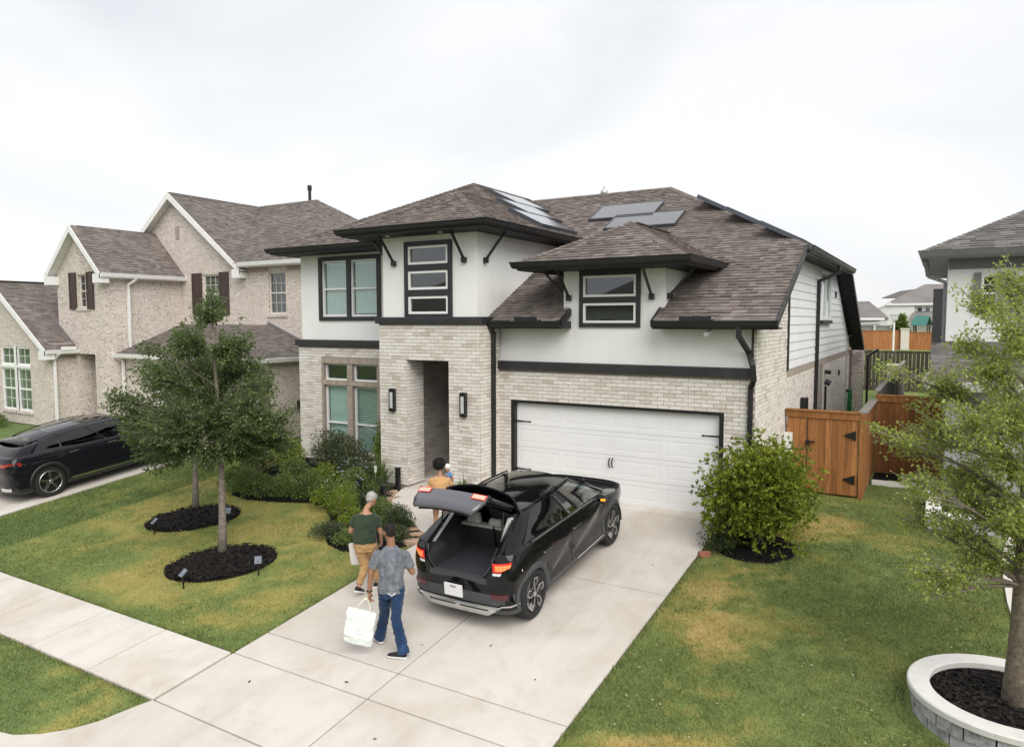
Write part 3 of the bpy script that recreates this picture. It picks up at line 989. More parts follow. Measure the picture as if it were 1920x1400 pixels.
# ================================================================== the white and brick house
XH, YH, ZH = V(1, 0, 0), V(0, 1, 0), V(0, 0, 1)
house = thing('brick_house', 'two-storey house of cream brick and white stucco with charcoal trim, wide white garage door', 'house', (-1, 5, 0))
def main_house():
    H = house
    FN = V(0, -1, 0)                                            # front normal
    bricks = []
    # ---- brick bases (mortar) and bricks
    gar = MB(); wall_panel(gar, (-.31, 0, 0), XH, ZH, FN, 5.74, 2.82, [(.31, 5.16, -.01, 2.11)], .15)
    gw = gar.build('brick_wall', M['mortar'], H); gw['label'] = 'cream brick garage front wall'
    bricks += brick_items((-.31, 0, 0), XH, ZH, FN, 5.74, 2.82, [(.31, 5.16, -.01, 2.11)])
    rest = []
    tw = MB(); wall_panel(tw, (-3.2, -.82, 0), XH, ZH, FN, 2.89, 3.85, [(.82, 2.04, -.01, 3.03)], .0)
    tw.face([(-.31, -.82, 0), (-.31, 0, 0), (-.31, 0, 3.85), (-.31, -.82, 3.85)])
    tw.face([(-3.2, -.82, 0), (-3.2, .6, 0), (-3.2, .6, 3.85), (-3.2, -.82, 3.85)])
    # porch inside
    tw.face([(-2.38, -.82, 0), (-2.38, -.18, 0), (-2.38, -.18, 3.03), (-2.38, -.82, 3.03)]); tw.face([(-2.38, -.18, 0), (-3.05, -.18, 0), (-3.05, -.18, 3.03), (-2.38, -.18, 3.03)])
    tw.face([(-3.05, -.18, 0), (-3.05, 2.6, 0), (-3.05, 2.6, 3.03), (-3.05, -.18, 3.03)]); tw.face([(-3.05, 2.6, 0), (-.6, 2.6, 0), (-.6, 2.6, 3.03), (-3.05, 2.6, 3.03)])
    tw.face([(-1.16, -.82, 0), (-1.16, -.18, 0), (-1.16, -.18, 3.03), (-1.16, -.82, 3.03)]); tw.face([(-1.16, -.18, 0), (-.6, -.18, 0), (-.6, -.18, 3.03), (-1.16, -.18, 3.03)])
    tw.face([(-.6, -.18, 0), (-.6, 2.6, 0), (-.6, 2.6, 3.03), (-.6, -.18, 3.03)])
    twr = tw.build('brick_porch', M['mortar'], H)
    part('plinth', M['mortar'], H, lambda m: (m.box(-3.18, -2.39, -.81, .3, -.3, -.001), m.box(-1.15, -.33, -.81, .02, -.3, -.001)))
    part('porch_ceiling', M['soffit'], H, lambda m: m.box(-3.1, -.55, -.80, 2.65, 3.035, 3.09))
    part('porch_floor', M['concrete'], H, lambda m: m.box(-3.04, -.62, -.15, 2.58, -.02, .03))
    rest += brick_items((-3.2, -.82, 0), XH, ZH, FN, 2.89, 3.85, [(.82, 2.04, -.01, 3.03)])
    rest += brick_items((-.31, -.82, 0), YH, ZH, XH, .82, 3.85, phase=.127)
    rest += brick_items((-2.38, -.82, 0), YH, ZH, XH, .64, 3.03, phase=.127)
    rest += brick_items((-3.05, -.18, 0), YH, ZH, XH, 2.78, 3.03)
    rest += brick_items((-3.05, 2.6, 0), XH, ZH, FN, 2.45, 3.03)
    wing_h = [(.95, 1.83, 2.27, 2.74), (2.02, 2.90, 2.27, 2.74), (.95, 1.83, .27, 2.14), (2.02, 2.90, .27, 2.14)]
    wg = MB(); wall_panel(wg, (-7.35, .5, 0), XH, ZH, FN, 4.15, 3.22, wing_h, .16)
    wg.face([(-7.35, .5, 0), (-7.35, 14, 0), (-7.35, 14, 3.22), (-7.35, .5, 3.22)])
    wg.build('brick_wing', M['mortar'], H)
    sol = (.87, 2.98, .19, 2.90)
    rest += brick_items((-7.35, .5, 0), XH, ZH, FN, 4.15, 3.22, [sol])
    # taupe bricks framing the paired windows
    fr = []
    for u0, u1, v0, v1 in ((.87, 2.98, 2.74, 2.90), (.87, 2.98, 2.14, 2.27)):
        x = u0
        while x < u1 - .03:
            fr += brick_items((-7.35 + x, .5, v0), XH, ZH, FN, .078, v1 - v0, L=.0785, H=v1 - v0, gap=.009, proud=.012); x += .0785
    for u0, u1 in ((.87, .95), (1.83, 2.02), (2.90, 2.98)):
        fr += brick_items((-7.35 + u0, .5, .27), XH, ZH, FN, u1 - u0, 1.87, L=.25, proud=.012)
        fr += brick_items((-7.35 + u0, .5, 2.27), XH, ZH, FN, u1 - u0, .47, L=.25, proud=.012)
    fr += brick_items((-7.35 + .87, .5, .19), XH, ZH, FN, 2.11, .081, L=.10, proud=.035)
    # side wall
    roof_f = lambda y: 3.91 + .515 * (y + .45)
    sw_ = MB()
    sw_.face([(5.43, 0, 0), (5.43, 3.24, 0), (5.43, 3.24, roof_f(3.24) - .16), (5.43, .06, roof_f(.06) - .16), (5.43, 0, 2.82)])
    sw_.face([(5.43, 3.24, 0), (5.43, 16.4, 0), (5.43, 16.4, 2.78), (5.43, 3.24, 2.78)])
    sw_.face([(5.43, 16.4, 0), (-7, 16.4, 0), (-7, 16.4, 2.9), (5.43, 16.4, 2.9)])
    sw_.build('brick_side_wall', M['mortar'], H)
    def clip1(v):
        y0 = max(.0, (v + .2 - 3.91) / .515 - .45) if v > 3.9 else 0.0
        return (y0, 3.24)
    rest += brick_items((5.43, .0, 0), YH, ZH, XH, 3.24, 5.5, clip=clip1, phase=.127)
    hole_s = [(8.25 - 3.24, 9.2 - 3.24, -.01, 2.62)]
    rest += brick_items((5.43, 3.24, 0), YH, ZH, XH, 13.1, 2.60, hole_s)
    sc = []
    y = 3.24
    while y < 16.3:
        sc += brick_items((5.43, y, 2.60), YH, ZH, XH, .085, .175, L=.086, H=.175, gap=.009, proud=.014); y += .086
    place_pieces(gw, 'brick', bricks, 'brick', 300, rest_name='brick_courses')
    place_pieces(H, 'brick', rest, 'brick', 0, rest_name='brick_courses')
    place_pieces(H, 'brick', fr + sc, 'brick_dark', 0, rest_name='taupe_brick_courses')
    # ---- stucco
    st = MB()
    # garage front: below the eaves, dormer in the middle
    wall_panel(st, (-.40, .05, 2.95), XH, ZH, FN, 1.72, .85); wall_panel(st, (3.60, .05, 2.95), XH, ZH, FN, 1.73, .85)
    wall_panel(st, (1.32, .05, 2.95), XH, ZH, FN, 2.28, 2.07, [(1.80 - 1.32, 3.0 - 1.32, 4.41 - 2.95, 4.86 - 2.95), (1.80 - 1.32, 3.0 - 1.32, 3.86 - 2.95, 4.28 - 2.95)], .12)
    st.face([(5.33, .05, 2.95), (5.33, .3, 2.95), (5.33, .3, 3.8), (5.33, .05, 3.8)]); st.face([(3.60, .05, 3.7), (3.60, .2, 3.7), (3.60, .2, 5.02), (3.60, .05, 5.02)]); st.face([(1.32, .05, 3.7), (1.32, .2, 3.7), (1.32, .2, 5.02), (1.32, .05, 5.02)])
    st.build('stucco_wall', M['stucco'], H)
    for x in (1.32, 3.48): part('dormer_cheek', M['stucco'], H, lambda m: m.prism([(x, .19, 3.80), (x, 2.3, 5.02), (x, .19, 5.02)], (.12, 0, 0)))
    def tower_st(m):
        wall_panel(m, (-3.12, -.75, 3.95), XH, ZH, FN, 2.69, 1.95, [(-2.32 + 3.12, -1.18 + 3.12, a - 3.95, b - 3.95) for a, b in ((5.21, 5.63), (4.63, 5.06), (4.07, 4.48))], .12)
        m.face([(-.43, -.75, 3.85), (-.43, 4.2, 3.85), (-.43, 4.2, 5.9), (-.43, -.75, 5.9)]); m.face([(-3.12, -.75, 3.85), (-3.12, 1.5, 3.85), (-3.12, 1.5, 5.9), (-3.12, -.75, 5.9)])
    part('stucco_tower', M['stucco'], H, tower_st)
    up_h = (-6.46, -4.46)
    def wing_st(m):
        wall_panel(m, (-7.29, .58, 3.36), XH, ZH, FN, 4.2, 2.40, [(-6.46 + 7.29, -5.53 + 7.29, 4.03 - 3.36, 5.56 - 3.36), (-5.39 + 7.29, -4.46 + 7.29, 4.03 - 3.36, 5.56 - 3.36)], .12)
        m.box(-7.29, -7.20, .60, 12, 3.36, 5.76)
    part('stucco_wing', M['stucco'], H, wing_st)
    # ---- charcoal bands
    def band(path, z0, z1, d=.10):
        m = MB(); m.sweep([(-.05, z0), (d, z0), (d, z1 - .015), (d - .02, z1), (-.05, z1)], path)
        bevel(m.build('trim_band', M['band'], H), .008, 1)
    band([(-.30, 0, 0), (5.40, 0, 0)], 2.815, 2.995)
    band([(-3.17, .3, 0), (-3.17, -.80, 0), (-.33, -.80, 0), (-.33, .02, 0)], 3.845, 4.0)
    band([(-7.33, 1.4, 0), (-7.33, .52, 0), (-3.21, .52, 0)], 3.215, 3.39)
    # ---- roof
    p_ = lambda x, y: (x, y, 3.91 + .515 * (y + .45))
    A1, AP, B1 = (-1.825, .625, 7.045), (-3.65, 4.0, 7.96), (-1.825, 2.17, 7.045)
    F = [p_(-.43, -.45), p_(1.46, -.45), p_(1.46, .34), p_(3.53, .34), p_(3.53, -.45), p_(5.9, -.45), p_(5.9, 2.7), p_(1.3, 7.25), p_(-3.49, 7.25), p_(.45, 3.43), p_(-.43, 3.43)]
    RS = [(.2, -1.4, 6.035), (.2, 3.68, 6.035), (-3.49, 7.25, 7.88), (-3.65, 7.4, 7.96), AP, B1, A1]
    TF = [(-3.85, -1.4, 6.035), (.2, -1.4, 6.035), A1]
    TL = [(-3.85, .15, 6.035), (-3.85, -1.4, 6.035), A1, B1]
    WF = [(-7.75, -.1, 5.91), (-3.25, -.1, 5.91), (-3.25, .15, 6.035), (-3.85, .15, 6.035), B1, AP]
    WL = [(-7.75, 11, 5.91), (-7.75, -.1, 5.91), AP, (-3.65, 7.4, 7.96)]
    SR = [(5.9, 2.7, 5.532), (5.9, 11.8, 5.532), (1.3, 7.25, 7.876)]
    BK = [(5.9, 17, 2.855), (5.9, 11.8, 5.532), (1.3, 7.25, 7.876), (-3.49, 7.25, 7.876), (-7.7, 11, 5.9), (-7.7, 17, 2.855)]
    DA, DB = (2.45, 1.1, 6.065), (2.45, 3.735, 6.065)
    DF = [(.6, -.75, 5.14), (4.3, -.75, 5.14), DA]
    DR = [(4.3, -.75, 5.14), (4.3, 1.94, 5.14), DB, DA]
    DL = [(.6, 1.94, 5.14), (.6, -.75, 5.14), DA, DB]
    slopes = [(F, XH), (RS, YH), (TF, XH), (TL, YH), (WF, XH), (DF, XH), (DR, YH), (DL, YH)]
    rb = MB()
    for s in [q for q, _ in slopes] + [WL, SR, BK]: rb.face([(a, b, c - .006) for a, b, c in s])
    roof = rb.build('roof', M['shingle'], H, attr=True)
    shingles(roof, slopes, 'shingle', 300)
    dn = lambda nx, ny, p: V(nx, ny, -p)
    capl = []
    def hip(a, b, n1, n2, p=.5):
        a_, b_ = V(*a), V(*b); d = (b_ - a_) / np.linalg.norm(b_ - a_)
        res = []
        for n_ in (n1, n2):
            s = V(n_[0], n_[1], -p); nn = V(n_[0] * p, n_[1] * p, 1.0)
            q = np.cross(d, nn); 
            if q @ s < 0: q = -q
            res.append(q)
        capl.append((a, b, res[0], res[1]))
    hip((.2, -1.4, 6.035), A1, (0, -1), (1, 0)); hip((-3.85, -1.4, 6.035), A1, (0, -1), (-1, 0)); hip(A1, B1, (-1, 0), (1, 0)); hip(B1, AP, (0, -1), (1, 0))
    hip((-7.75, -.1, 5.91), AP, (0, -1), (-1, 0)); hip(AP, (-3.65, 7.4, 7.96), (-1, 0), (1, 0))
    hip((5.9, 2.7, 5.532), (1.3, 7.25, 7.876), (0, -1), (1, 0), .515); hip((1.3, 7.25, 7.876), (-3.49, 7.25, 7.876), (0, -1), (0, 1), .515)
    hip((4.3, -.75, 5.14), DA, (0, -1), (1, 0)); hip((.6, -.75, 5.14), DA, (0, -1), (-1, 0)); hip(DA, DB, (-1, 0), (1, 0))
    caps(roof, capl, 'shingle', .15, .145)
    # ---- eaves: soffits, fascia, gutters
    sf = MB()
    def fl(z, poly, th=.03): sf.prism([(x, y, z) for x, y in poly], (0, 0, th))
    fl(5.87, [(-3.83, -1.38), (.18, -1.38), (.18, 4.0), (-.45, 4.0), (-.45, -.7), (-3.1, -.7), (-3.1, .9), (-3.83, .9)])
    fl(5.735, [(-7.73, -.08), (-3.13, -.08), (-3.13, .62), (-7.25, .62), (-7.25, 11), (-7.73, 11)])
    fl(4.97, [(.62, -.73), (4.28, -.73), (4.28, 2.2), (3.55, 2.2), (3.55, .06), (1.37, .06), (1.37, 2.2), (.62, 2.2)])
    fl(3.745, [(-.42, -.43), (1.48, -.43), (1.48, .10), (-.42, .10)]); fl(3.745, [(3.51, -.43), (5.88, -.43), (5.88, .10), (3.51, .10)])
    # sloping underside beyond the side wall
    for (ya, za), (yb, zb) in (((-.43, 3.775), (2.75, 5.40)), ((11.75, 5.40), (17, 2.72))):
        sf.prism([(5.44, ya, za), (5.44, yb, zb), (5.44, yb, zb + .05), (5.44, ya, za + .05)], (.44, 0, 0))
    fl(5.40, [(5.44, 2.7), (5.88, 2.7), (5.88, 11.8), (5.44, 11.8)])
    sf.build('soffit', M['soffit'], H)
    fa = MB()
    FS = [(-.03, -.16), (0, -.16), (0, -.005), (-.03, -.005)]
    fa.sweep(FS, [(-3.85, .9, 6.03), (-3.85, -1.4, 6.03), (.2, -1.4, 6.03), (.2, 3.9, 6.03)])
    fa.sweep(FS, [(-7.75, 11, 5.90), (-7.75, -.1, 5.90), (-3.2, -.1, 5.90)])
    fa.sweep(FS, [(.6, 2.0, 5.135), (.6, -.75, 5.135), (4.3, -.75, 5.135), (4.3, 2.0, 5.135)])
    fa.sweep(FS, [(-.43, -.45, 3.90), (1.50, -.45, 3.90), (1.50, .05, 3.90)]); fa.sweep(FS, [(3.52, -.45, 3.90), (5.9, -.45, 3.90)])
    fa.sweep(FS, [(5.9, 2.75, 5.53), (5.9, 11.8, 5.53)])
    for a, b in (((5.88, -.47, 3.84), (5.88, 2.76, 5.50)), ((5.88, 11.75, 5.50), (5.88, 17, 2.80)), ((1.49, -.44, 3.85), (1.49, .05, 4.11)), ((3.52, -.44, 3.85), (3.52, .05, 4.11))):
        fa.bar(a, b, .035, .16)
    fa.build('fascia', M['black_trim'], H)
    gutter(H, [(-3.85, .15, 6.04), (-3.85, -1.4, 6.04), (.2, -1.4, 6.04), (.2, 3.75, 6.04)])
    gutter(H, [(-7.75, 4, 5.91), (-7.75, -.1, 5.91), (-3.25, -.1, 5.91)])
    gutter(H, [(.6, 1.9, 5.145), (.6, -.75, 5.145), (4.3, -.75, 5.145), (4.3, 1.9, 5.145)])
    gutter(H, [(-.40, -.45, 3.90), (1.52, -.45, 3.90)]); gutter(H, [(3.52, -.45, 3.90), (5.92, -.45, 3.90)])
    gutter(H, [(5.9, 2.75, 5.53), (5.9, 11.75, 5.53)])
    # splash guards standing on the gutters, pale drip strip below the shingles
    for x0, x1 in ((.42, .98), (4.10, 4.72)): part('splash_guard', M['black_trim'], H, lambda m: m.box(x0, x1, -.575, -.560, 3.895, 3.99))
    part('splash_guard', M['black_trim'], H, lambda m: (m.box(-4.35, -3.9, -.225, -.21, 5.90, 6.06)))
    for x0, x1 in ((.25, .40), (.99, 1.40), (3.56, 4.08), (4.74, 5.86)): part('drip_strip', M['chrome'], H, lambda m: m.box(x0, x1, -.472, -.452, 3.905, 3.925))
    # eave struts
    def strut(a, b):
        m = MB(); m.bar(a, b, .045)
        a = V(*a); m.box(a[0] - .05, a[0] + .05, a[1] - .05, a[1] + .05, a[2] - .07, a[2] + .05)
        m.build('eave_strut', M['black_metal'], H)
    for x in (-.74, -2.75): strut((x, -.79, 5.27), (x, -1.30, 5.87))
    strut((-.39, -.44, 5.27), (.12, -.44, 5.87)); strut((-3.16, -.44, 5.27), (-3.70, -.44, 5.87))
    for x in (1.46, 3.34): strut((x, .01, 4.41), (x, -.55, 4.98))
    strut((3.64, .24, 4.42), (4.15, .24, 4.98)); strut((1.28, .24, 4.42), (.75, .24, 4.98))
    part('soffit_light', M['white_vinyl'], H, lambda m: m.lathe((-1.15, -1.12, 5.855), [(.06, 0), (.06, .02)], 12)); part('soffit_light', M['white_vinyl'], H, lambda m: m.lathe((-2.65, -1.12, 5.855), [(.06, 0), (.06, .02)], 12))
    # ---- downspouts
    def spout(pts, mat='black_trim', r=.045, parent=H):
        m = MB()
        for a, b in zip(pts, pts[1:]): m.bar(a, b, r * 2, r * 1.5)
        for p in pts[1:-1]: m.box(p[0] - r, p[0] + r, p[1] - r * .8, p[1] + r * .8, p[2] - r, p[2] + r)
        m.build('downspout', M[mat], parent)
    spout([(-.25, -.52, 3.80), (-.24, -.36, 3.62), (-.25, -.36, .05)])
    spout([(5.22, -.50, 3.80), (5.22, -.50, 3.62), (5.30, -.02, 3.30), (5.42, -.17, 3.02), (5.44, -.17, 2.80), (5.36, -.05, 2.62), (5.36, -.05, .02)])
    spout([(5.93, 7.9, 5.42), (5.93, 7.9, 5.22), (5.50, 7.45, 4.98), (5.49, 7.45, .05)])
    # ---- siding boards on the side wall
    part('sheathing', M['siding'], H, lambda m: m.prism([(5.40, 3.24, 2.78), (5.40, 16.3, 2.78), (5.40, 16.3, 2.9), (5.40, 11.8, 5.40), (5.40, 3.24, 5.40)], (.02, 0, 0)))
    z = 2.78
    while z < 5.40:
        z1 = min(z + .205, 5.40)
        y1 = min(16.3, 7.25 + (7.876 - .18 - z1) / .515)
        breaks = [3.27, 8.15, 10.35, y1] if 3.9 < (z + z1) / 2 < 5.33 else [3.27, random.uniform(6, 8), random.uniform(10.5, 11.5), y1]
        for i, (a, b) in enumerate(zip(breaks, breaks[1:])):
            if len(breaks) == 4 and breaks[1] == 8.15 and i == 1: continue
            if b - a < .1: continue
            m = MB(); m.hexa([(5.42, a, z), (5.452, a, z), (5.452, b - .004, z), (5.42, b - .004, z), (5.42, a, z1 + .02), (5.430, a, z1 + .02), (5.430, b - .004, z1 + .02), (5.42, b - .004, z1 + .02)])
            m.build('siding_board', M['siding'], H)
        z = z1
    part('corner_board', M['black_trim'], H, lambda m: m.box(5.40, 5.475, 3.18, 3.27, 2.76, 5.52))
    # ---- windows
    window(H, (0, .58, 0), XH, FN, -6.46, -5.53, 4.03, 5.56, .055, [4.79], blind=[(4.10, 5.46)], tilt=1.05)
    window(H, (0, .58, 0), XH, FN, -5.39, -4.46, 4.03, 5.56, .055, [4.79], blind=[(4.16, 5.46)], tilt=1.05)
    def surround(m, x0, x1, z0, z1, y, holes, th=.05):
        wall_panel(m, (x0, y - th, z0), XH, ZH, FN, x1 - x0, z1 - z0, [(a - x0, b - x0, c - z0, d - z0) for a, b, c, d in holes], th + .01)
        m.face([(x0, y - th, z0), (x0, y, z0), (x0, y, z1), (x0, y - th, z1)]); m.face([(x1, y - th, z0), (x1, y, z0), (x1, y, z1), (x1, y - th, z1)])
        m.face([(x0, y - th, z0), (x1, y - th, z0), (x1, y, z0), (x0, y, z0)]); m.face([(x0, y - th, z1), (x1, y - th, z1), (x1, y, z1), (x0, y, z1)])
    part('window_surround', M['band'], H, lambda m: surround(m, -6.58, -4.33, 3.92, 5.67, .58, [(-6.46, -5.53, 4.03, 5.56), (-5.39, -4.46, 4.03, 5.56)], .04))
    tws = [(-2.32, -1.18, 5.21, 5.63), (-2.32, -1.18, 4.63, 5.06), (-2.32, -1.18, 4.07, 4.48)]
    part('window_surround', M['band'], H, lambda m: surround(m, -2.43, -1.08, 4.0, 5.74, -.75, tws, .06))
    for a, b, c, d in tws: window(H, (0, -.785, 0), XH, FN, a, b, c, d, .055, glass='glass_dark', depth=.02, back='dark_int')
    dws = [(1.80, 3.0, 4.41, 4.86), (1.80, 3.0, 3.86, 4.28)]
    part('window_surround', M['band'], H, lambda m: surround(m, 1.71, 3.09, 3.77, 4.99, .05, dws, .05))
    for a, b, c, d in dws: window(H, (0, .02, 0), XH, FN, a, b, c, d, .05, glass='glass_dark', depth=.02)
    for (a, b, c, d) in ((-6.40, -5.52, 2.27, 2.74), (-5.33, -4.45, 2.27, 2.74)): window(H, (0, .5, 0), XH, FN, a, b, c, d, .045, depth=.12)
    window(H, (0, .5, 0), XH, FN, -6.40, -5.52, .27, 2.14, .05, [1.08], blind=[(.33, 2.05)], depth=.12, tilt=1.15)
    window(H, (0, .5, 0), XH, FN, -5.33, -4.45, .27, 2.14, .05, [1.08], blind=[(.33, 2.05)], depth=.12, tilt=.45)
    window(H, (5.43, 0, 0), YH, XH, 8.20, 10.30, 3.90, 5.32, .07, mull=[9.25], depth=-.02, glass='glass')
    part('window_sill', M['band'], H, lambda m: m.box(5.44, 5.53, 8.2, 10.3, 3.80, 3.895))
    part('side_door', M['black_trim'], H, lambda m: m.box(5.30, 5.40, 8.25, 9.2, 0, 2.62))
    # ---- porch lamps, number plaque, camera, vents
    for x in (-2.775, -.725):
        def lm(m): m.box(x - .085, x + .085, -.93, -.83, 1.75, 2.31)
        l_ = bevel(part('wall_lamp', M['black_metal'], H, lm), .025, 3)
        part('lamp_glass', M['lamp_glass'], l_, lambda m: m.box(x - .035, x + .045, -.938, -.90, 1.84, 2.22))
    pl = bevel(part('number_plaque', M['limestone'], H, lambda m: m.box(-.87, -.53, -.850, -.825, 1.43, 1.60)), .006, 1)
    part('plaque_lettering', M['mortar'], pl, lambda m: [m.box(-.80 + .055 * i, -.765 + .055 * i, -.8525, -.849, 1.50, 1.535) for i in range(4)])
    def scam(m): m.tube([(4.62, -.24, 3.70), (4.56, -.36, 3.64)], .045, 10); m.box(4.60, 4.66, -.22, -.17, 3.68, 3.75)
    part('security_camera', M['white_vinyl'], H, scam)
    for y, z in ((11.45, 4.72), (12.95, 2.1)): part('vent_cover', M['black_metal'], H, lambda m: m.box(5.44, 5.49, y - .06, y + .06, z - .09, z + .09))
    part('meter_box', M['black_metal'], H, lambda m: m.box(5.45, 5.60, 5.15, 5.42, 1.5, 1.95)); part('utility_box', M['white_paint'], H, lambda m: bevel and m.box(5.45, 5.62, 3.02, 3.13, .9, 1.36))
    part('side_lamp', M['black_metal'], H, lambda m: (m.tube([(5.45, 9.5, 2.35), (5.62, 9.5, 2.32)], .06, 8), m.tube([(5.45, 9.6, 2.05), (5.60, 9.6, 1.98)], .09, 10), m.box(5.45, 5.50, 9.56, 9.64, .2, 1.9)))
    m = MB(); m.tube([(5.46, 15.6, 3.3), (5.46, 15.2, 2.9), (5.47, 15.1, 1.5), (5.47, 15.1, .1)], .02, 6); m.tube([(5.9, 16.5, 3.25), (5.6, 16.0, 3.35), (5.46, 15.6, 3.3)], .02, 6)
    m.build('cable_conduit', M['pave_grey'], H)
    part('roof_vent', M['silver'], H, lambda m: m.lathe((-1.2, 8.0, 7.5), [(.04, 0), (.04, .55), (.13, .55), (.13, .62), (.03, .66), (.03, .78)], 10))
    # ---- garage door
    gd = MB(); gd.box(.0, 4.85, .16, .20, 0, 2.11)
    door = gd.build('garage_door', M['door_white'], H)
    for r in range(4):
        z0 = .02 + r * .505; z1 = z0 + .500
        s = MB()
        holes = [(.09 + .06 + c * 1.163, .09 + 1.10 + c * 1.163, .10, .40) for c in range(4)]
        wall_panel(s, (.09, .128, z0), XH, ZH, FN, 4.67, z1 - z0, [(a - .09, b - .09, c, d) for a, b, c, d in holes], .006)
        s.box(.09, 4.76, .134, .16, z0, z1)
        sec = s.build('panel', M['door_white'], door)
        for a, b, c, d in holes:
            q = MB()
            q.hexa([(a + .012, .1335, z0 + c + .012), (b - .012, .1335, z0 + c + .012), (b - .012, .1335, z0 + d - .012), (a + .012, .1335, z0 + d - .012), (a + .05, .130, z0 + c + .05), (b - .05, .130, z0 + c + .05), (b - .05, .130, z0 + d - .05), (a + .05, .130, z0 + d - .05)])
            q.build('raised_field', M['door_white'], sec)
    part('door_jamb', M['black_trim'], H, lambda m: (m.box(0, .09, .005, .15, 0, 2.10), m.box(4.76, 4.85, .005, .15, 0, 2.10), m.box(.09, 4.76, .01, .15, 2.045, 2.10)))
    def hinge(m, x, z, s):
        m.hexa([(x, .108, z - .018), (x + s * .33, .108, z - .008), (x + s * .33, .126, z - .008), (x, .126, z - .018), (x, .108, z + .018), (x + s * .33, .108, z + .008), (x + s * .33, .126, z + .008), (x, .126, z + .018)])
        m.prism([(x + s * .32, .108, z - .022), (x + s * .37, .108, z), (x + s * .32, .108, z + .022)], (0, .018, 0))
    for x, s in ((.10, 1), (4.75, -1)):
        for z in (1.61, .50): part('hinge_strap', M['black_metal'], door, lambda m: hinge(m, x, z, s))
    for x in (2.40, 2.47):
        part('door_handle', M['black_metal'], door, lambda m: m.tube([(x, .125, .76), (x, .09, .79), (x - .012, .085, .86), (x, .09, .93), (x, .125, .96)], .013, 6))
    part('door_gasket', M['rubber'], door, lambda m: m.box(.09, 4.76, .125, .155, .0, .022))
    # front door inside the porch
    fd = part('front_door', M['black_trim'], H, lambda m: m.box(-2.9, -1.9, 2.55, 2.60, .03, 2.4))
    # plain inner volumes that keep daylight out
    part('inner_light_block', M['dark_int'], H, lambda m: (m.box(-.35, 5.30, .5, 16.3, .05, 3.7), m.box(-7.2, -3.25, 1.4, 14, .05, 5.6), m.box(-3.0, -.6, 2.75, 14, 0, 5.6), m.box(-2.95, -.6, .3, 2.8, 3.2, 5.8), m.box(1.45, 3.45, .62, 6, 3.6, 4.9)))
main_house()

# ---- solar panels (each its own thing, bolted on rails above the shingles)
def solar(loc, along, slope_dir, nrm, L, Wd, label, lift=.10):
    "loc: lower-left corner on the roof plane, along: horizontal unit, slope_dir: up-slope unit"
    o = thing('photovoltaic_module', label, 'solar panel', tuple(loc), 0, 'roof solar panels')
    a, s, n = (np.asarray(q, float) for q in (along, slope_dir, nrm))
    O = np.asarray(loc, float) + n * lift
    f = MB(); t = .045
    f.obox(O, a, s, n, 0, L, 0, .03, -t, 0); f.obox(O, a, s, n, 0, L, Wd - .03, Wd, -t, 0); f.obox(O, a, s, n, 0, .03, .03, Wd - .03, -t, 0); f.obox(O, a, s, n, L - .03, L, .03, Wd - .03, -t, 0)
    f.build('frame', M['solar_frame'], o)
    g = MB(); g.obox(O, a, s, n, .03, L - .03, .03, Wd - .03, -.02, -.006); g.build('cell_glass', M['solar'], o)
    for k in (.22, .78):
        r = MB(); r.obox(O, a, s, n, k * L - .02, k * L + .02, .05, Wd - .05, -lift + .0, -t); r.build('mount_rail', M['solar_frame'], o)
    k = MB(); k.obox(O, a, s, n, 0, L, -.015, .0, -t - .05, .004); k.obox(O, a, s, n, -.015, 0, -.015, Wd, -t - .05, .004); k.build('edge_skirt', M['solar_frame'], o)
pf = .515; nf = V(0, -pf, 1) / math.hypot(1, pf); sf_ = V(0, 1, pf) / math.hypot(1, pf)
zf = lambda y: 3.91 + pf * (y + .45)
solar((-.33, 4.98, zf(4.98)), XH, sf_, nf, 1.90, 1.12, 'upper left solar panel on the roof slope behind the small dormer')
solar((.46, 4.22, zf(4.22)), XH, sf_, nf, 1.98, 1.02, 'lower right solar panel just above the small dormer roof')
nr = V(.5, 0, 1) / math.hypot(1, .5); sr = V(-1, 0, .5) / math.hypot(1, .5)
zr = lambda x: 5.91 + .5 * (.45 - x)
solar((-.12, 1.65, zr(-.12)), YH, sr, nr, 1.98, 1.06, 'lowest solar panel beside the eave of the porch tower roof')
solar((-1.09, 2.68, zr(-1.09)), YH, sr, nr, 1.98, 1.06, 'middle solar panel of the three stepped up the tower roof')
solar((-2.06, 3.75, zr(-2.06)), YH, sr, nr, 1.98, 1.06, 'topmost solar panel of the three near the tower roof ridge')
ns = V(.515, 0, 1) / math.hypot(1, .515); ss = V(-1, 0, .515) / math.hypot(1, .515)
zs_ = lambda x: 5.532 + .515 * (5.9 - x)
solar((5.72, 3.02, zs_(5.72)), YH, ss, ns, 1.98, 1.04, 'solar panel seen edge-on at the roof corner above the side wall', .08)
solar((4.70, 4.00, zs_(4.70)), YH, ss, ns, 1.98, 1.04, 'solar panel seen edge-on in the middle of the right roof hip', .08)
solar((3.68, 5.0, zs_(3.68)), YH, ss, ns, 1.98, 1.04, 'solar panel seen edge-on highest along the right roof hip', .08)

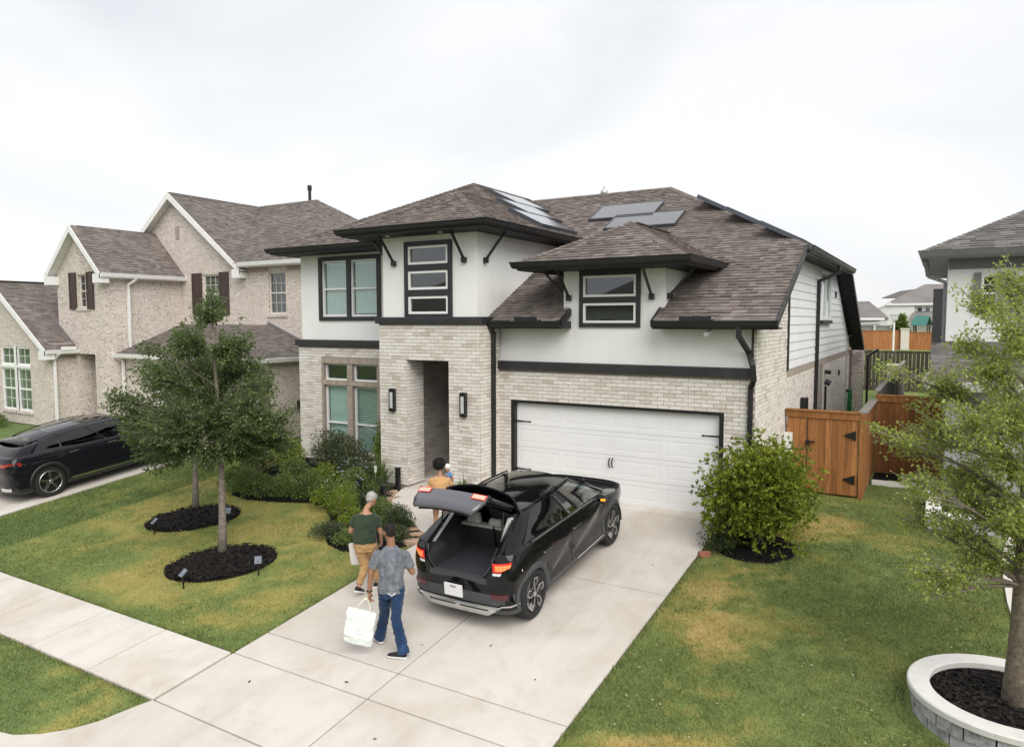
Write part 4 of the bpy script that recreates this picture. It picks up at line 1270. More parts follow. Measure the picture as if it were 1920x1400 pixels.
# ================================================================== neighbouring houses, fences and what lies beyond
def speck_brick_mat(name, base, hi, dark, mortar, dens=.55):
    m, n, b = mat_new(name)
    p = pos(n)
    sx = n.nodes.new('ShaderNodeSeparateXYZ'); n.links.new(p, sx.inputs[0])
    cx = n.nodes.new('ShaderNodeCombineXYZ'); n.links.new(math_(n, 'ADD', sx.outputs[0], sx.outputs[1]), cx.inputs[0]); n.links.new(sx.outputs[2], cx.inputs[1])
    br = n.nodes.new('ShaderNodeTexBrick')
    for a, v in (('Scale', 1.0), ('Mortar Size', .008), ('Mortar Smooth', .2), ('Bias', 0.0), ('Brick Width', .215), ('Row Height', .078)): br.inputs[a].default_value = v
    br.inputs['Color1'].default_value = (0, 0, 0, 1); br.inputs['Color2'].default_value = (1, 1, 1, 1); br.inputs['Mortar'].default_value = (.5, .5, .5, 1)
    n.links.new(cx.outputs[0], br.inputs['Vector'])
    sc = n.nodes.new('ShaderNodeSeparateColor'); n.links.new(br.outputs['Color'], sc.inputs[0])
    col = ramp(n, sc.outputs[0], [(0, base), (.5, hi), (1, tuple(x * .92 for x in base))])
    f = noise(n, 13, 2, .5, vmul(n, p, (1, 1, 1.7)))
    k = math_(n, 'MULTIPLY', ramp(n, f, [(dens + .05, (0, 0, 0)), (dens + .09, (1, 1, 1))]), .9)
    col = mixc(n, k, col, dark)
    g = noise(n, 1.2, 4, .6, p)
    col = mixc(n, ramp(n, g, [(.4, (0, 0, 0)), (.75, (.35,) * 3)]), col, tuple(x * .8 for x in base))
    col = mixc(n, br.outputs['Fac'], col, mortar)
    n.links.new(col, b.inputs['Base Color'])
    setp(b, Roughness=.92)
    bump(n, b, math_(n, 'ADD', math_(n, 'MULTIPLY', br.outputs['Fac'], -1.0), noise(n, 40, 3, .6, p)), .5, .01)
    return m
M['brick_pink'] = speck_brick_mat('speckled pinkish brick', (.59, .515, .465), (.70, .635, .585), (.065, .052, .05), (.58, .525, .48))
M['soldier'] = plain('soldier course brick', (.36, .29, .26), .9, var=.25, scale=20)
M['shutter'] = plain('dark brown shutter', (.060, .040, .034), .6, var=.15)
M['white_stucco2'] = plain('neighbour white stucco', (.72, .72, .71), .85, var=.04, scale=1.5)
M['grey_trim'] = plain('mid grey trim', (.16, .16, .165), .6, var=.08)
M['soffit_and_shade_grey'] = plain('grey soffit and wall shade', (.33, .34, .35), .7, var=.05)  # real soffit grey; also stands in for shade on the pale front wall
M['curtain'] = plain('pale curtain', (.40, .42, .34), .8, var=.2, scale=9)

def left_house():
    H = thing('brick_house', 'two-storey speckled pinkish brick house with brown shutters and steep white-edged gables', 'house', (-17, 4, 0))
    FN = V(0, -1, 0)
    W = MB()
    # left wing
    wall_panel(W, (-27, 0, 0), XH, ZH, FN, 7.3, 3.1, [(3.72, 4.78, .5, 2.95), (4.90, 5.90, .5, 2.95)], .14)
    W.face([(-27, 0, 3.1), (-19.7, 0, 3.1), (-22.95, 0, 5.2), (-23.3, 0, 5.2)])
    W.face([(-19.7, 0, 0), (-19.7, .9, 0), (-19.7, .9, 3.1), (-19.7, 0, 3.1)])
    W.build('brick_wing', M['brick_pink'], H)
    # entry tower
    E_ = MB()
    wall_panel(E_, (-20.7, .9, 0), XH, ZH, FN, 3.1, 5.85, [(1.2, 2.35, -.01, 2.7), (1.40, 2.05, 4.42, 5.64)], .5)
    E_.face([(-20.7, .9, 5.85), (-17.6, .9, 5.85), (-19.15, .9, 7.40)])
    E_.face([(-17.6, .9, 0), (-17.6, 4, 0), (-17.6, 4, 5.85), (-17.6, .9, 5.85)]); E_.face([(-20.7, .9, 0), (-20.7, 4, 0), (-20.7, 4, 5.85), (-20.7, .9, 5.85)])
    E_.build('brick_tower', M['brick_pink'], H)
    part('entry_recess', M['brick_pink'], H, lambda m: (m.box(-19.60, -18.2, 2.2, 2.3, 0, 2.75), m.box(-19.62, -19.515, 1.41, 2.2, 0, 2.75), m.box(-18.335, -18.2, 1.41, 2.2, 0, 2.75)))
    # main two-storey wall
    B = MB()
    wall_panel(B, (-21.6, 4, 0), XH, ZH, FN, 11.5, 6.02, [(-16.26 + 21.6, -15.25 + 21.6, 4.2, 5.70), (-12.57 + 21.6, -11.70 + 21.6, 4.17, 5.67)], .12)
    B.face([(-21.6, 4, 6.02), (-14.0, 4, 6.02), (-17.8, 4, 8.85)])
    B.face([(-10.1, 4, 0), (-10.1, 14, 0), (-10.1, 14, 6.02), (-10.1, 4, 6.02)])
    B.build('brick_wall', M['brick_pink'], H)
    # garage
    G_ = MB()
    wall_panel(G_, (-17.6, 1.5, 0), XH, ZH, FN, 7.5, 2.68, [(1.75, 6.55, -.01, 2.1)], .15)
    G_.face([(-10.1, 1.5, 0), (-10.1, 4, 0), (-10.1, 4, 2.68), (-10.1, 1.5, 2.68)])
    G_.build('brick_garage', M['brick_pink'], H)
    gd = part('garage_door', M['door_white'], H, lambda m: m.box(-15.85, -11.05, 1.66, 1.70, 0, 2.1))
    for r in range(4): part('panel', M['door_white'], gd, lambda m: m.box(-15.84, -11.06, 1.635, 1.66, .02 + r * .52, .50 + r * .52))
    # soldier courses
    for q in ((-17.595, -17.57, .95, 3.98, 5.50, 5.66), (-13.9, -12.60, 3.975, 3.995, 5.70, 5.86), (-11.6, -10.12, 3.975, 3.995, 5.70, 5.86), (-19.695, -19.67, .02, .88, 2.55, 2.72)): part('soldier_course', M['soldier'], H, lambda m: m.box(*q))
    part('gable_inset', M['soldier'], H, lambda m: m.box(-17.82, -17.62, 3.97, 3.99, 7.15, 7.65))
    part('number_plaque', M['limestone'], H, lambda m: m.box(-17.95, -17.72, .87, .895, 1.28, 1.42))
    # roofs
    def gable(xc, hw, y0, y1, ze, pitch, over=.28):
        zr_ = ze + pitch * hw
        a = hw + over; zl = ze - pitch * over
        Rr = [(xc + a, y0, zl), (xc + a, y1, zl), (xc, y1, zr_), (xc, y0, zr_)]
        Ll = [(xc - a, y1, zl), (xc - a, y0, zl), (xc, y0, zr_), (xc, y1, zr_)]
        return Rr, Ll, a, zl, zr_
    sl = []
    rk = []
    for xc, hw, y0, y1, ze, pt_ in ((-17.8, 3.8, 3.68, 8.15, 6.04, .757), (-19.15, 1.55, .60, 4.0, 5.90, .98), (-23.1, 3.4, -.3, 5.0, 3.06, .70)):
        Rr, Ll, a, zl, zr_ = gable(xc, hw, y0, y1, ze, pt_)
        sl += [(Rr, YH), (Ll, YH)]
        rk.append((xc, a, y0, zl, zr_))
    hipm = [(-9.75, 3.65, 6.02), (-9.75, 12.6, 6.02), (-14.25, 8.15, 8.95)]
    mainf = [(-14.05, 3.65, 6.02), (-9.75, 3.65, 6.02), (-14.25, 8.15, 8.95), (-17.8, 8.15, 8.95)]
    sl += [(mainf, XH), (hipm, YH)]
    gf = [(-17.9, 1.2, 2.72), (-9.85, 1.2, 2.72), (-12.65, 4.0, 3.78), (-17.6, 4.0, 3.78)]
    gr = [(-9.85, 1.2, 2.72), (-9.85, 4.0, 2.72), (-12.65, 4.0, 3.78)]
    sl += [(gf, XH), (gr, YH)]
    m = MB()
    for q, h in sl: m.face([(a, b, c - .008) for a, b, c in q])
    m.face([(-9.75, 12.6, 6.02), (-22, 12.6, 6.02), (-17.8, 8.15, 8.95), (-14.25, 8.15, 8.95)])
    roof = m.build('roof', M['shingle_left'], H, attr=True)
    shingles(roof, sl, 'shingle_left', 0, ex=.143, wmin=.14, wmax=.28, thick=(.010, .020))
    capl = [((-9.75, 3.65, 6.02), (-14.25, 8.15, 8.95), V(-.6, -1, -.9), V(1, .6, -.9)), ((-17.8, 3.68, 8.92), (-17.8, 8.15, 8.92), V(-1, 0, -.75), V(1, 0, -.75)), ((-9.85, 1.2, 2.73), (-12.65, 4, 3.79), V(-.6, -1, -.6), V(1, .6, -.6)), ((-14.25, 8.15, 8.95), (-17.8, 8.15, 8.95), V(0, -1, -.65), V(0, 1, -.65))]
    caps(roof, capl, 'shingle_left', .15, .16)
    part('wall_flashing', M['grey_trim'], H, lambda m: (m.bar((-12.65, 3.98, 3.83), (-9.9, 3.98, 2.78), .05, .12), m.bar((-17.58, 3.97, 5.68), (-19.2, 3.97, 7.3), .05, .10), m.bar((-19.72, .87, 3.05), (-21.2, .87, 4.1), .05, .12)))
    # white rakes and eaves
    for xc, a, y0, zl, zr_ in rk:
        for s in (-1, 1):
            f = MB(); f.prism([(xc, y0 - .03, zr_ + .02), (xc + s * a, y0 - .03, zl + .02), (xc + s * a, y0 - .03, zl - .20), (xc, y0 - .03, zr_ - .24)], (0, .035, 0)); f.build('rake_board', M['white_paint'], H)
            f = MB(); f.prism([(xc, y0, zr_ - .10), (xc + s * a, y0, zl - .10), (xc + s * a, y0, zl - .13), (xc, y0, zr_ - .13)], (0, .34, 0)); f.build('rake_soffit', M['white_paint'], H)
            part('eave_return', M['white_paint'], H, lambda m: m.box(xc + s * (a - .42), xc + s * a, y0 - .028, y0 + .34, zl - .34, zl - .02) if s > 0 else m.box(xc - a, xc - a + .42, y0 - .028, y0 + .34, zl - .34, zl - .02))
    WG = [(-.30, -.16), (.02, -.16), (.09, -.12), (.12, 0), (.09, .01), (.0, -.01), (-.30, -.13)]
    gutter(H, [(-13.75, 3.65, 6.02), (-9.75, 3.65, 6.02), (-9.75, 8, 6.02)], 'white_paint', prof=WG)
    gutter(H, [(-17.32, .62, 5.62), (-17.32, 4, 5.62)], 'white_paint', prof=WG)
    gutter(H, [(-19.42, -.28, 2.86), (-19.42, .88, 2.86)], 'white_paint', prof=WG)
    gutter(H, [(-17.9, 1.2, 2.72), (-9.85, 1.2, 2.72), (-9.85, 4.0, 2.72)], 'white_paint', prof=WG)
    part('splash_guard', M['white_paint'], H, lambda m: m.box(-19.30, -19.28, .2, .75, 2.86, 2.98))
    def spout(pts):
        m = MB()
        for a, b in zip(pts, pts[1:]): m.bar(a, b, .10, .075)
        m.build('downspout', M['white_paint'], H)
    spout([(-17.25, 1.9, 5.52), (-17.3, 1.9, 5.42), (-17.52, 1.75, 5.25), (-17.52, 1.75, 2.95)])
    spout([(-19.35, .15, 2.74), (-19.60, .10, 2.5), (-19.60, .10, .05)])
    spout([(-17.5, 1.15, 2.60), (-17.48, 1.42, 2.45), (-17.48, 1.42, .05)])
    # windows
    for a, b in ((-23.28, -22.22), (-22.10, -21.10)):
        window(H, (0, 0, 0), XH, FN, a, b, 2.24, 2.95, .07, depth=.06, back='curtain', glass='glass', muntin=(2, 2)); window(H, (0, 0, 0), XH, FN, a, b, .5, 2.14, .07, [1.33], depth=.06, back='curtain', glass='glass', muntin=(2, 4))
    part('window_mullion', M['white_paint'], H, lambda m: (m.box(-22.22, -22.10, -.03, .05, .5, 2.95), m.box(-23.28, -22.23, -.028, .05, 2.14, 2.24), m.box(-22.09, -21.10, -.028, .05, 2.14, 2.24)))
    window(H, (0, .9, 0), XH, FN, -19.28, -18.66, 4.42, 5.64, .05, [5.03], depth=.10, glass='glass_dark', muntin=(2, 4), frame_mat='limestone')
    window(H, (0, 4, 0), XH, FN, -16.26, -15.25, 4.2, 5.70, .06, [4.95], depth=.08, glass='glass', muntin=(3, 4), frame_mat='limestone', back='curtain')
    window(H, (0, 4, 0), XH, FN, -12.57, -11.70, 4.17, 5.67, .05, [4.92], depth=.08, glass='glass', muntin=(3, 4), frame_mat='limestone')
    for x, y, z0, z1, w_ in ((-19.58, .86, 4.36, 5.72, .42), (-18.43, .86, 4.36, 5.72, .40), (-16.58, 3.96, 4.15, 5.76, .56), (-14.98, 3.96, 4.15, 5.76, .50)):
        s = part('shutter', M['shutter'], H, lambda m: m.box(x - w_ / 2, x + w_ / 2, y - .01, y + .035, z0, z1))
        part('shutter_frame', M['shutter'], s, lambda m: (m.box(x - w_ / 2, x - w_ / 2 + .06, y - .03, y - .01, z0, z1), m.box(x + w_ / 2 - .06, x + w_ / 2, y - .03, y - .01, z0, z1), m.box(x - w_ / 2 + .06, x + w_ / 2 - .06, y - .03, y - .01, (z0 + z1) / 2 - .04, (z0 + z1) / 2 + .04)))
    for x0, x1, y, z in ((-19.4, -18.55, .9, 4.36), (-12.66, -11.6, 4, 4.11), (-23.35, -21.0, 0, .44)): part('window_sill', M['brick_pink'], H, lambda m: m.box(x0, x1, y - .05, y + .02, z - .06, z + .04))
    part('roof_pipe', M['black_metal'], H, lambda m: m.lathe((-16.2, 9.6, 8.0), [(.07, 0), (.07, 1.75), (.10, 1.75), (.10, 1.95), (.05, 1.98)], 10))
    part('inner_light_block', M['dark_int'], H, lambda m: (m.box(-21.4, -10.3, 4.6, 12.4, 0, 5.95), m.box(-20.5, -17.8, 2.35, 4.5, 2.8, 5.8), m.box(-17.5, -10.3, 2.0, 4.4, 0, 2.6), m.box(-26.8, -19.9, .6, 3.9, 0, 3.0)))  # unseen dark volumes added inside to keep daylight out
    part('cable_box', M['black_metal'], H, lambda m: m.box(-10.08, -9.95, 2.9, 3.3, .95, 1.25))
left_house()

def right_house():
    H = thing('stucco_house', 'white stucco house with grey eaves and grey roof behind the right tree', 'house', (12, 10, 0))
    FN = V(0, -1, 0)
    def wl(m):
        wall_panel(m, (8.55, 7, 0), XH, ZH, FN, 9, 5.52, [(.72, 1.05, 4.15, 5.0), (1.42, 1.75, 4.15, 5.0)], .1)
        m.face([(8.55, 7, 0), (8.55, 18, 0), (8.55, 18, 5.52), (8.55, 7, 5.52)])
    part('stucco_wall', M['white_stucco2'], H, wl)
    def lowr(m):
        wall_panel(m, (8.6, 4.2, 0), XH, ZH, FN, 8, 2.48, [], .1)
        m.face([(8.6, 4.2, 0), (8.6, 7, 0), (8.6, 7, 2.6), (8.6, 4.2, 2.6)])
    part('front_wall', M['soffit_and_shade_grey'], H, lowr)  # pale wall made grey, tree shade put into its colour
    sl = [([(8.0, 6.5, 5.60), (18, 6.5, 5.60), (18, 12, 8.35), (13.5, 12, 8.35)], XH), ([(8.0, 17.5, 5.6), (8.0, 6.5, 5.60), (13.5, 12, 8.35)], YH), ([(8.25, 3.9, 2.58), (17, 3.9, 2.58), (17, 7.0, 3.35), (8.6, 7.0, 3.35), (8.25, 6.9, 3.325)], XH)]
    m = MB()
    for q, h in sl: m.face([(a, b, c - .006) for a, b, c in q])
    roof = m.build('roof', M['shingle_grey'], H, attr=True)
    shingles(roof, sl[:1] + sl[2:], 'shingle_grey', 0, ex=.15, wmin=.2, wmax=.36)
    caps(roof, [((8.0, 6.5, 5.60), (13.5, 12, 8.35), V(1, -1, -.5), V(-1, 1, -.5))], 'shingle_grey', .14, .16)
    GG = [(-.03, -.20), (.02, -.20), (.06, -.14), (.11, -.02), (.12, 0), (.0, .0), (-.03, -.02)]
    gutter(H, [(8.0, 12, 5.61), (8.0, 6.5, 5.61), (18, 6.5, 5.61)], 'grey_trim', prof=GG)
    gutter(H, [(8.25, 6.9, 2.58), (8.25, 3.9, 2.58), (17, 3.9, 2.58)], 'white_paint', prof=GG)
    part('soffit', M['soffit_and_shade_grey'], H, lambda m: m.prism([(8.02, 6.52, 5.42), (18, 6.52, 5.42), (18, 7.0, 5.42), (8.56, 7.0, 5.42), (8.56, 17, 5.42), (8.02, 17, 5.42)], (0, 0, .03)))
    part('frieze_board', M['grey_trim'], H, lambda m: m.box(8.55, 17, 6.96, 6.995, 5.16, 5.42))
    for u0, u1 in ((.72, 1.05), (1.42, 1.75)):
        window(H, (8.55, 7, 0), XH, FN, u0, u1, 4.15, 5.0, .045, [4.55], depth=.05, glass='glass_dark', muntin=(1, 4))
    for x in (9.18, 9.68, 9.88): part('shutter', M['grey_trim'], H, lambda m: m.box(x - .08, x + .07, 6.94, 6.985, 4.10, 5.06))
    part('side_bay', M['grey_trim'], H, lambda m: m.box(8.2, 8.56, 11.6, 13, 0, 4.85))
    part('downspout', M['grey_trim'], H, lambda m: (m.bar((8.06, 6.9, 5.42), (8.12, 7.0, 5.0), .08), m.bar((8.12, 7.0, 5.0), (8.5, 7.1, 4.85), .08), m.bar((8.5, 7.1, 4.85), (8.5, 7.1, .1), .08)))
    part('inner_light_block', M['dark_int'], H, lambda m: (m.box(8.7, 17, 7.6, 17, 0, 5.4), m.box(8.7, 16.5, 4.4, 7.5, 0, 2.6)))  # dark boxes added inside, unseen, blocking daylight
    part('ac_pad', M['pave_grey'], H, lambda m: m.box(7.75, 8.55, 5.0, 6.2, -.02, .06))
right_house()

# ---------------------------------------------------------------- fences
def boards(parent, a, b, z0, z1, wd=.14, gap=.004, th=.02, mat='cedar', out=(0, -1), jit=.006, name='board'):
    a, b = V(*a, 0), V(*b, 0); L = np.linalg.norm(b - a); d = (b - a) / L; n = V(out[0], out[1], 0)
    k = int(round(L / wd)); wd = L / k
    me = unit_mesh(mat)
    inv = wm(parent).inverted()
    for i in range(k):
        c = a + d * (i + .5) * wd + n * (th / 2 + random.uniform(0, jit))
        g = 0 if z0 is None else z0
        h = z1 - g + random.uniform(-.006, .006)
        mt = Matrix.Identity(4); u = d
        for r in range(3):
            mt[r][0] = u[r] * (wd - gap); mt[r][1] = n[r] * th; mt[r][2] = (0, 0, 1)[r] * h; mt[r][3] = c[r]
        mt[2][3] = g + h / 2
        o = bpy.data.objects.new(name, me); COL.objects.link(o); o.parent = parent; o.matrix_parent_inverse = inv; o.matrix_basis = mt
def fences():
    # cedar gate and its fixed panel
    g = thing('cedar_gate', 'stained cedar side-yard gate with black hinges beside the brick side wall', 'gate', (6.2, 3.15, 0))
    boards(g, (5.50, 3.15), (6.98, 3.15), .04, 1.80)
    def rails(m):
        m.box(5.47, 7.0, 3.165, 3.21, .35, .44); m.box(5.47, 7.0, 3.165, 3.21, 1.45, 1.54)
    part('back_rail', M['cedar'], g, rails)
    part('top_trim', M['cedar'], g, lambda m: m.box(5.47, 7.0, 3.10, 3.128, 1.72, 1.86)); part('top_cap', M['cedar'], g, lambda m: m.box(5.45, 7.02, 3.08, 3.24, 1.865, 1.90))
    part('gate_gap', M['black_metal'], g, lambda m: m.box(5.925, 5.94, 3.12, 3.1275, .05, 1.71))
    for z in (1.38, .40):
        part('hinge', M['black_metal'], g, lambda m: m.prism([(6.93, 3.098, z - .11), (6.93, 3.098, z + .11), (6.68, 3.098, z)], (0, .012, 0)))
    part('latch', M['black_metal'], g, lambda m: (m.box(5.92, 5.98, 3.07, 3.11, 1.06, 1.22), m.box(5.90, 6.10, 3.06, 3.09, 1.17, 1.20)))
    f = thing('cedar_fence', 'stained cedar fence running back from the gate with a grey top plank', 'fence', (7.05, 4.7, 0))
    part('post', M['cedar'], f, lambda m: m.box(7.0, 7.11, 3.10, 3.21, 0, 1.86))
    boards(f, (7.06, 3.22), (7.06, 6.3), .03, 1.84, out=(1, 0))
    part('top_plank', M['grey_wood'], f, lambda m: m.box(6.95, 7.14, 3.22, 6.3, 1.865, 1.90))
    part('rail', M['cedar'], f, lambda m: m.box(7.0, 7.05, 3.3, 6.3, 1.5, 1.6))
    d = thing('cedar_fence', 'dark stained cedar fence panel facing the street between side fence and right house', 'fence', (7.8, 6.3, 0))
    boards(d, (7.10, 6.3), (8.54, 6.3), .03, 1.92); part('top_cap', M['cedar'], d, lambda m: m.box(7.08, 8.55, 6.24, 6.40, 1.985, 2.02)); part('top_trim', M['cedar'], d, lambda m: m.box(7.09, 8.545, 6.252, 6.278, 1.84, 1.98))
    s = thing('grey_fence', 'weathered grey picket fence leading back between the two side yards', 'fence', (7.1, 14, 0))
    boards(s, (7.10, 6.45), (7.10, 22), .06, 2.05, wd=.15, gap=.012, mat='grey_wood', out=(1, 0), jit=.03)
    part('top_plank', M['grey_wood'], s, lambda m: m.box(7.02, 7.16, 6.45, 22, 2.075, 2.11))
    for z in (.5, 1.6): part('rail', M['grey_wood'], s, lambda m: m.box(7.02, 7.09, 6.45, 22, z, z + .09))
    b = thing('back_fence', 'dark weathered board fence across the rear of the yard', 'fence', (6, 25, .5))
    boards(b, (-6, 25), (16, 25), .62, 2.42, wd=.17, gap=.025, mat='dark_wood', jit=.02)
    for z in (.9, 1.5, 2.3): part('rail', M['dark_wood'], b, lambda m: m.box(-6, 16, 25.02, 25.07, z, z + .1))
    part('base_board', M['dark_wood'], b, lambda m: m.box(-6, 16, 24.93, 24.96, .48, .72))
    part('crosspiece', M['dark_wood'], b, lambda m: m.box(-6, 16, 24.955, 24.972, 1.50, 1.58))
    def col(x, y, label):
        o = thing('fence_column', label, 'column', (x, y, .5))
        part('shaft', M['limestone'], o, lambda m: m.box(x - .42, x + .42, y - .42, y + .42, .4, 2.75)); part('cap', M['limestone'], o, lambda m: m.box(x - .48, x + .48, y - .48, y + .48, 2.75, 2.9))
    a = thing('orange_fence', 'orange stained fence behind the back yard, running away beyond the pale column', 'fence', (2, 84, .5))
    boards(a, (-9, 76), (4.5, 79.3), .45, 2.62, wd=.4, gap=.008, mat='orange_wood', out=(.24, -.97), jit=.02); part('top_cap', M['orange_wood'], a, lambda m: m.bar((-9, 76, 2.66), (4.5, 79.3, 2.66), .22, .06))
    c = thing('orange_fence', 'orange stained fence facing the camera between pale column and dark bay', 'fence', (7.2, 79.5, .5))
    boards(c, (5.3, 79.5), (14, 79.5), .45, 2.45, wd=.35, gap=.008, mat='orange_wood', jit=.02); part('top_cap', M['orange_wood'], c, lambda m: m.box(5.3, 14, 79.4, 79.6, 2.46, 2.52))
    col(4.9, 79.4, 'pale stone column between the two orange fence stretches')
fences()

def far_things():
    # utility bin behind the grey fence
    o = thing('storage_bin', 'beige storage bin against the dark back fence', 'bin', (6.8, 22, .4))
    bevel(part('body', M['limestone'], o, lambda m: m.box(6.45, 7.0, 21.6, 22.3, .3, 1.85)), .03, 2); part('lid', M['limestone'], o, lambda m: m.box(6.42, 7.02, 21.57, 22.33, 1.86, 1.94))
    # lamp post
    o = thing('lamp_post', 'white lamp post with square lantern in front of the orange fence', 'lamp post', (3.6, 62, .5))
    part('pole', M['white_paint'], o, lambda m: m.tube([(4.62, 62, .4), (4.62, 62, 3.85)], .09, 10)); part('lantern', M['lamp_glass'], o, lambda m: m.prism([(4.35, 61.75, 3.85), (4.89, 61.75, 3.85), (4.99, 61.75, 4.35), (4.25, 61.75, 4.35)], (0, .5, 0))); part('lantern_top', M['white_paint'], o, lambda m: m.box(4.2, 5.04, 61.7, 62.3, 4.36, 4.42))
    o = thing('playset', 'play tower with green pitched roof behind the orange fence', 'playset', (6.3, 85, .5))
    part('roof', plain('green play roof', (.035, .165, .135), .6), o, lambda m: (m.prism([(5.7, 84, 4.35), (7.2, 84, 4.35), (6.9, 83.2, 3.25), (5.3, 83.2, 3.25)], (0, 0, -.05)), m.prism([(7.2, 84, 4.35), (5.7, 84, 4.35), (5.9, 84.9, 3.3), (7.5, 84.9, 3.3)], (0, 0, -.05))))
    for x, y in ((5.6, 83.5), (7.0, 83.5), (5.8, 84.7), (7.2, 84.7)): part('post', M['dark_wood'], o, lambda m: m.box(x - .08, x + .08, y - .08, y + .08, .5, 3.4))
    part('deck', M['dark_wood'], o, lambda m: m.box(5.5, 7.3, 83.4, 84.8, 1.9, 2.05))
    part('slide', plain('green slide', (.04, .22, .17), .4), o, lambda m: m.prism([(6.9, 83.4, 2.0), (7.6, 82.6, .6), (7.6, 82.6, .5), (6.9, 83.4, 1.9)], (.4, 0, 0)))
    def far_house(name, label, x0, x1, y, zw, rid, roof, wall, windows=()):
        o = thing(name, label, 'house', ((x0 + x1) / 2, y, .5))
        part('wall', wall, o, lambda m: m.box(x0, x1, y, y + 11, .4, zw))
        xa, xb, zr_, yr = rid
        e = .6
        part('roof', roof, o, lambda m: (m.face([(x0 - e, y - e, zw), (x1 + e, y - e, zw), (xb, yr, zr_), (xa, yr, zr_)]), m.face([(x0 - e, y - e, zw), (xa, yr, zr_), (x0 - e, y + 11 + e, zw)]), m.face([(x1 + e, y - e, zw), (x1 + e, y + 11 + e, zw), (xb, yr, zr_)]), m.face([(x0 - e, y + 11 + e, zw), (xa, yr, zr_), (xb, yr, zr_), (x1 + e, y + 11 + e, zw)]), m.face([(x0 - e, y - e, zw - .02), (x1 + e, y - e, zw - .02), (x1 + e, y + 11 + e, zw - .02), (x0 - e, y + 11 + e, zw - .02)])))
        part('fascia', M['white_paint'], o, lambda m: m.box(x0 - e, x1 + e, y - e - .08, y - e - .02, zw - .28, zw + .02))
        for a, b, c, d in windows:
            f = part('window', M['white_paint'], o, lambda m: m.box(a, b, y - .06, y - .01, c, d)); part('pane', M['glass_dark'], f, lambda m: m.box(a + .09, b - .09, y - .09, y - .065, c + .09, d - .09))
        return o
    RG = M['shingle_grey']; WH = M['white_stucco2']
    o = far_house('grey_roof_house', 'far pale house with broad grey hip roof behind the playset', 1.9, 14, 105, 6.2, (6.0, 9.5, 9.1, 110.5), RG, WH, [(5.3 + i * 1.0, 6.0 + i * 1.0, 4.9, 5.7) for i in range(4)])
    part('upper_roof', RG, o, lambda m: (m.face([(.6, 107, 7.1), (6, 107, 7.1), (6, 111, 8.6), (2.8, 111, 8.2)]), m.face([(.6, 107, 7.0), (6, 107, 7.0), (6, 107, 7.1), (.6, 107, 7.1)])))
    part('gable_wall', WH, o, lambda m: m.prism([(-.8, 104.6, 4.9), (1.9, 104.6, 6.2), (5.0, 104.6, 6.2), (5.0, 104.6, .4), (-.8, 104.6, .4)], (0, .3, 0)))
    part('gable_rake', M['white_paint'], o, lambda m: m.bar((-1.1, 104.5, 4.9), (2.0, 104.5, 6.35), .2, .25)); part('porch_roof', RG, o, lambda m: m.face([(4.4, 103, 4.0), (12, 103, 4.0), (12, 105, 5.1), (4.9, 105, 5.1)]))
    part('porch_fascia', M['soffit_and_shade_grey'], o, lambda m: m.box(5.2, 12, 102.9, 103.05, 3.7, 4.0))
    far_house('grey_roof_house', 'far small house with plain grey roof at the edge of the dark rear eave', -8, 1.2, 96, 4.1, (-4.5, -.6, 6.5, 101), RG, WH, [(-3, -1.5, 2, 3.4)])
    o = thing('garden_shed', 'low far building with flat pale roof and grey fence panels', 'building', (0, 90, .5))
    part('wall', M['soffit_and_shade_grey'], o, lambda m: m.box(-4.5, 4, 92, 94, .4, 3.1)); part('roof', M['white_paint'], o, lambda m: m.prism([(-4.8, 91.4, 3.1), (4.2, 91.4, 3.6), (4.2, 91.4, 3.72), (-4.8, 91.4, 3.22)], (0, 3, 0)))
    for i in range(4): part('post', M['white_paint'], o, lambda m: m.box(-3 + i * 1.9, -2.8 + i * 1.9, 91.6, 91.75, .4, 3.2))
    # hose, plants and low things in the side yard
    o = thing('garden_hose', 'green garden hose hanging in loops at the rear corner of the brick side wall', 'hose', (5.6, 15.8, 0))
    m = MB()
    for k in range(4):
        r_ = .22 + .03 * k
        m.tube([(5.52 + .03 * k, 15.6 + r_ * .8 * math.cos(t), .75 + r_ * 2.0 * math.sin(t)) for t in np.linspace(0, 2 * math.pi, 20)], .018, 6, cap=False)
    m.build('hose_loops', plain('green hose', (.02, .20, .06), .5), o)
    part('hose_hook', M['black_metal'], o, lambda m: m.box(5.44, 5.56, 15.5, 15.7, 1.2, 1.3))
    o = thing('porch_post', 'grey stone rear porch post behind the dark sloping eave', 'post', (5.6, 18.5, 0))
    part('shaft', M['brick_pink'], o, lambda m: m.box(5.45, 5.85, 17.2, 17.6, 0, 2.7)); part('downspout', M['black_trim'], o, lambda m: (m.bar((6.0, 17.4, .1), (6.0, 17.4, 2.5), .08), m.bar((6.0, 17.4, 2.5), (6.35, 17.5, 2.75), .08)))
far_things()

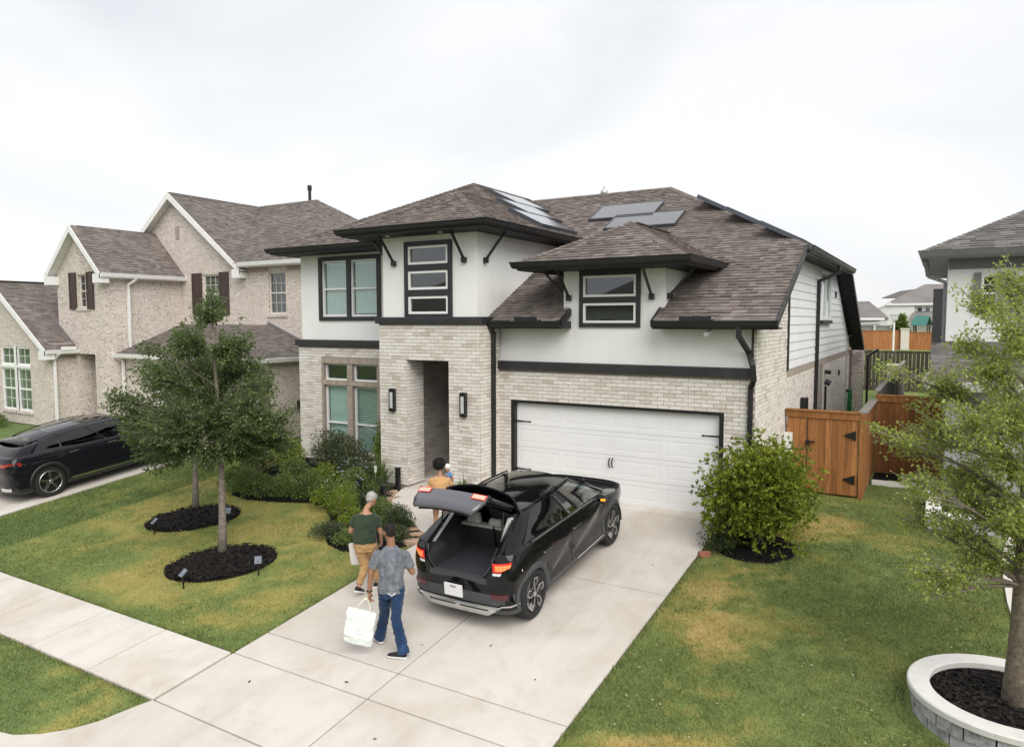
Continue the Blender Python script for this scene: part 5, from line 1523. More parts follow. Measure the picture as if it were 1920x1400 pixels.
# ================================================================== trees and plants
def unit(a): return a / (np.linalg.norm(a, axis=-1, keepdims=True) + 1e-9)
def leaf_quads(base, d, L, Wd, droop=.15, fold=.0):
    "base (n,3), d (n,3) unit directions; diamond leaves"
    n = len(base)
    rv = unit(RNG.normal(0, 1, (n, 3)))
    s = unit(np.cross(d, rv))
    L = np.asarray(L)[:, None]; Wd = np.asarray(Wd)[:, None]
    P = np.zeros((n, 4, 3))
    P[:, 0] = base; P[:, 1] = base + d * L * .5 + s * Wd; P[:, 2] = base + d * L; P[:, 3] = base + d * L * .5 - s * Wd
    P[:, 2, 2] -= (L[:, 0]) * droop
    return P
def join_tubes(name, segs, mat, parent, n=5):
    m = MB()
    for pts, rad in segs: m.tube(pts, rad, n, cap=False)
    return m.build(name, M[mat], parent, smooth=True)
def bez(a, b, c, k=6):
    t = np.linspace(0, 1, k)[:, None]
    return (1 - t) ** 2 * a + 2 * t * (1 - t) * b + t ** 2 * c
def tree(label, base, lobes, trunk_r, trunk_top, leaf_mat_, bark, twigs=50, leaves=32, L=.045, Wd=.013, group=None, lean=(0, 0), twig_mat='twig', twig_len=.45, name='lawn_tree', first=.45, spread=1.0, dens_in=.35):
    B = V(base[0], base[1], T(base[1]))
    o = thing(name, label, 'tree', tuple(B), 0, group)
    tp = []
    for k in range(9):
        t = k / 8
        tp.append(B + V(lean[0] * t + .03 * math.sin(3.1 * t + 1), lean[1] * t + .03 * math.sin(4.3 * t), -.06 + trunk_top * t))
    rad = [trunk_r * (1.35 if k == 0 else 1.08 if k == 1 else 1 - .75 * (k / 8) ** 1.4) for k in range(9)]
    m = MB(); m.tube(tp, rad, 14); m.build('trunk', M[bark], o, smooth=True)
    tp = np.array(tp)
    limb, tw = [], []
    LV = []
    for lx, ly, lz, r in lobes:
        c = B + V(lx, ly, lz)
        zt = min(trunk_top * .95, max(trunk_top * first, lz - .35 * math.hypot(lx, ly) - .3))
        s = np.array([np.interp(zt + B[2], tp[:, 2], tp[:, i]) for i in range(3)])
        mid = s * .45 + c * .55 + V(random.uniform(-.1, .1), random.uniform(-.1, .1), .12)
        pts = bez(s, mid, c, 7)
        r0 = trunk_r * random.uniform(.13, .22)
        limb.append((list(pts), list(np.linspace(r0, .006, 7))))
        nt_ = max(6, int(twigs * (r / .5) ** 2 * spread))
        for k in range(nt_):
            dv = unit(RNG.normal(0, 1, 3)); dv[2] *= .9
            e = c + dv * r * (random.random() ** dens_in) * random.uniform(.75, 1.18)
            t0 = random.uniform(.35, 1)
            i = int(t0 * 6); st = pts[min(i, 6)]
            # short twig that comes off towards the end point
            ln = np.linalg.norm(e - st)
            if ln > twig_len * 2.2: st = e - (e - st) / ln * twig_len * random.uniform(1.2, 2.0)
            md = (st + e) / 2 + RNG.normal(0, .05, 3)
            tpz = bez(st, md, e, 4)
            tw.append((list(tpz), [.006, .005, .004, .002]))
            q = leaves
            tt = RNG.random(q) ** .6
            p = (1 - tt[:, None]) ** 2 * st + 2 * (tt * (1 - tt))[:, None] * md + (tt ** 2)[:, None] * e
            d = unit(unit(e - st)[None] * .45 + RNG.normal(0, .75, (q, 3)) + V(0, 0, .18)[None])
            p = p + d * RNG.uniform(0, .05, (q, 1)) + RNG.normal(0, .018, (q, 3))
            LV.append(leaf_quads(p, d, L * RNG.uniform(.6, 1.3, q), Wd * RNG.uniform(.7, 1.3, q)))
    join_tubes('limb', limb, bark, o, 7)['kind'] = 'stuff'
    join_tubes('twigs', tw, twig_mat, o, 3)['kind'] = 'stuff'
    P = np.concatenate(LV)
    c = tri_soup('crown', P, M[leaf_mat_], None, dict(rnd=RNG.random(len(P))), 4)
    adopt(c, o); c['kind'] = 'stuff'
    return o
LOB1 = [(-0.13, 0.03, 4.61, 0.40), (-0.28, 0.27, 4.92, 0.24), (-0.16, -0.53, 4.11, 0.45), (0.27, 0.18, 4.0, 0.54), (-0.88, 0.3, 3.44, 0.80), (-0.06, 0.8, 3.44, 0.58), (-0.36, -1.0, 3.55, 0.48), (-0.94, -1.17, 2.85, 0.47), (-0.1, -1.0, 2.69, 0.67), (0.03, -0.11, 2.59, 0.80), (1.33, -0.19, 2.89, 0.57), (1.09, 0.56, 2.58, 0.45), (-1.21, -0.4, 1.81, 0.39), (0.14, -0.38, 1.98, 0.44), (0.14, 0.45, 1.95, 0.46), (0.98, 0.77, 2.14, 0.31), (-0.82, -1.48, 3.13, 0.24), (-1.21, -0.59, 4.0, 0.22), (1.09, 0.14, 3.33, 0.34), (-.3, .1, 3.0, .7), (-.65, -.55, 2.15, .5), (.62, .35, 2.1, .5), (-1.0, -.95, 2.3, .42), (.75, -.1, 2.4, .5)]
tree('dark green lawn tree whose thin trunk stands in the mulch ring nearer the sidewalk', (-3.37, -5.30), LOB1, .070, 4.5, 'leaf_oak', 'bark', 72, 38, .055, .017, 'front lawn trees', (-.05, .05))
LOB2 = [(-0.51, -0.46, 3.14, 0.6), (0.28, -0.24, 3.87, 0.48), (0.37, 0.58, 3.22, 0.74), (-0.09, -0.17, 2.52, 0.85), (1.59, 0.3, 2.69, 0.71), (-0.95, -0.48, 2.01, 0.61), (0.21, 0.65, 1.83, 0.75), (1.68, 0.64, 1.82, 0.6)]
tree('dark green lawn tree mostly hidden behind the front tree, trunk in the farther mulch ring', (-6.25, -3.80), LOB2, .062, 3.9, 'leaf_oak', 'bark', 46, 34, .060, .019, 'front lawn trees')
LOB3 = [(-0.23, 0.21, 4.89, 0.27), (-0.49, -0.29, 4.59, 0.29), (-0.23, -0.83, 4.31, 0.32), (-0.66, 0.19, 4.17, 0.24), (-0.43, -0.6, 3.92, 0.36), (-0.85, -0.27, 3.71, 0.32), (-0.08, 0.76, 3.41, 0.44), (-0.56, -0.91, 3.39, 0.38), (-0.94, -0.09, 3.2, 0.33), (-1.23, -0.73, 3.15, 0.23), (-0.24, -0.37, 2.95, 0.39), (-0.66, 0.19, 2.69, 0.37), (-1.05, -0.97, 2.74, 0.25), (-0.33, 0.15, 2.3, 0.33), (-0.8, -0.59, 2.29, 0.26), (-0.15, -0.79, 2.37, 0.27), (-0.42, -0.13, 1.75, 0.26), (-0.73, -0.78, 1.65, 0.19), (-0.09, 0.41, 1.58, 0.21), (-1.37, -0.46, 3.88, 0.15), (-1.44, -0.74, 3.25, 0.12), (-0.87, -0.75, 1.44, 0.12), (-1.16, -0.45, 2.2, 0.15), (0.07, 0.04, 4.18, 0.46), (0.2, 0.47, 3.21, 0.54), (0.15, -0.38, 2.48, 0.44), (-0.01, 0.46, 4.65, 0.3), (0.42, 0.48, 3.7, 0.53), (.9, .3, 3.3, .5), (.8, -.5, 2.7, .5), (.7, .8, 4.2, .5), (-.5, -.4, 1.95, .34), (-.2, -.25, 2.35, .40), (-.95, -.75, 1.72, .28), (.1, .05, 1.95, .36), (-.65, -.2, 2.5, .34), (-.2, -.5, 3.4, .4)]
tree('light green oak with spreading twiggy branches, trunk in the raised round planter', (9.30, -4.68), LOB3, .125, 4.2, 'leaf_light', 'bark_brown', 105, 25, .042, .0125, None, (.06, .1), 'twig', .35, 'oak_tree', .35, 1.15, .5)

def shrub(name, label, base, rx, ry, h, leaf, n, L, Wd, cat='shrub', lobes=9, up=.35, core='leaf_dark', group=None, rosette=0, stems=True, lift=.0, shape=.55):
    B = V(base[0], base[1], T(base[1]))
    o = thing(name, label, cat, tuple(B), 0, group)
    # lobes spread over an uneven mound
    LB = []
    for k in range(lobes):
        a = 2.4 * k + random.uniform(-.4, .4); q = math.sqrt((k + .5) / lobes)
        zz = h * (lift + (1 - lift) * (shape - .32 * q * q + random.uniform(-.12, .16)))
        LB.append((V(rx * .58 * q * math.cos(a), ry * .58 * q * math.sin(a), zz), (.42 + .22 * random.random())))
    LB.append((V(0, 0, h * .66), .5))
    P = []
    per = n // len(LB)
    for c, r in LB:
        d = unit(RNG.normal(0, 1, (per, 3)))
        rr = r * RNG.random(per)[:, None] ** .28
        p = B + c + d * rr * V(rx * .95, ry * .95, h * .55)
        k = p[:, 2] > B[2] + .03
        p, d = p[k], d[k]
        if rosette:
            q = max(1, len(p) // rosette); p0 = p[:q]; d0 = unit(d[:q] * .75 + V(0, 0, .65))
            p = np.repeat(p0, rosette, 0); dd = np.repeat(d0, rosette, 0)
            d = unit(dd * .75 + RNG.normal(0, .55, dd.shape)); rn = np.repeat(RNG.random(q), rosette) * .75 + RNG.random(len(p)) * .25
        else:
            d = unit(d * .6 + RNG.normal(0, .7, d.shape) + V(0, 0, up)); rn = RNG.random(len(p))
        # leaf tones vary at random, inner and outer alike
        P.append((leaf_quads(p, d, L * RNG.uniform(.6, 1.25, len(p)), Wd * RNG.uniform(.7, 1.2, len(p)), .1), rn))
    Q = np.concatenate([a for a, b in P]); rn = np.concatenate([b for a, b in P])
    c = tri_soup('crown', Q, M[leaf], None, dict(rnd=rn), 4); adopt(c, o); c['kind'] = 'stuff'
    if stems:
        m = MB()
        for k in range(8):
            a = random.uniform(0, 6.28); e = B + V(rx * .5 * math.cos(a), ry * .5 * math.sin(a), h * random.uniform(.5, .8))
            m.tube(list(bez(B + V(.05 * math.cos(a), .05 * math.sin(a), -.05), B + V(rx * .2 * math.cos(a), ry * .2 * math.sin(a), h * .4), e, 5)), [.018, .014, .011, .008, .004], 5)
        s = m.build('stem', M['bark'], o, smooth=True); s['kind'] = 'stuff'
    return o
def straps(name, label, base, r, h, n, leaf='leaf_strap', wd=.012, cat='plant', group=None):
    B = V(base[0], base[1], T(base[1])); o = thing(name, label, cat, tuple(B), 0, group)
    P, rn = [], []
    for k in range(n):
        a = random.uniform(0, 6.28); out_ = random.random() ** .7; hh = h * random.uniform(.6, 1.1) * (1 - .25 * out_)
        u = V(math.cos(a), math.sin(a), 0); s = V(-u[1], u[0], 0)
        b0 = B + u * random.uniform(0, .07) + s * random.uniform(-.05, .05)
        pts = bez(b0, b0 + u * r * out_ * .25 + V(0, 0, hh), b0 + u * r * out_ + V(0, 0, hh * (1 - .55 * out_)), 5)
        ws = [wd, wd, wd * .8, wd * .5, .001]
        for i in range(4): P.append([pts[i] - s * ws[i], pts[i] + s * ws[i], pts[i + 1] + s * ws[i + 1], pts[i + 1] - s * ws[i + 1]]); rn.append((k * .618) % 1)
    c = tri_soup('blades', np.array(P), M[leaf], None, dict(rnd=rn), 4); adopt(c, o); c['kind'] = 'stuff'
    return o
def plants():
    shrub('large_shrub', 'big rounded yellow-green shrub beside the right side of the garage door', (5.76, -1.05), 1.10, 1.0, 2.28, 'leaf_bush', 52000, .080, .014, 'shrub', 34, .4, rosette=9, lift=.0, shape=.56)
    shrub('dark_shrub', 'small blue-green shrub at the driveway corner under the big shrub', (5.18, -1.55), .36, .32, .60, 'leaf_dark', 2200, .05, .010, 'shrub', 7)
    for i, (x, y, r, h, l) in enumerate(((-6.62, -2.35, .50, .62, 'low hedge shrub at the lawn end of the bed hedge, under the tree crown'), (-6.0, -2.55, .50, .68, 'second low hedge shrub from the lawn end of the bed'), (-5.4, -2.58, .50, .66, 'third low hedge shrub from the lawn end of the bed'), (-4.78, -2.45, .50, .70, 'middle low hedge shrub in front of the dark rose bush'), (-4.2, -2.22, .50, .68, 'low hedge shrub next to the light flowering shrubs'), (-3.62, -2.25, .46, .60, 'last low hedge shrub, where the bed edge bends toward the driveway'))):
        shrub('hedge_shrub', l, (x, y), r, r * .85, h, 'leaf_hedge', 2600, .05, .014, 'shrub', 9, group='low hedge along the lawn')
    shrub('rose_bush', 'dark leafy rose bush under the lower front windows', (-5.15, -.45), .85, .6, 1.30, 'leaf_rose', 5200, .065, .018, 'shrub', 12)
    shrub('rose_bush', 'grey green rose bush between the dark bush and the lime shrub', (-4.25, -.65), .62, .55, 1.05, 'leaf_rose', 3400, .06, .016, 'shrub', 10)
    shrub('lime_shrub', 'upright lime green shrub in the corner beside the brick porch', (-3.62, -.15), .42, .40, 1.62, 'leaf_lime', 3000, .075, .020, 'shrub', 10, lift=.1)
    shrub('corner_shrub', 'reddish green shrub near the corner of the brick wing', (-6.75, -.55), .62, .55, .95, 'leaf_lime', 2600, .06, .016, 'shrub', 9)
    shrub('corner_shrub', 'dark shrub filling the far corner of the bed behind the hedge', (-7.0, -1.3), .55, .5, .85, 'leaf_dark', 2400, .06, .016, 'shrub', 9)
    shrub('flowering_shrub', 'light green shrub with pale blue flowers behind the woman in green', (-2.95, -2.35), .55, .50, .72, 'leaf_hedge', 3200, .05, .016, 'shrub', 10)
    shrub('flowering_shrub', 'light green flowering shrub beyond the black path light', (-3.45, -1.45), .50, .45, .66, 'leaf_hedge', 2600, .05, .016, 'shrub', 9)
    for (x, y) in ((-2.95, -2.35), (-3.45, -1.45)):
        o = thing('blue_flowers', 'pale blue blossoms on the flowering shrub ' + ('behind the woman in green' if y < -2 else 'beyond the path light'), 'flower', (x, y, T(y)))
        m = MB()
        for k in range(16):
            a = random.uniform(0, 6.28); q = random.random() ** .5
            c = V(x + .46 * q * math.cos(a), y + .42 * q * math.sin(a), T(y) + .50 + .26 * (1 - q * q) + .05)
            for p in range(5):
                t = p * 1.256; e = c + V(.028 * math.cos(t), .028 * math.sin(t), .01)
                m.face([c, c + V(.018 * math.cos(t - .5), .018 * math.sin(t - .5), .008), e, c + V(.018 * math.cos(t + .5), .018 * math.sin(t + .5), .008)])
        f = m.build('blossoms', M['petal'], o); f['kind'] = 'stuff'
    shrub('feathery_plant', 'bright green feathery plant left of the woman at the bed edge', (-2.25, -3.15), .38, .34, .85, 'leaf_lime', 2600, .07, .007, 'plant', 8, up=.9, lift=.1)
    shrub('ground_cover', 'low dusky ground cover at the bed tip beside the lawn', (-1.95, -3.80), .50, .40, .32, 'leaf_rose', 1800, .045, .014, 'plant', 8, stems=False)
    shrub('ground_cover', 'low green ground cover behind the woman near the bed tip', (-1.30, -3.92), .50, .36, .32, 'leaf_hedge', 1600, .045, .014, 'plant', 8, stems=False)
    shrub('round_boxwood', 'clipped round boxwood ball beside the parked car', (-.88, -3.02), .36, .36, .62, 'leaf_dark', 4200, .030, .011, 'shrub', 14)
    shrub('round_boxwood', 'clipped round boxwood ball behind the walking woman', (-1.60, -2.72), .33, .33, .56, 'leaf_hedge', 3600, .030, .011, 'shrub', 14)
    shrub('round_boxwood', 'clipped dark boxwood mound beside the porch path', (-2.75, -1.55), .40, .36, .52, 'leaf_dark', 3600, .034, .012, 'shrub', 12)
    for i, (x, y, r, h, lf, l) in enumerate(((-3.35, -2.55, .42, .50, 'leaf_lime', 'bright low shrub at the inner bend of the bed edge'), (-2.55, -2.75, .40, .52, 'leaf_hedge', 'green shrub between the feathery plant and the blue flowers'), (-1.85, -3.25, .36, .45, 'leaf_lime', 'light green mound just behind the walking woman'), (-1.25, -3.35, .36, .42, 'leaf_hedge', 'low green mound at the bed edge nearest the driveway'), (-.55, -3.45, .30, .34, 'leaf_rose', 'small dusky mound by the flagstones at the driveway'), (-2.2, -2.35, .40, .55, 'leaf_dark', 'dark rounded shrub by the curved path'), (-4.6, -1.35, .50, .62, 'leaf_lime', 'light green shrub in front of the dark rose bush'), (-5.6, -1.35, .55, .70, 'leaf_hedge', 'leafy shrub between hedge and left window'), (-3.8, -1.0, .45, .80, 'leaf_rose', 'tall dusky shrub beside the lime shrub'))):
        shrub('bed_shrub', l, (x, y), r, r * .9, h, lf, 2200, .05, .015, 'shrub', 9, group='mixed shrubs of the planting bed')
    straps('strap_plant', 'strappy green clump in front of the brick porch pier', (-3.05, -1.0), .55, .95, 120)
    straps('strap_plant', 'strappy green clump behind the black path light', (-2.55, -1.85), .40, .62, 80)
    straps('strap_plant', 'thin grassy clump at the foot of the pier behind the open car', (-.62, -1.08), .42, .62, 90)
    m_ = mulch_bed('planting_bed', BED, 'dark soil of the curved planting bed along the front of the house', 1400, .035, .02)
    mulch_bed('planting_bed', BUSHBED, 'dark soil under the big shrub by the garage', 300, .03, .02)
    shrub('foundation_shrub', 'low green shrub in front of the left house windows', (-24.2, -.7), .9, .5, .75, 'leaf_lime', 2600, .07, .02, 'shrub', 9)
    shrub('foundation_shrub', 'low green shrub by the left house entry wall', (-22.6, -.7), .8, .5, .60, 'leaf_hedge', 2000, .07, .02, 'shrub', 9)
    shrub('planter_shrub', 'small dark shrub inside the square white-capped planter', (9.15, 2.0), .5, .4, .6, 'leaf_hedge', 1800, .05, .015, 'shrub', 8)
    tree('small far tree standing behind the lamp post and orange fence', (4.2, 84), [(0, 0, 2.8, 1.0), (-.4, .2, 2.0, .8), (.4, 0, 2.1, .8), (.1, 0, 3.6, .6)], .1, 3.4, 'leaf_hedge', 'bark', 40, 14, .22, .07, name='yard_tree', twig_len=.5)
    tree('thin sapling in the back yard in front of the dark fence', (6.0, 23), [(0, 0, 1.2, .25), (.1, 0, .9, .2)], .03, 1.3, 'leaf_hedge', 'bark', 20, 10, .07, .02, name='sapling')
    # bed furniture
    def bollard(x, y, label):
        o = thing('path_light', label, 'path light', (x, y, T(y)), 0, 'black path lights')
        z = T(y)
        bevel(part('post', M['black_metal'], o, lambda m: m.box(x - .05, x + .05, y - .05, y + .05, z - .05, z + .52)), .008, 1)
        part('cap', M['black_metal'], o, lambda m: m.box(x - .056, x + .056, y - .056, y + .056, z + .525, z + .56)); part('lens', M['lamp_glass'], o, lambda m: m.box(x - .046, x + .046, y - .046, y + .046, z + .44, z + .515))
    bollard(-2.52, -1.02, 'black square path light beside the brick porch pier')
    bollard(-1.95, -2.20, 'black square path light nearest the walking woman')
    bollard(-2.80, -2.05, 'black square path light among the flowering shrubs')
    def stone(x, y, sx, sy, h, rz, label):
        o = MB(); n = 7; rr = [random.uniform(.62, 1.2) for _ in range(n)]
        rg = []
        for s, zz in ((1, -.03), (1.02, h * .45), (.97, h * .60), (.90, h * .62)):
            rg.append([(x + s * rr[k] * (sx * math.cos(2 * math.pi * k / n) * math.cos(rz) - sy * math.sin(2 * math.pi * k / n) * math.sin(rz)), y + s * rr[k] * (sx * math.cos(2 * math.pi * k / n) * math.sin(rz) + sy * math.sin(2 * math.pi * k / n) * math.cos(rz)), T(y) + zz + .012 * math.cos(2 * math.pi * k / n + rz)) for k in range(n)])
        o.loft(rg); tag(o.build('edging_stone', M['stone_orange']), label, 'stone', 'flagstones edging the porch path')
    for a in ((-1.85, -2.28, .24, .14, .10, .6, 'tan edging flagstone by the path light nearest the woman'), (-2.28, -1.62, .26, .15, .09, .9, 'long tan flagstone midway along the curved path edge'), (-2.55, -1.28, .20, .13, .11, 1.2, 'tan flagstone closest to the brick porch'), (-.42, -3.12, .25, .15, .09, .5, 'tan flagstone under the open tailgate side of the path'), (-.20, -3.42, .24, .17, .12, .3, 'large tan flagstone where the bed meets the driveway'), (-.62, -2.92, .18, .12, .09, .2, 'small tan flagstone beside the round boxwood')): stone(*a)
    o = MB(); o.obox((5.02, -1.83, T(-1.83)), V(.8, .6, 0), V(-.6, .8, 0), ZH, -.10, .10, -.05, .05, -.02, .07); tag(o.build('edging_brick', M['red_brick']), 'red edging brick at the driveway corner below the big shrub', 'brick')
    def solar_light(x, y, label, rz):
        z = T(y); o = thing('solar_light', label, 'garden light', (x, y, z), 0, 'small solar garden lights')
        part('stake', M['black_metal'], o, lambda m: m.tube([(x, y, z - .04), (x, y, z + .24)], .013, 8))
        u = V(math.cos(rz), math.sin(rz), 0); v = V(-math.sin(rz) * .75, math.cos(rz) * .75, .66)
        part('solar_panel', plain('blue grey solar top', (.16, .18, .22), .25, var=.1), o, lambda m: m.obox((x, y, z + .27), u, v, np.cross(u, v), -.06, .06, -.075, .075, -.008, .008)); part('lamp_head', M['black_metal'], o, lambda m: m.box(x - .03, x + .03, y - .03, y + .03, z + .20, z + .26))
    solar_light(-5.69, -5.17, 'small solar garden light at the outer edge of the farther mulch ring', -.3)
    solar_light(-4.69, -4.11, 'small solar garden light at the driveway side of the farther mulch ring', .7)
    solar_light(-2.72, -6.58, 'small solar garden light at the sidewalk edge of the nearer mulch ring', -.2)
    solar_light(-1.90, -5.66, 'small solar garden light at the driveway side of the nearer mulch ring', .8)
    o = thing('garden_marker', 'small white stake light among the flowering shrubs', 'garden light', (-3.1, -1.1, T(-1.1)))
    part('stake', M['white_paint'], o, lambda m: m.tube([(-3.1, -1.15, T(-1.1) - .03), (-3.1, -1.15, T(-1.1) + .42)], .012, 6)); part('head', M['white_paint'], o, lambda m: m.tube([(-3.1, -1.15, T(-1.1) + .42), (-3.09, -1.16, T(-1.1) + .56)], .035, 8))
    # raised round planter
    cx, cy = 9.25, -4.72; z0 = T(cy) 
    o = thing('round_planter', 'round raised planter of grey stone blocks with a smooth white cap', 'planter', (cx, cy, z0))
    n = 40
    for row in range(2):
        me = None
        for k in range(n // 2):
            a0 = 2 * math.pi * (k + .5 * row) / (n // 2); a1 = a0 + 2 * math.pi / (n // 2) - .02
            m = MB(); r1 = .96 + random.uniform(-.012, .012); zz = z0 - .12 + row * .155
            m.hexa([(cx + r * math.cos(a), cy + r * math.sin(a), zz) for r, a in ((.80, a0), (r1, a0), (r1, a1), (.80, a1))] + [(cx + r * math.cos(a), cy + r * math.sin(a), zz + .147) for r, a in ((.80, a0), (r1, a0), (r1, a1), (.80, a1))])
            m.build('stone_block', M['planter_stone'], o)
    m = MB(); N = 64; zz = z0 + .19; pr = [(.77, 0), (1.0, 0), (1.0, .06), (.985, .075), (.785, .075), (.77, .06)]
    m.loft([[(cx + r * math.cos(2 * math.pi * k / N), cy + r * math.sin(2 * math.pi * k / N), zz + h) for r, h in pr] for k in range(N + 1)], cap=False)
    autosmooth(m.build('cap', M['cap_stone'], o))
    m = MB(); m.face([(cx + .79 * math.cos(2 * math.pi * k / 32), cy + .79 * math.sin(2 * math.pi * k / 32), z0 + .17) for k in range(32)]); m.build('soil', M['mulch'], o)
    nn = 900; a = RNG.uniform(0, 6.28, nn); r = .76 * np.sqrt(RNG.random(nn)); P = np.zeros((nn, 4, 3)); b = RNG.uniform(0, 6.28, nn); l = .026 * RNG.uniform(.5, 1.5, nn); w_ = l * .4
    for q, (su, sv) in enumerate(((-1, -1), (1, -1), (1, 1), (-1, 1))):
        P[:, q, 0] = cx + r * np.cos(a) + su * l * np.cos(b) - sv * w_ * np.sin(b); P[:, q, 1] = cy + r * np.sin(a) + su * l * np.sin(b) + sv * w_ * np.cos(b); P[:, q, 2] = z0 + .18 + RNG.uniform(0, .02, nn) + su * l * RNG.normal(0, .3, nn)
    c = tri_soup('wood_chips', P, M['mulch_chip'], None, dict(rnd=RNG.random(nn)), 4); adopt(c, o); c['kind'] = 'stuff'
    # square planter by the right house
    o = thing('square_planter', 'square stone planter with pale cap in front of the right house', 'planter', (9.0, 1.9, 0))
    for x0, x1, y0, y1 in ((8.36, 10.2, 1.33, 1.50), (8.36, 8.53, 1.50, 3.4)):
        for k in range(int(round(max(x1 - x0, y1 - y0) / .3))):
            for row in range(2):
                q = k * .3
                if x1 - x0 > y1 - y0: part('stone_block', M['planter_stone'], o, lambda m: m.box(x0 + q, min(x0 + q + .29, x1), y0, y1, -.05 + row * .13, .07 + row * .13))
                else: part('stone_block', M['planter_stone'], o, lambda m: m.box(x0, x1, y0 + q, min(y0 + q + .29, y1), -.05 + row * .13, .07 + row * .13))
    bevel(part('cap', M['cap_stone'], o, lambda m: m.box(8.31, 10.2, 1.28, 1.55, .215, .29)), .015, 2); bevel(part('cap', M['cap_stone'], o, lambda m: m.box(8.31, 8.58, 1.553, 3.4, .215, .29)), .015, 2)
    part('soil', M['mulch'], o, lambda m: m.box(8.53, 10.2, 1.5, 3.4, 0, .17))
    o = thing('garden_edging', 'pale concrete edging along the dark bed behind the gate', 'edging', (7.8, 4.9, 0))
    part('curb', M['cap_stone'], o, lambda m: m.box(7.15, 8.5, 4.78, 4.92, -.03, .10)); part('bed_soil', M['mulch'], o, lambda m: m.box(7.12, 8.55, 4.92, 6.22, -.03, .03))
    # curved pale walk along the right edge
    o = MB(); pts = [(9.50, -3.0), (9.42, -1.8), (9.42, -.6), (9.50, .4), (9.62, 1.25)]
    L_ = [(x, y, T(y) + .03) for x, y in pts]; Rr = [(x + .9, y, T(y) + .03) for x, y in pts]
    o.grid([L_, Rr]); o.grid([[(x, y, z - .08) for x, y, z in L_], L_]); 
    tag(o.build('garden_path', M['concrete_walk']), 'pale narrow walk curving past the oak trunk', None, kind='structure')
M['cap_stone'] = plain('smooth white cap stone', (.66, .645, .615), .75, var=.05, scale=5, dirt=((.45, .43, .40), 4, .3))
M['planter_stone'] = plain('mottled grey stone', (.36, .36, .37), .9, var=.5, scale=9, bmp=.8, bscale=30, dirt=((.62, .62, .62), 6, .7))
plants()

# ================================================================== cars
def crom(pts, k):
    "centripetal-ish Catmull-Rom through pts, k samples per span"
    P = np.asarray(pts, float); n = len(P)
    Q = np.vstack([2 * P[0] - P[1], P, 2 * P[-1] - P[-2]])
    out_ = []
    for i in range(n - 1):
        p0, p1, p2, p3 = Q[i:i + 4]
        for j in range(k):
            t = j / k
            out_.append(.5 * ((2 * p1) + (-p0 + p2) * t + (2 * p0 - 5 * p1 + 4 * p2 - p3) * t * t + (-p0 + 3 * p1 - 3 * p2 + p3) * t ** 3))
    out_.append(P[-1]); return np.array(out_)
def lerp(xs, ys): return lambda v: float(np.interp(v, xs, ys))
def grid_mesh(name, Gd, mat, parent, keep=None, smooth=True, offset=0.0, mirror=True, thick=0):
    "Gd (R,C,3); keep(i,j,centre)->bool; builds both sides"
    Gd = np.asarray(Gd); Rn, Cn = Gd.shape[:2]
    if offset:
        du = np.gradient(Gd, axis=1); dv = np.gradient(Gd, axis=0); nn = unit(np.cross(du, dv))
        nn = np.where((nn[..., :1] * Gd[..., :1]).sum() < 0, -nn, nn)
        Gd = Gd + nn * offset
    vs_, fs = [], []
    idx = {}
    def vid(i, j, s):
        p = Gd[i, j]
        k = (i, j, s if abs(p[0]) > 1e-5 else 1)
        if k not in idx:
            idx[k] = len(vs_); vs_.append((p[0] * s, p[1], p[2]))
        return idx[k]
    for i in range(Rn - 1):
        for j in range(Cn - 1):
            c = (Gd[i, j] + Gd[i + 1, j] + Gd[i, j + 1] + Gd[i + 1, j + 1]) / 4
            if keep is not None and not keep(i, j, c): continue
            for s in ((1, -1) if mirror else (1,)):
                f = [vid(i, j, s), vid(i, j + 1, s), vid(i + 1, j + 1, s), vid(i + 1, j, s)]
                f = list(dict.fromkeys(f))
                if len(f) > 2: fs.append(f)
    if not fs: return None
    me = bpy.data.meshes.new(name); me.from_pydata(vs_, [], fs)
    bm = bmesh.new(); bm.from_mesh(me); bmesh.ops.remove_doubles(bm, verts=bm.verts, dist=1e-5); bmesh.ops.recalc_face_normals(bm, faces=bm.faces); bm.to_mesh(me); bm.free()
    me.materials.append(mat)
    if smooth: me.polygons.foreach_set('use_smooth', [True] * len(me.polygons))
    o = put(name, me, parent, local=True)
    if thick:
        s = o.modifiers.new('solid', 'SOLIDIFY'); s.thickness = thick; s.offset = -1
    return o
def emis(name, c, s):
    m, n, b = mat_new(name); setp(b, Base_Color=rgba(c), Emission_Color=rgba(c), Emission_Strength=s, Roughness=.3); return m
M['gate_lit'] = emis('lit gate lamp with painted sky paleness', (.95, .42, .32), .22)  # lit lamp, its paleness is sky reflection put into the colour
M['reflector'] = plain('dark red reflector', (.075, .010, .016), .12, var=.2, coat=.5)
M['tail_red'] = plain('red lamp lens', (.35, .012, .012), .12, var=.1, coat=.6)
M['tail_lit'] = emis('lit tail lamp', (1.0, .22, .07), .42)
M['tail_dim'] = emis('lit tail lamp edge', (.70, .03, .02), .14)
M['amber'] = emis('amber repeater lamp', (1.0, .35, .02), .5)
M['carpet'] = plain('dark cargo carpet', (.030, .034, .042), .95, var=.25, scale=60, bmp=.4, bscale=300)
M['cargo_trim'] = plain('grey-black cargo trim', (.022, .023, .025), .7, var=.2)
M['seat_grey'] = plain('light grey seat fabric', (.52, .52, .51), .8, var=.08, scale=20)
M['plate'] = plain('white number plate', (.78, .78, .80), .35, var=.02)
M['ink'] = plain('dark blue print', (.03, .04, .09), .5)
M['rim_dark'] = plain('gloss black rim', (.012, .012, .013), .3, var=.1)
M['rim_grey'] = plain('machined alloy', (.60, .60, .61), .3, metal=1, var=.05)
M['zpanel'] = M['paint_black']

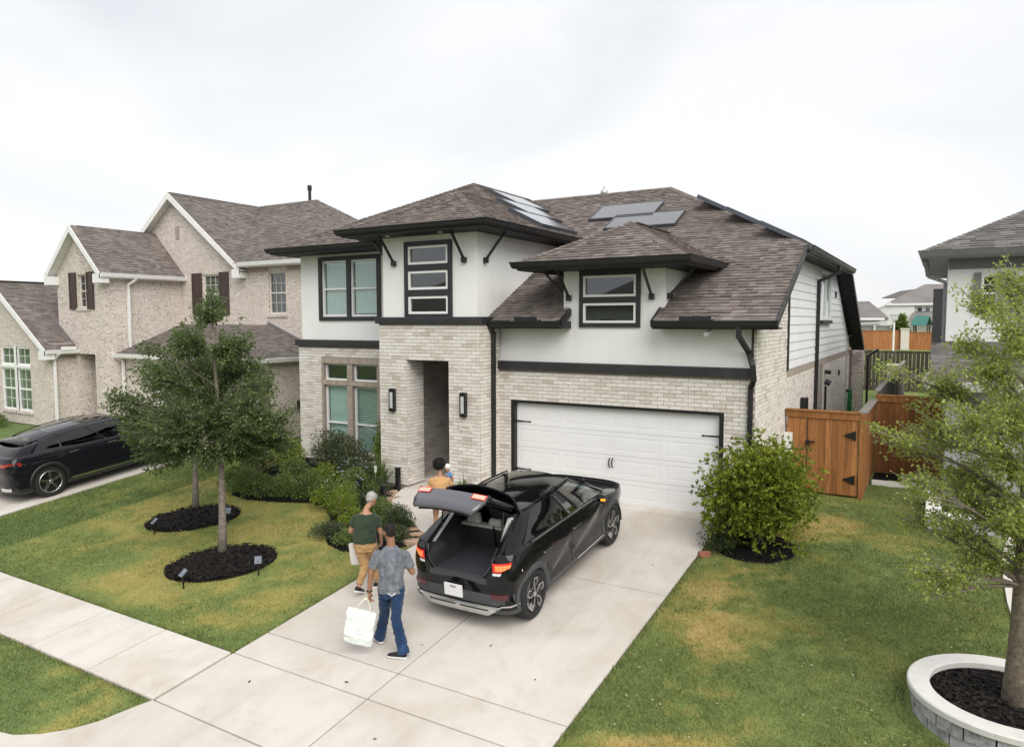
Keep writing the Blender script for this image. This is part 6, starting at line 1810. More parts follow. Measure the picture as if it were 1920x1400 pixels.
def wheel(parent, x, y, z, side, R_=.375, rim=.268, style='turbine', wd=.22):
    w_ = bpy.data.objects.new('wheel', None); COL.objects.link(w_); w_.parent = parent; w_.location = (x, y, z); w_.empty_display_size = .1
    ax = V(side, 0, 0)
    m = MB()
    pr = [(rim, -wd), (R_ - .03, -wd), (R_ - .006, -wd + .03), (R_, -wd + .06), (R_, -.05), (R_ - .006, -.025), (R_ - .03, -.006), (R_ - .07, .0), (rim + .015, -.004), (rim, -.02), (rim, -.10)]
    N = 48
    m.loft([[ax * h + r * V(0, math.cos(t), math.sin(t)) for r, h in pr] for t in [2 * math.pi * k / N for k in range(N + 1)]], cap=False)
    t_ = m.build('tyre', M['rubber'], w_, local=True); autosmooth(t_, 40)
    m = MB()
    m.loft([[ax * h + r * V(0, math.cos(t), math.sin(t)) for r, h in ((rim, -.02), (rim - .008, -.008), (rim - .02, -.012), (rim - .03, -.06), (.06, -.055), (.0, -.05))] for t in [2 * math.pi * k / N for k in range(N + 1)]], cap=False)
    autosmooth(m.build('rim', M['rim_dark'], w_, local=True), 40)
    def sp(a, r0, r1, w0, w1, h0, h1, off=0):
        d = V(0, math.cos(a), math.sin(a)); s = V(0, -math.sin(a), math.cos(a))
        return [d * r0 + s * (off - w0), d * r0 + s * (off + w0), d * r1 + s * (off + w1), d * r1 + s * (off - w1)], h0, h1
    for k in range(5):
        a = 2 * math.pi * k / 5 + .3
        m = MB()
        if style == 'turbine':
            # C-shaped bright outline of each blade
            for (q0, q1) in (((a, .05), (a + .28, rim * .60)), ((a + .28, rim * .60), (a + .08, rim * .93)), ((a + .08, rim * .93), (a - .26, rim * .90)), ((a - .26, rim * .90), (a - .34, rim * .60))):
                p0 = V(0, math.cos(q0[0]), math.sin(q0[0])) * q0[1]; p1 = V(0, math.cos(q1[0]), math.sin(q1[0])) * q1[1]
                m.bar(p0 + ax * -.012, p1 + ax * -.008, .018, .024, up=(side, 0, 0))
        else:
            for s in (-1, 1):
                p0 = V(0, math.cos(a + s * .22), math.sin(a + s * .22)) * .045; p1 = V(0, math.cos(a + s * .085), math.sin(a + s * .085)) * rim * .97
                m.bar(p0 + ax * -.02, p1 + ax * -.010, .017, .03, up=(side, 0, 0))
        m.build('spoke', M['rim_grey'], w_, local=True)
    if style == 'turbine':
        for k in range(5):
            a = 2 * math.pi * k / 5 + .3; m = MB()
            q = [V(0, math.cos(a + da), math.sin(a + da)) * r for da, r in ((0, .05), (.24, rim * .6), (.06, rim * .88), (-.24, rim * .86), (-.3, rim * .6))]
            m.prism([p + ax * -.024 for p in q], ax * .008); m.build('blade', M['rim_dark'], w_, local=True)
    else:
        m = MB(); m.loft([[ax * h + r * V(0, math.cos(t), math.sin(t)) for r, h in ((rim + .004, -.012), (rim - .004, -.003), (rim - .016, -.010))] for t in [2 * math.pi * k / N for k in range(N + 1)]], cap=False); m.build('rim_lip', M['rim_grey'], w_, local=True)
    m = MB(); m.lathe(ax * -.03, [(.045, 0), (.045, .02), (.03, .028)], 16, ax, (0, 1, 0)); m.build('hub_cap', M['rim_grey'], w_, local=True)
    return w_

def car_body(o, cfg):
    K = 5
    rows = cfg['rows']
    ctl = []
    SUB = (6, 4, 4, 5, 9, 16, 14, 10, 8, 6, 5, 5)
    def sample(C):
        # uneven sampling per span
        P = np.asarray(C, float); n = len(P); Q = np.vstack([2 * P[0] - P[1], P, 2 * P[-1] - P[-2]]); out_ = []
        for i in range(n - 1):
            p0, p1, p2, p3 = Q[i:i + 4]
            for j in range(SUB[i]):
                t = j / SUB[i]; out_.append(.5 * ((2 * p1) + (-p0 + p2) * t + (2 * p0 - 5 * p1 + 4 * p2 - p3) * t * t + (-p0 + 3 * p1 - 3 * p2 + p3) * t ** 3))
        out_.append(P[-1]); return np.array(out_)
    keyrows = []
    for rw in rows:
        w_, xo, yR, yF, zf, house_ = rw['w'], rw['xo'], rw['yR'], rw['yF'], rw['z'], rw.get('top')
        if not house_:
            C = [(0, yR, 0), (xo if xo else w_ * .42, yR + .006, 0), (w_ * .74 if w_ * .74 > xo + .05 else xo + .06, yR + .03, 0), (w_ * .915, yR + .115, 0), (w_ * .975, yR + .30, 0), (w_, cfg['ra'] + .2, 0), (w_, 0, 0), (w_ * .998, cfg['fa'] - .55, 0), (w_ * .985, cfg['fa'] + .05, 0), (w_ * .945, yF - .40, 0), (w_ * .84, yF - .15, 0), (w_ * .52, yF - .025, 0), (0, yF, 0)]
        else:
            xF = rw['xF']
            L = yF - yR
            C = [(0, yR - .0, 0), (xo if xo else w_ * .5, yR + .01, 0), (max(w_ * .78, xo + .03), yR + .045, 0), (w_ * .90, yR + .12, 0), (w_ * .955, yR + .26, 0), (w_ * .985, yR + .30 * L, 0), (w_, yR + .52 * L, 0), (w_ * .995, yR + .70 * L, 0), (xF + (w_ - xF) * .62, yR + .83 * L, 0), (xF + (w_ - xF) * .38, yR + .90 * L, 0), (xF + (w_ - xF) * .18, yR + .95 * L, 0), (xF + (w_ - xF) * .06, yR + .98 * L, 0), (xF, yF, 0)]
        S = sample(C)
        S[:, 0] = np.maximum(S[:, 0], 0)
        S[0, 0] = 0
        if not house_: S[-1, 0] = 0
        S[:, 2] = [zf(y) if callable(zf) else zf for y in S[:, 1]]
        keyrows.append(S)
    keyrows = np.array(keyrows)                                        # (R, C, 3)
    dense = []
    for j in range(keyrows.shape[1]):
        dense.append(crom(keyrows[:, j], K))
    D = np.array(dense).transpose(1, 0, 2)
    D[:, 0, 0] = 0
    return D, K, SUB

def finish_car(o, cfg, D, K, SUB, paint):
    cols = np.cumsum((0,) + SUB)
    ra, fa, wr, wz = cfg['ra'], cfg['fa'], cfg['arch'], cfg['wz']
    open_from = cfg.get('open_row', 99) * K
    nbelt, ntop = cfg['belt'] * K, cfg['cant'] * K
    def in_arch(c):
        return any(math.hypot(c[1] - a, c[2] - wz) < wr for a in (ra, fa))
    wins = cfg['windows']                                              # list of (name, ya, yb, mat) by y at the middle of the glass
    jm = (nbelt + ntop) // 2
    def win_of(j, i):
        if not (nbelt <= i < ntop): return None
        y = D[jm, j, 1]
        for w_ in wins:
            if w_[1] <= y < w_[2] and j >= cols[1]: return w_
        return None
    lowz = cfg['clad_z']
    def k_body(i, j, c):
        if j < cols[1] and i >= open_from: return False
        if in_arch(c): return False
        if c[2] < lowz: return False
        return win_of(j, i) is None and not cfg.get('rear_glass', lambda i, j, c: False)(i, j, c)
    b = grid_mesh('body', D, paint, o, k_body)
    s = b.modifiers.new('solid', 'SOLIDIFY'); s.thickness = .012; s.offset = -1
    grid_mesh('lower_cladding', D, M[cfg.get('clad', 'grey_plastic')], o, lambda i, j, c: c[2] < lowz and not in_arch(c) and not (j < cols[1] and i >= open_from))
    for w_ in wins:
        for sgn in (1, -1):
            E_ = D.copy()
            du = np.gradient(E_, axis=1); dv = np.gradient(E_, axis=0); nn = unit(np.cross(du, dv)); fl = np.sign(nn[..., :1] + 1e-9); nn = nn * fl
            E_ = E_ - nn * .006; E_[..., 0] *= sgn
            grid_mesh('side_window', E_, w_[3], o, lambda i, j, c: win_of(j, i) is w_, mirror=False)
    # wheel-arch mouldings and liners
    for a in (ra, fa):
        for sgn in (1, -1):
            G_ = []
            for rr, dx in ((wr - .035, -.05), (wr - .035, .012), (wr + .01, .016), (wr + .055, .014), (wr + .065, -.004)):
                rowp = []
                for t in np.linspace(-.10 * math.pi, 1.10 * math.pi, 44):
                    y = a + rr * math.cos(t); z = wz + rr * math.sin(t)
                    rowp.append((sgn * (side_x(D, y, max(z, .22)) + dx), y, max(z, .17)))
                G_.append(rowp)
            g = grid_mesh('wheel_arch', np.array(G_), M[cfg.get('clad', 'grey_plastic')], o, mirror=False)
            m = MB(); N = 24
            m.grid([[(sgn * x, a + (wr - .01) * math.cos(t), wz + (wr - .01) * math.sin(t)) for t in np.linspace(-.15, math.pi + .15, N)] for x in (.93, .60)]); m.grid([[(sgn * .60, a + r * math.cos(t), wz + r * math.sin(t)) for t in np.linspace(-.15, math.pi + .15, N)] for r in (wr - .01, .02)])
            m.build('arch_liner', M['dark_int'], o, local=True)
    return b
def side_x(D, y, z):
    "half width of the body side at (y, z)"
    d = (D[:, :, 1] - y) ** 2 + (D[:, :, 2] - z) ** 2
    d = np.where(D[:, :, 0] > .55, d, 99).ravel()
    k = np.argpartition(d, 6)[:6]; w_ = 1 / (d[k] + 1e-5)
    return float((D[:, :, 0].ravel()[k] * w_).sum() / w_.sum())
def strip(o, name, D, pts, wd, th, mat, sgn=(1, -1)):
    "thin moulding laid on the body side along (y, z) points"
    for s in sgn:
        m = MB()
        P = [V(s * (side_x(D, y, z)), y, z) for y, z in pts]
        for a, b in zip(P, P[1:]): m.bar(a, b, wd, th * 2, up=(s, 0, 0)) if False else m.hexa([a + V(0, 0, -wd / 2) - V(s * th, 0, 0), b + V(0, 0, -wd / 2) - V(s * th, 0, 0), b + V(0, 0, wd / 2) - V(s * th, 0, 0), a + V(0, 0, wd / 2) - V(s * th, 0, 0), a + V(0, 0, -wd / 2) + V(s * th, 0, 0), b + V(0, 0, -wd / 2) + V(s * th, 0, 0), b + V(0, 0, wd / 2) + V(s * th, 0, 0), a + V(0, 0, wd / 2) + V(s * th, 0, 0)])
        m.build(name, M[mat], o, local=True)

def hatch_car():
    o = thing('parked_car', 'black hatchback crossover on the driveway with its tailgate raised and cargo area empty', 'car', (2.485, -3.535, T(-3.535) + .055))
    o.rotation_euler = (math.atan(SL), 0, 0)
    ra, fa = -1.485, 1.485
    belt = lerp([-2.2, -1.4, .5, 1.3, 2.2], [1.13, 1.165, 1.10, 1.03, .90])
    crease = lerp([-2.2, -1.95, -1.08, -1.04, -.26, -.20, .90, 1.0, 2.4], [.77, .77, .74, .52, .83, .55, .93, .78, .77])
    rows = [dict(w=.84, xo=0, yR=-2.0, yF=2.16, z=.20), dict(w=.925, xo=0, yR=-2.11, yF=2.26, z=.27), dict(w=.930, xo=0, yR=-2.15, yF=2.31, z=.36), dict(w=.912, xo=0, yR=-2.14, yF=2.32, z=lambda y: .36 + .58 * (crease(y) - .36)),
            dict(w=.950, xo=0, yR=-2.12, yF=2.31, z=crease), dict(w=.942, xo=.52, yR=-2.10, yF=2.28, z=lambda y: max(.93, crease(y) + .035)), dict(w=.905, xo=.565, yR=-2.04, yF=2.18, z=lambda y: belt(y) - .04), dict(w=.872, xo=.575, yR=-1.99, yF=1.38, xF=.80, z=lambda y: belt(y) + .005, top=1),
            dict(w=.790, xo=.56, yR=-1.66, yF=.93, xF=.73, z=lambda y: belt(y) * .55 + 1.50 * .45, top=1), dict(w=.672, xo=.52, yR=-1.30, yF=.42, xF=.615, z=lambda y: 1.515 - .03 * max(0, y + .2) ** 2 - .05 * max(0, -y - .5) ** 2, top=1)]
    win = [('front', -.22, .86, M['car_glass_green']), ('rear', -1.02, -.30, M['car_glass']), ('quarter', -1.34, -1.06, M['car_glass'])]
    cfg = dict(rows=rows, ra=ra, fa=fa, arch=.415, wz=.365, open_row=4, belt=7, cant=9, windows=win, clad_z=.335)
    D, K, SUB = car_body(o, cfg)
    cols = np.cumsum((0,) + SUB)
    finish_car(o, cfg, D, K, SUB, M['paint_black'])
    # ---- roof glass, rails
    ed = D[-1]; ks = [k for k in range(cols[1], len(ed))]
    E_ = ed[cols[1]:]
    ztop = lambda y, xf: 1.595 - .035 * max(0, y + .2) ** 2 - .075 * max(0, -y - .3) ** 2 - (.075) * xf ** 2.4
    roofg = []
    ys = np.linspace(-1.30, .42, 24)
    ex = lambda y: float(np.interp(y, E_[:, 1], E_[:, 0]))
    for xf in np.linspace(0, 1, 10):
        roofg.append([(ex(y) * xf, y, ztop(y, xf)) for y in ys])
    grid_mesh('roof', np.array(roofg), M['glass_roof'], o)
    for s in (1, -1):
        m = MB(); m.tube([(s * (ex(y) - .03), y, ztop(y, .93) + .022) for y in np.linspace(-1.25, .38, 14)], .014, 8); m.build('roof_rail', M['paint_black'], o, local=True)
    part('roof_bar', M['paint_black'], o, lambda m: m.grid([[(x, y, ztop(y, abs(x) / .62) + .004) for x in np.linspace(-.58, .58, 14)] for y in (-.42, -.34)]), local=True)
    # windscreen between the front ends of the glass rows
    A = [D[i][-1] for i in range(7 * K, 9 * K + 1)]
    WS = []
    for i, a in enumerate(A):
        t = i / (len(A) - 1); c = V(0, 1.50 + (.55 - 1.50) * t - .0, 1.055 + (ztop(.42, 0) - 1.055) * t)
        c[1] = 1.46 * (1 - t) + .44 * t
        WS.append([(a[0] * u, c[1] + (a[1] - c[1]) * u ** 2, c[2] + (a[2] - c[2]) * u ** 2) for u in np.linspace(0, 1, 9)])
    grid_mesh('windscreen', np.array(WS), M['car_glass'], o)
    # bonnet from the shoulder rows across
    hd = []
    sh = D[7 * K - 2]
    fr = [p for p in sh if p[1] > 1.05 and p[0] > .02]
    for u in np.linspace(0, 1, 9):
        hd.append([(p[0] * u, p[1] + (1 - u * u) * .03 * (1 if p[1] > 1.9 else 0), p[2] + .055 * (1 - u ** 2.6) + (.0)) for p in fr])
    grid_mesh('bonnet', np.array(hd), M['paint_black'], o)
    # ---- rear bumper details
    yb = lambda z: -2.12 - .035 * math.sin((z - .2) / .55 * math.pi)
    def bump(m, x0, x1, z0, z1, d=.02):
        n = 16
        G_ = [[(x, float(np.interp(abs(x), [0, .39, .70, .85, .92], [yb(z), yb(z) + .006, yb(z) + .03, yb(z) + .11, yb(z) + .28])) - d, z) for x in np.linspace(x0, x1, n)] for z in np.linspace(z0, z1, 4)]
        m.grid(G_)
        m.grid([G_[-1], [(x, y + d + .02, z + .006) for x, y, z in G_[-1]]]); m.grid([[(x, y + d + .02, z - .006) for x, y, z in G_[0]], G_[0]])
    def skid(m):
        G_ = []
        for z, hx, d in ((.215, .46, .0), (.235, .50, .024), (.30, .60, .030), (.372, .70, .030), (.392, .73, .018)):
            G_.append([(u * hx, float(np.interp(abs(u * hx), [0, .39, .70, .85, .92], [yb(z), yb(z) + .006, yb(z) + .03, yb(z) + .11, yb(z) + .28])) - d, z) for u in np.linspace(-1, 1, 21)])
        m.grid(G_)
    sk = part('skid_plate', M['silver'], o, skid, local=True, smooth=True)
    for s in (-1, 1):
        part('skid_slot', M['black_metal'], sk, lambda m: bump(m, *sorted((s * .04, s * .52)), .318, .340, .034), local=True)
        part('bumper_trim', M['chrome'], o, lambda m: bump(m, *sorted((s * .72, s * .915)), .395, .412, .020), local=True)
        part('fog_reflector', M['reflector'], o, lambda m: bump(m, *sorted((s * .58, s * .82)), .50, .575, .012), local=True)
    part('bumper_panel', M['grey_plastic'], o, lambda m: bump(m, -.88, .88, .41, .56, .006), local=True, smooth=True)
    pl = part('number_plate', M['plate'], o, lambda m: m.box(-.21, .10, -2.190, -2.165, .455, .635), local=True); pl.rotation_euler = (0, 0, 0)
    tx = text_mesh('TEXAS', .035, M['ink'], o, (-.055, -2.1925, .592)); 
    # ---- tail lamps on the body corners
    for s in (-1, 1):
        def lamp(m, x0, x1, z0, z1, d=.012):
            m.grid([[(s * x, float(np.interp(x, [.5, .565, .70, .83, .90], [-2.10, -2.10, -2.075, -1.99, -1.80])) - d, z) for x in np.linspace(x0, x1, 8)] for z in (z0, z1)])
        l_ = part('tail_lamp', M['tail_dim'], o, lambda m: lamp(m, .605, .885, .900, 1.035, .010), local=True)
        part('lamp_pixels', M['tail_lit'], l_, lambda m: [lamp(m, .645 + .052 * a, .694 + .052 * a, .925 + .042 * b, .964 + .042 * b, .014) for a in range(4) for b in range(2)], local=True)
        part('lamp_underline', M['plate'], o, lambda m: lamp(m, .60, .93, .85, .888, .014), local=True)
    # ---- cargo space
    part('cargo_floor', M['carpet'], o, lambda m: (m.box(-.50, .50, -2.08, -1.02, .74, .765)), local=True)
    part('sill_plate', M['grey_plastic'], o, lambda m: m.box(-.50, .50, -2.125, -2.06, .70, .785), local=True)
    for s in (-1, 1):
        def trim(m):
            G_ = [[(s * .52, -2.08, .76), (s * .46, -1.75, .76), (s * .43, -1.40, .76), (s * .50, -1.02, .76)], [(s * .55, -2.08, .92), (s * .47, -1.75, 1.0), (s * .45, -1.40, 1.0), (s * .54, -1.02, .98)], [(s * .60, -2.03, 1.06), (s * .62, -1.75, 1.12), (s * .64, -1.40, 1.14), (s * .66, -1.02, 1.14)], [(s * .585, -1.72, 1.30), (s * .60, -1.6, 1.32), (s * .66, -1.3, 1.34), (s * .70, -1.02, 1.34)], [(s * .535, -1.32, 1.48), (s * .56, -1.25, 1.49), (s * .60, -1.1, 1.5), (s * .60, -1.02, 1.5)]]
            m.grid(G_)
        part('cargo_side', M['cargo_trim'], o, trim, local=True)
        part('pillar_trim', M['seat_grey'], o, lambda m: m.hexa([(s * .595, -1.90, 1.10), (s * .55, -1.88, 1.10), (s * .47, -1.40, 1.44), (s * .53, -1.42, 1.44), (s * .63, -1.84, 1.10), (s * .60, -1.80, 1.10), (s * .52, -1.35, 1.45), (s * .56, -1.38, 1.45)]), local=True)
    for x0, x1 in ((-.62, -.02), (.02, .62)):
        st = bevel(part('rear_seat', M['cargo_trim'], o, lambda m: m.hexa([(x0, -1.06, .74), (x1, -1.06, .74), (x1, -.92, .74), (x0, -.92, .74), (x0 * .98, -1.10, 1.07), (x1 * .98, -1.10, 1.07), (x1 * .98, -.98, 1.09), (x0 * .98, -.98, 1.09)]), local=True), .03, 3)
        bevel(part('seat_top', M['seat_grey'], o, lambda m: m.box(x0, x1, -1.095, -.95, 1.075, 1.12), local=True), .015, 2)
    for x in (-.40, 0, .40):
        zz = .10 if x == 0 else .17
        bevel(part('headrest', M['seat_grey'], o, lambda m: m.hexa([(x - .12, -1.09, 1.12), (x + .12, -1.09, 1.12), (x + .13, -.96, 1.12), (x - .13, -.96, 1.12), (x - .10, -1.05, 1.13 + zz), (x + .10, -1.05, 1.13 + zz), (x + .11, -.97, 1.13 + zz), (x - .11, -.97, 1.13 + zz)]), local=True), .035, 3)
    for x in (-.38, .38):
        fs_ = bevel(part('front_seat', M['seat_grey'], o, lambda m: (m.box(x - .25, x + .25, -.12, .42, .55, .72), m.hexa([(x - .25, -.18, .65), (x + .25, -.18, .65), (x + .25, -.02, .65), (x - .25, -.02, .65), (x - .20, -.36, 1.20), (x + .20, -.36, 1.20), (x + .20, -.24, 1.20), (x - .20, -.24, 1.20)])), local=True), .04, 3)
        bevel(part('headrest', M['seat_grey'], o, lambda m: m.box(x - .13, x + .13, -.37, -.27, 1.23, 1.40), local=True), .03, 3)
    part('dashboard', M['cargo_trim'], o, lambda m: (m.box(-.74, .74, .72, 1.30, .62, .99)), local=True)
    part('cabin_floor', M['dark_int'], o, lambda m: m.box(-.80, .80, -1.0, 1.35, .28, .34), local=True)
    part('underbody', M['dark_int'], o, lambda m: m.box(-.60, .60, -2.02, 2.1, .20, .28), local=True)
    part('steering_wheel', M['cargo_trim'], o, lambda m: m.tube([(-.38 + .17 * math.cos(t), .62 + .06 * math.sin(t), .98 + .16 * math.sin(t)) for t in np.linspace(0, 2 * math.pi, 18)], .014, 6), local=True)
    part('load_hook', M['tail_lit'] if False else M['chrome'], o, lambda m: m.box(-.475, -.465, -1.72, -1.68, .98, 1.03), local=True)
    # ---- tailgate (hinged at the roof)
    hy, hz, ang = -1.29, 1.545, R(64)
    tg = bpy.data.objects.new('tailgate', None); COL.objects.link(tg); tg.parent = o; tg.location = (0, hy, hz); tg.rotation_euler = (-ang, 0, 0); tg.empty_display_size = .1
    L = lambda x, y, z: (x, y - hy, z - hz)
    def gate_surf(m, inset=0.0, z_off=0.0):
        prof = [(-1.30, 1.555, .515), (-1.42, 1.535, .535), (-1.66, 1.34, .555), (-1.88, 1.17, .575), (-2.00, 1.085, .585), (-2.075, 1.06, .59), (-2.085, 1.03, .59), (-2.085, .95, .585), (-2.10, .84, .565), (-2.10, .70, .50)]
        return [[L(u * w_ * (1 - inset), y + .03 * (u * u), z + z_off - .015 * u * u) for u in np.linspace(-1, 1, 15)] for y, z, w_ in prof]
    gs = gate_surf(None)
    g = MB(); g.grid(gs[4:]); ob = g.build('tail_panel', M['gate_sky_grey'], tg, local=True); autosmooth(ob, 30); s = ob.modifiers.new('s', 'SOLIDIFY'); s.thickness = .05; s.offset = -1
    g = MB(); g.grid(gs[1:5]); ob = g.build('rear_window', M['car_glass'], tg, local=True, smooth=True); s = ob.modifiers.new('s', 'SOLIDIFY'); s.thickness = .008; s.offset = -1
    # frame around the glass
    fr_ = MB()
    for s in (0, 14):
        fr_.tube([gs[i][s] for i in range(0, 6)], .035, 8)
    fr_.tube(gs[0], .03, 8); fr_.tube(gs[4], .03, 8)
    fr_.build('window_frame', M['paint_black'], tg, local=True, smooth=True)
    # roof spoiler
    sp = MB()
    rg = []
    for y, z, t in ((-1.28, 1.60, .01), (-1.45, 1.605, .03), (-1.62, 1.585, .035), (-1.70, 1.565, .015)):
        rg.append([L(u * .60, y + .10 * u * u, z + t / 2 - .05 * u * u) for u in np.linspace(-1, 1, 15)] + [L(u * .60, y + .10 * u * u, z - t / 2 - .05 * u * u) for u in np.linspace(1, -1, 15)])
    sp.loft(rg); sp.build('spoiler', M['paint_black'], tg, local=True, smooth=True)
    for s in (-1, 1):
        def gl(m, x0, x1, z0, z1, d):
            m.grid([[L(s * x, -2.085 - d + .03 * (x / .59) ** 2, z) for x in np.linspace(x0, x1, 5)] for z in (z0, z1)])
        l_ = part('gate_lamp', M['tail_dim'], tg, lambda m: gl(m, .36, .588, .95, 1.045, .012), local=True)
        part('lamp_pixels', M['gate_lit'], l_, lambda m: [gl(m, .375 + .050 * a, .422 + .050 * a, .962 + .036 * b, .995 + .036 * b, .016) for a in range(4) for b in range(2)], local=True)
    part('inner_trim', M['cargo_trim'], tg, lambda m: (m.grid([[(x * .86, y + .075, z + .0) for x, y, z in r_] for r_ in gs[4:]])), local=True)
    part('latch', M['chrome'], tg, lambda m: m.box(-.05, .05, -2.05 - hy, -1.98 - hy, .74 - hz, .79 - hz), local=True)
    for s in (-1, 1):
        m = MB(); m.tube([(s * .54, -1.72, 1.27), (s * .545, -1.62, 1.62)], .012, 8); m.build('gas_strut', M['black_metal'], o, local=True)
    # ---- side details
    strip(o, 'belt_moulding', D, [(y, belt(y) - .012) for y in np.linspace(-1.42, .95, 14)], .014, .012, 'silver')
    strip(o, 'sill_strip', D, [(y, .345) for y in np.linspace(-.05, 1.02, 6)], .022, .012, 'chrome')
    strip(o, 'door_seam', D, [(-.22, z) for z in np.linspace(.36, 1.08, 8)], .006, .004, 'rubber')
    for s in (1, -1):
        for y in (-1.02, .0):
            m = MB(); x = side_x(D, y, .90)
            m.box(min(s * x, s * (x + .012)), max(s * x, s * (x + .012)), y - .11, y + .11, .885, .915); bevel(m.build('door_handle', M['paint_black'], o, local=True), .006, 2)
            m = MB(); m.lathe((s * (x + .004), y - .16 if y < -.5 else y - .15, .90), [(.014, 0), (.014, .012)], 8, (s, 0, 0), (0, 1, 0)); m.build('handle_button', M['chrome'], o, local=True)
        mi = MB(); rgm = []
        for xx, k in ((.90, .5), (.95, .9), (1.03, 1.0), (1.09, .85), (1.12, .4)):
            rgm.append([(s * xx, .86 + k * .085 * math.cos(t) - .3 * (xx - .9), 1.095 + k * .065 * math.sin(t)) for t in np.linspace(0, 2 * math.pi, 13)[:-1]])
        mi.loft(rgm); mr = mi.build('door_mirror', M['paint_black'], o, local=True, smooth=True)
        part('mirror_repeater', M['amber'], mr, lambda m: m.box(min(s * 1.045, s * 1.115), max(s * 1.045, s * 1.115), .71, .755, 1.085, 1.115), local=True)
    for s in (1, -1):
        for a in (ra, fa): wheel(o, s * .935, a, .365, s)
    return o
def text_mesh(txt, size, mat, parent, loc, rot=(R(90), 0, 0)):
    cu = bpy.data.curves.new('lettering', 'FONT'); cu.body = txt; cu.size = size; cu.align_x = 'CENTER'; cu.extrude = .0015
    t = bpy.data.objects.new('tmp', cu); COL.objects.link(t)
    bpy.context.view_layer.update()
    me = bpy.data.meshes.new_from_object(t.evaluated_get(bpy.context.evaluated_depsgraph_get()))
    bpy.data.objects.remove(t, do_unlink=True)
    me.materials.clear(); me.materials.append(mat)
    o = put('lettering', me, parent, local=True); o.location = loc; o.rotation_euler = rot
    return o
M['gate_sky_grey'] = plain('black tailgate with painted sky grey', (.085, .088, .105), .28, var=.05, coat=.8)  # black car panel; the sky's reflection is put into this grey base
hatch_car()

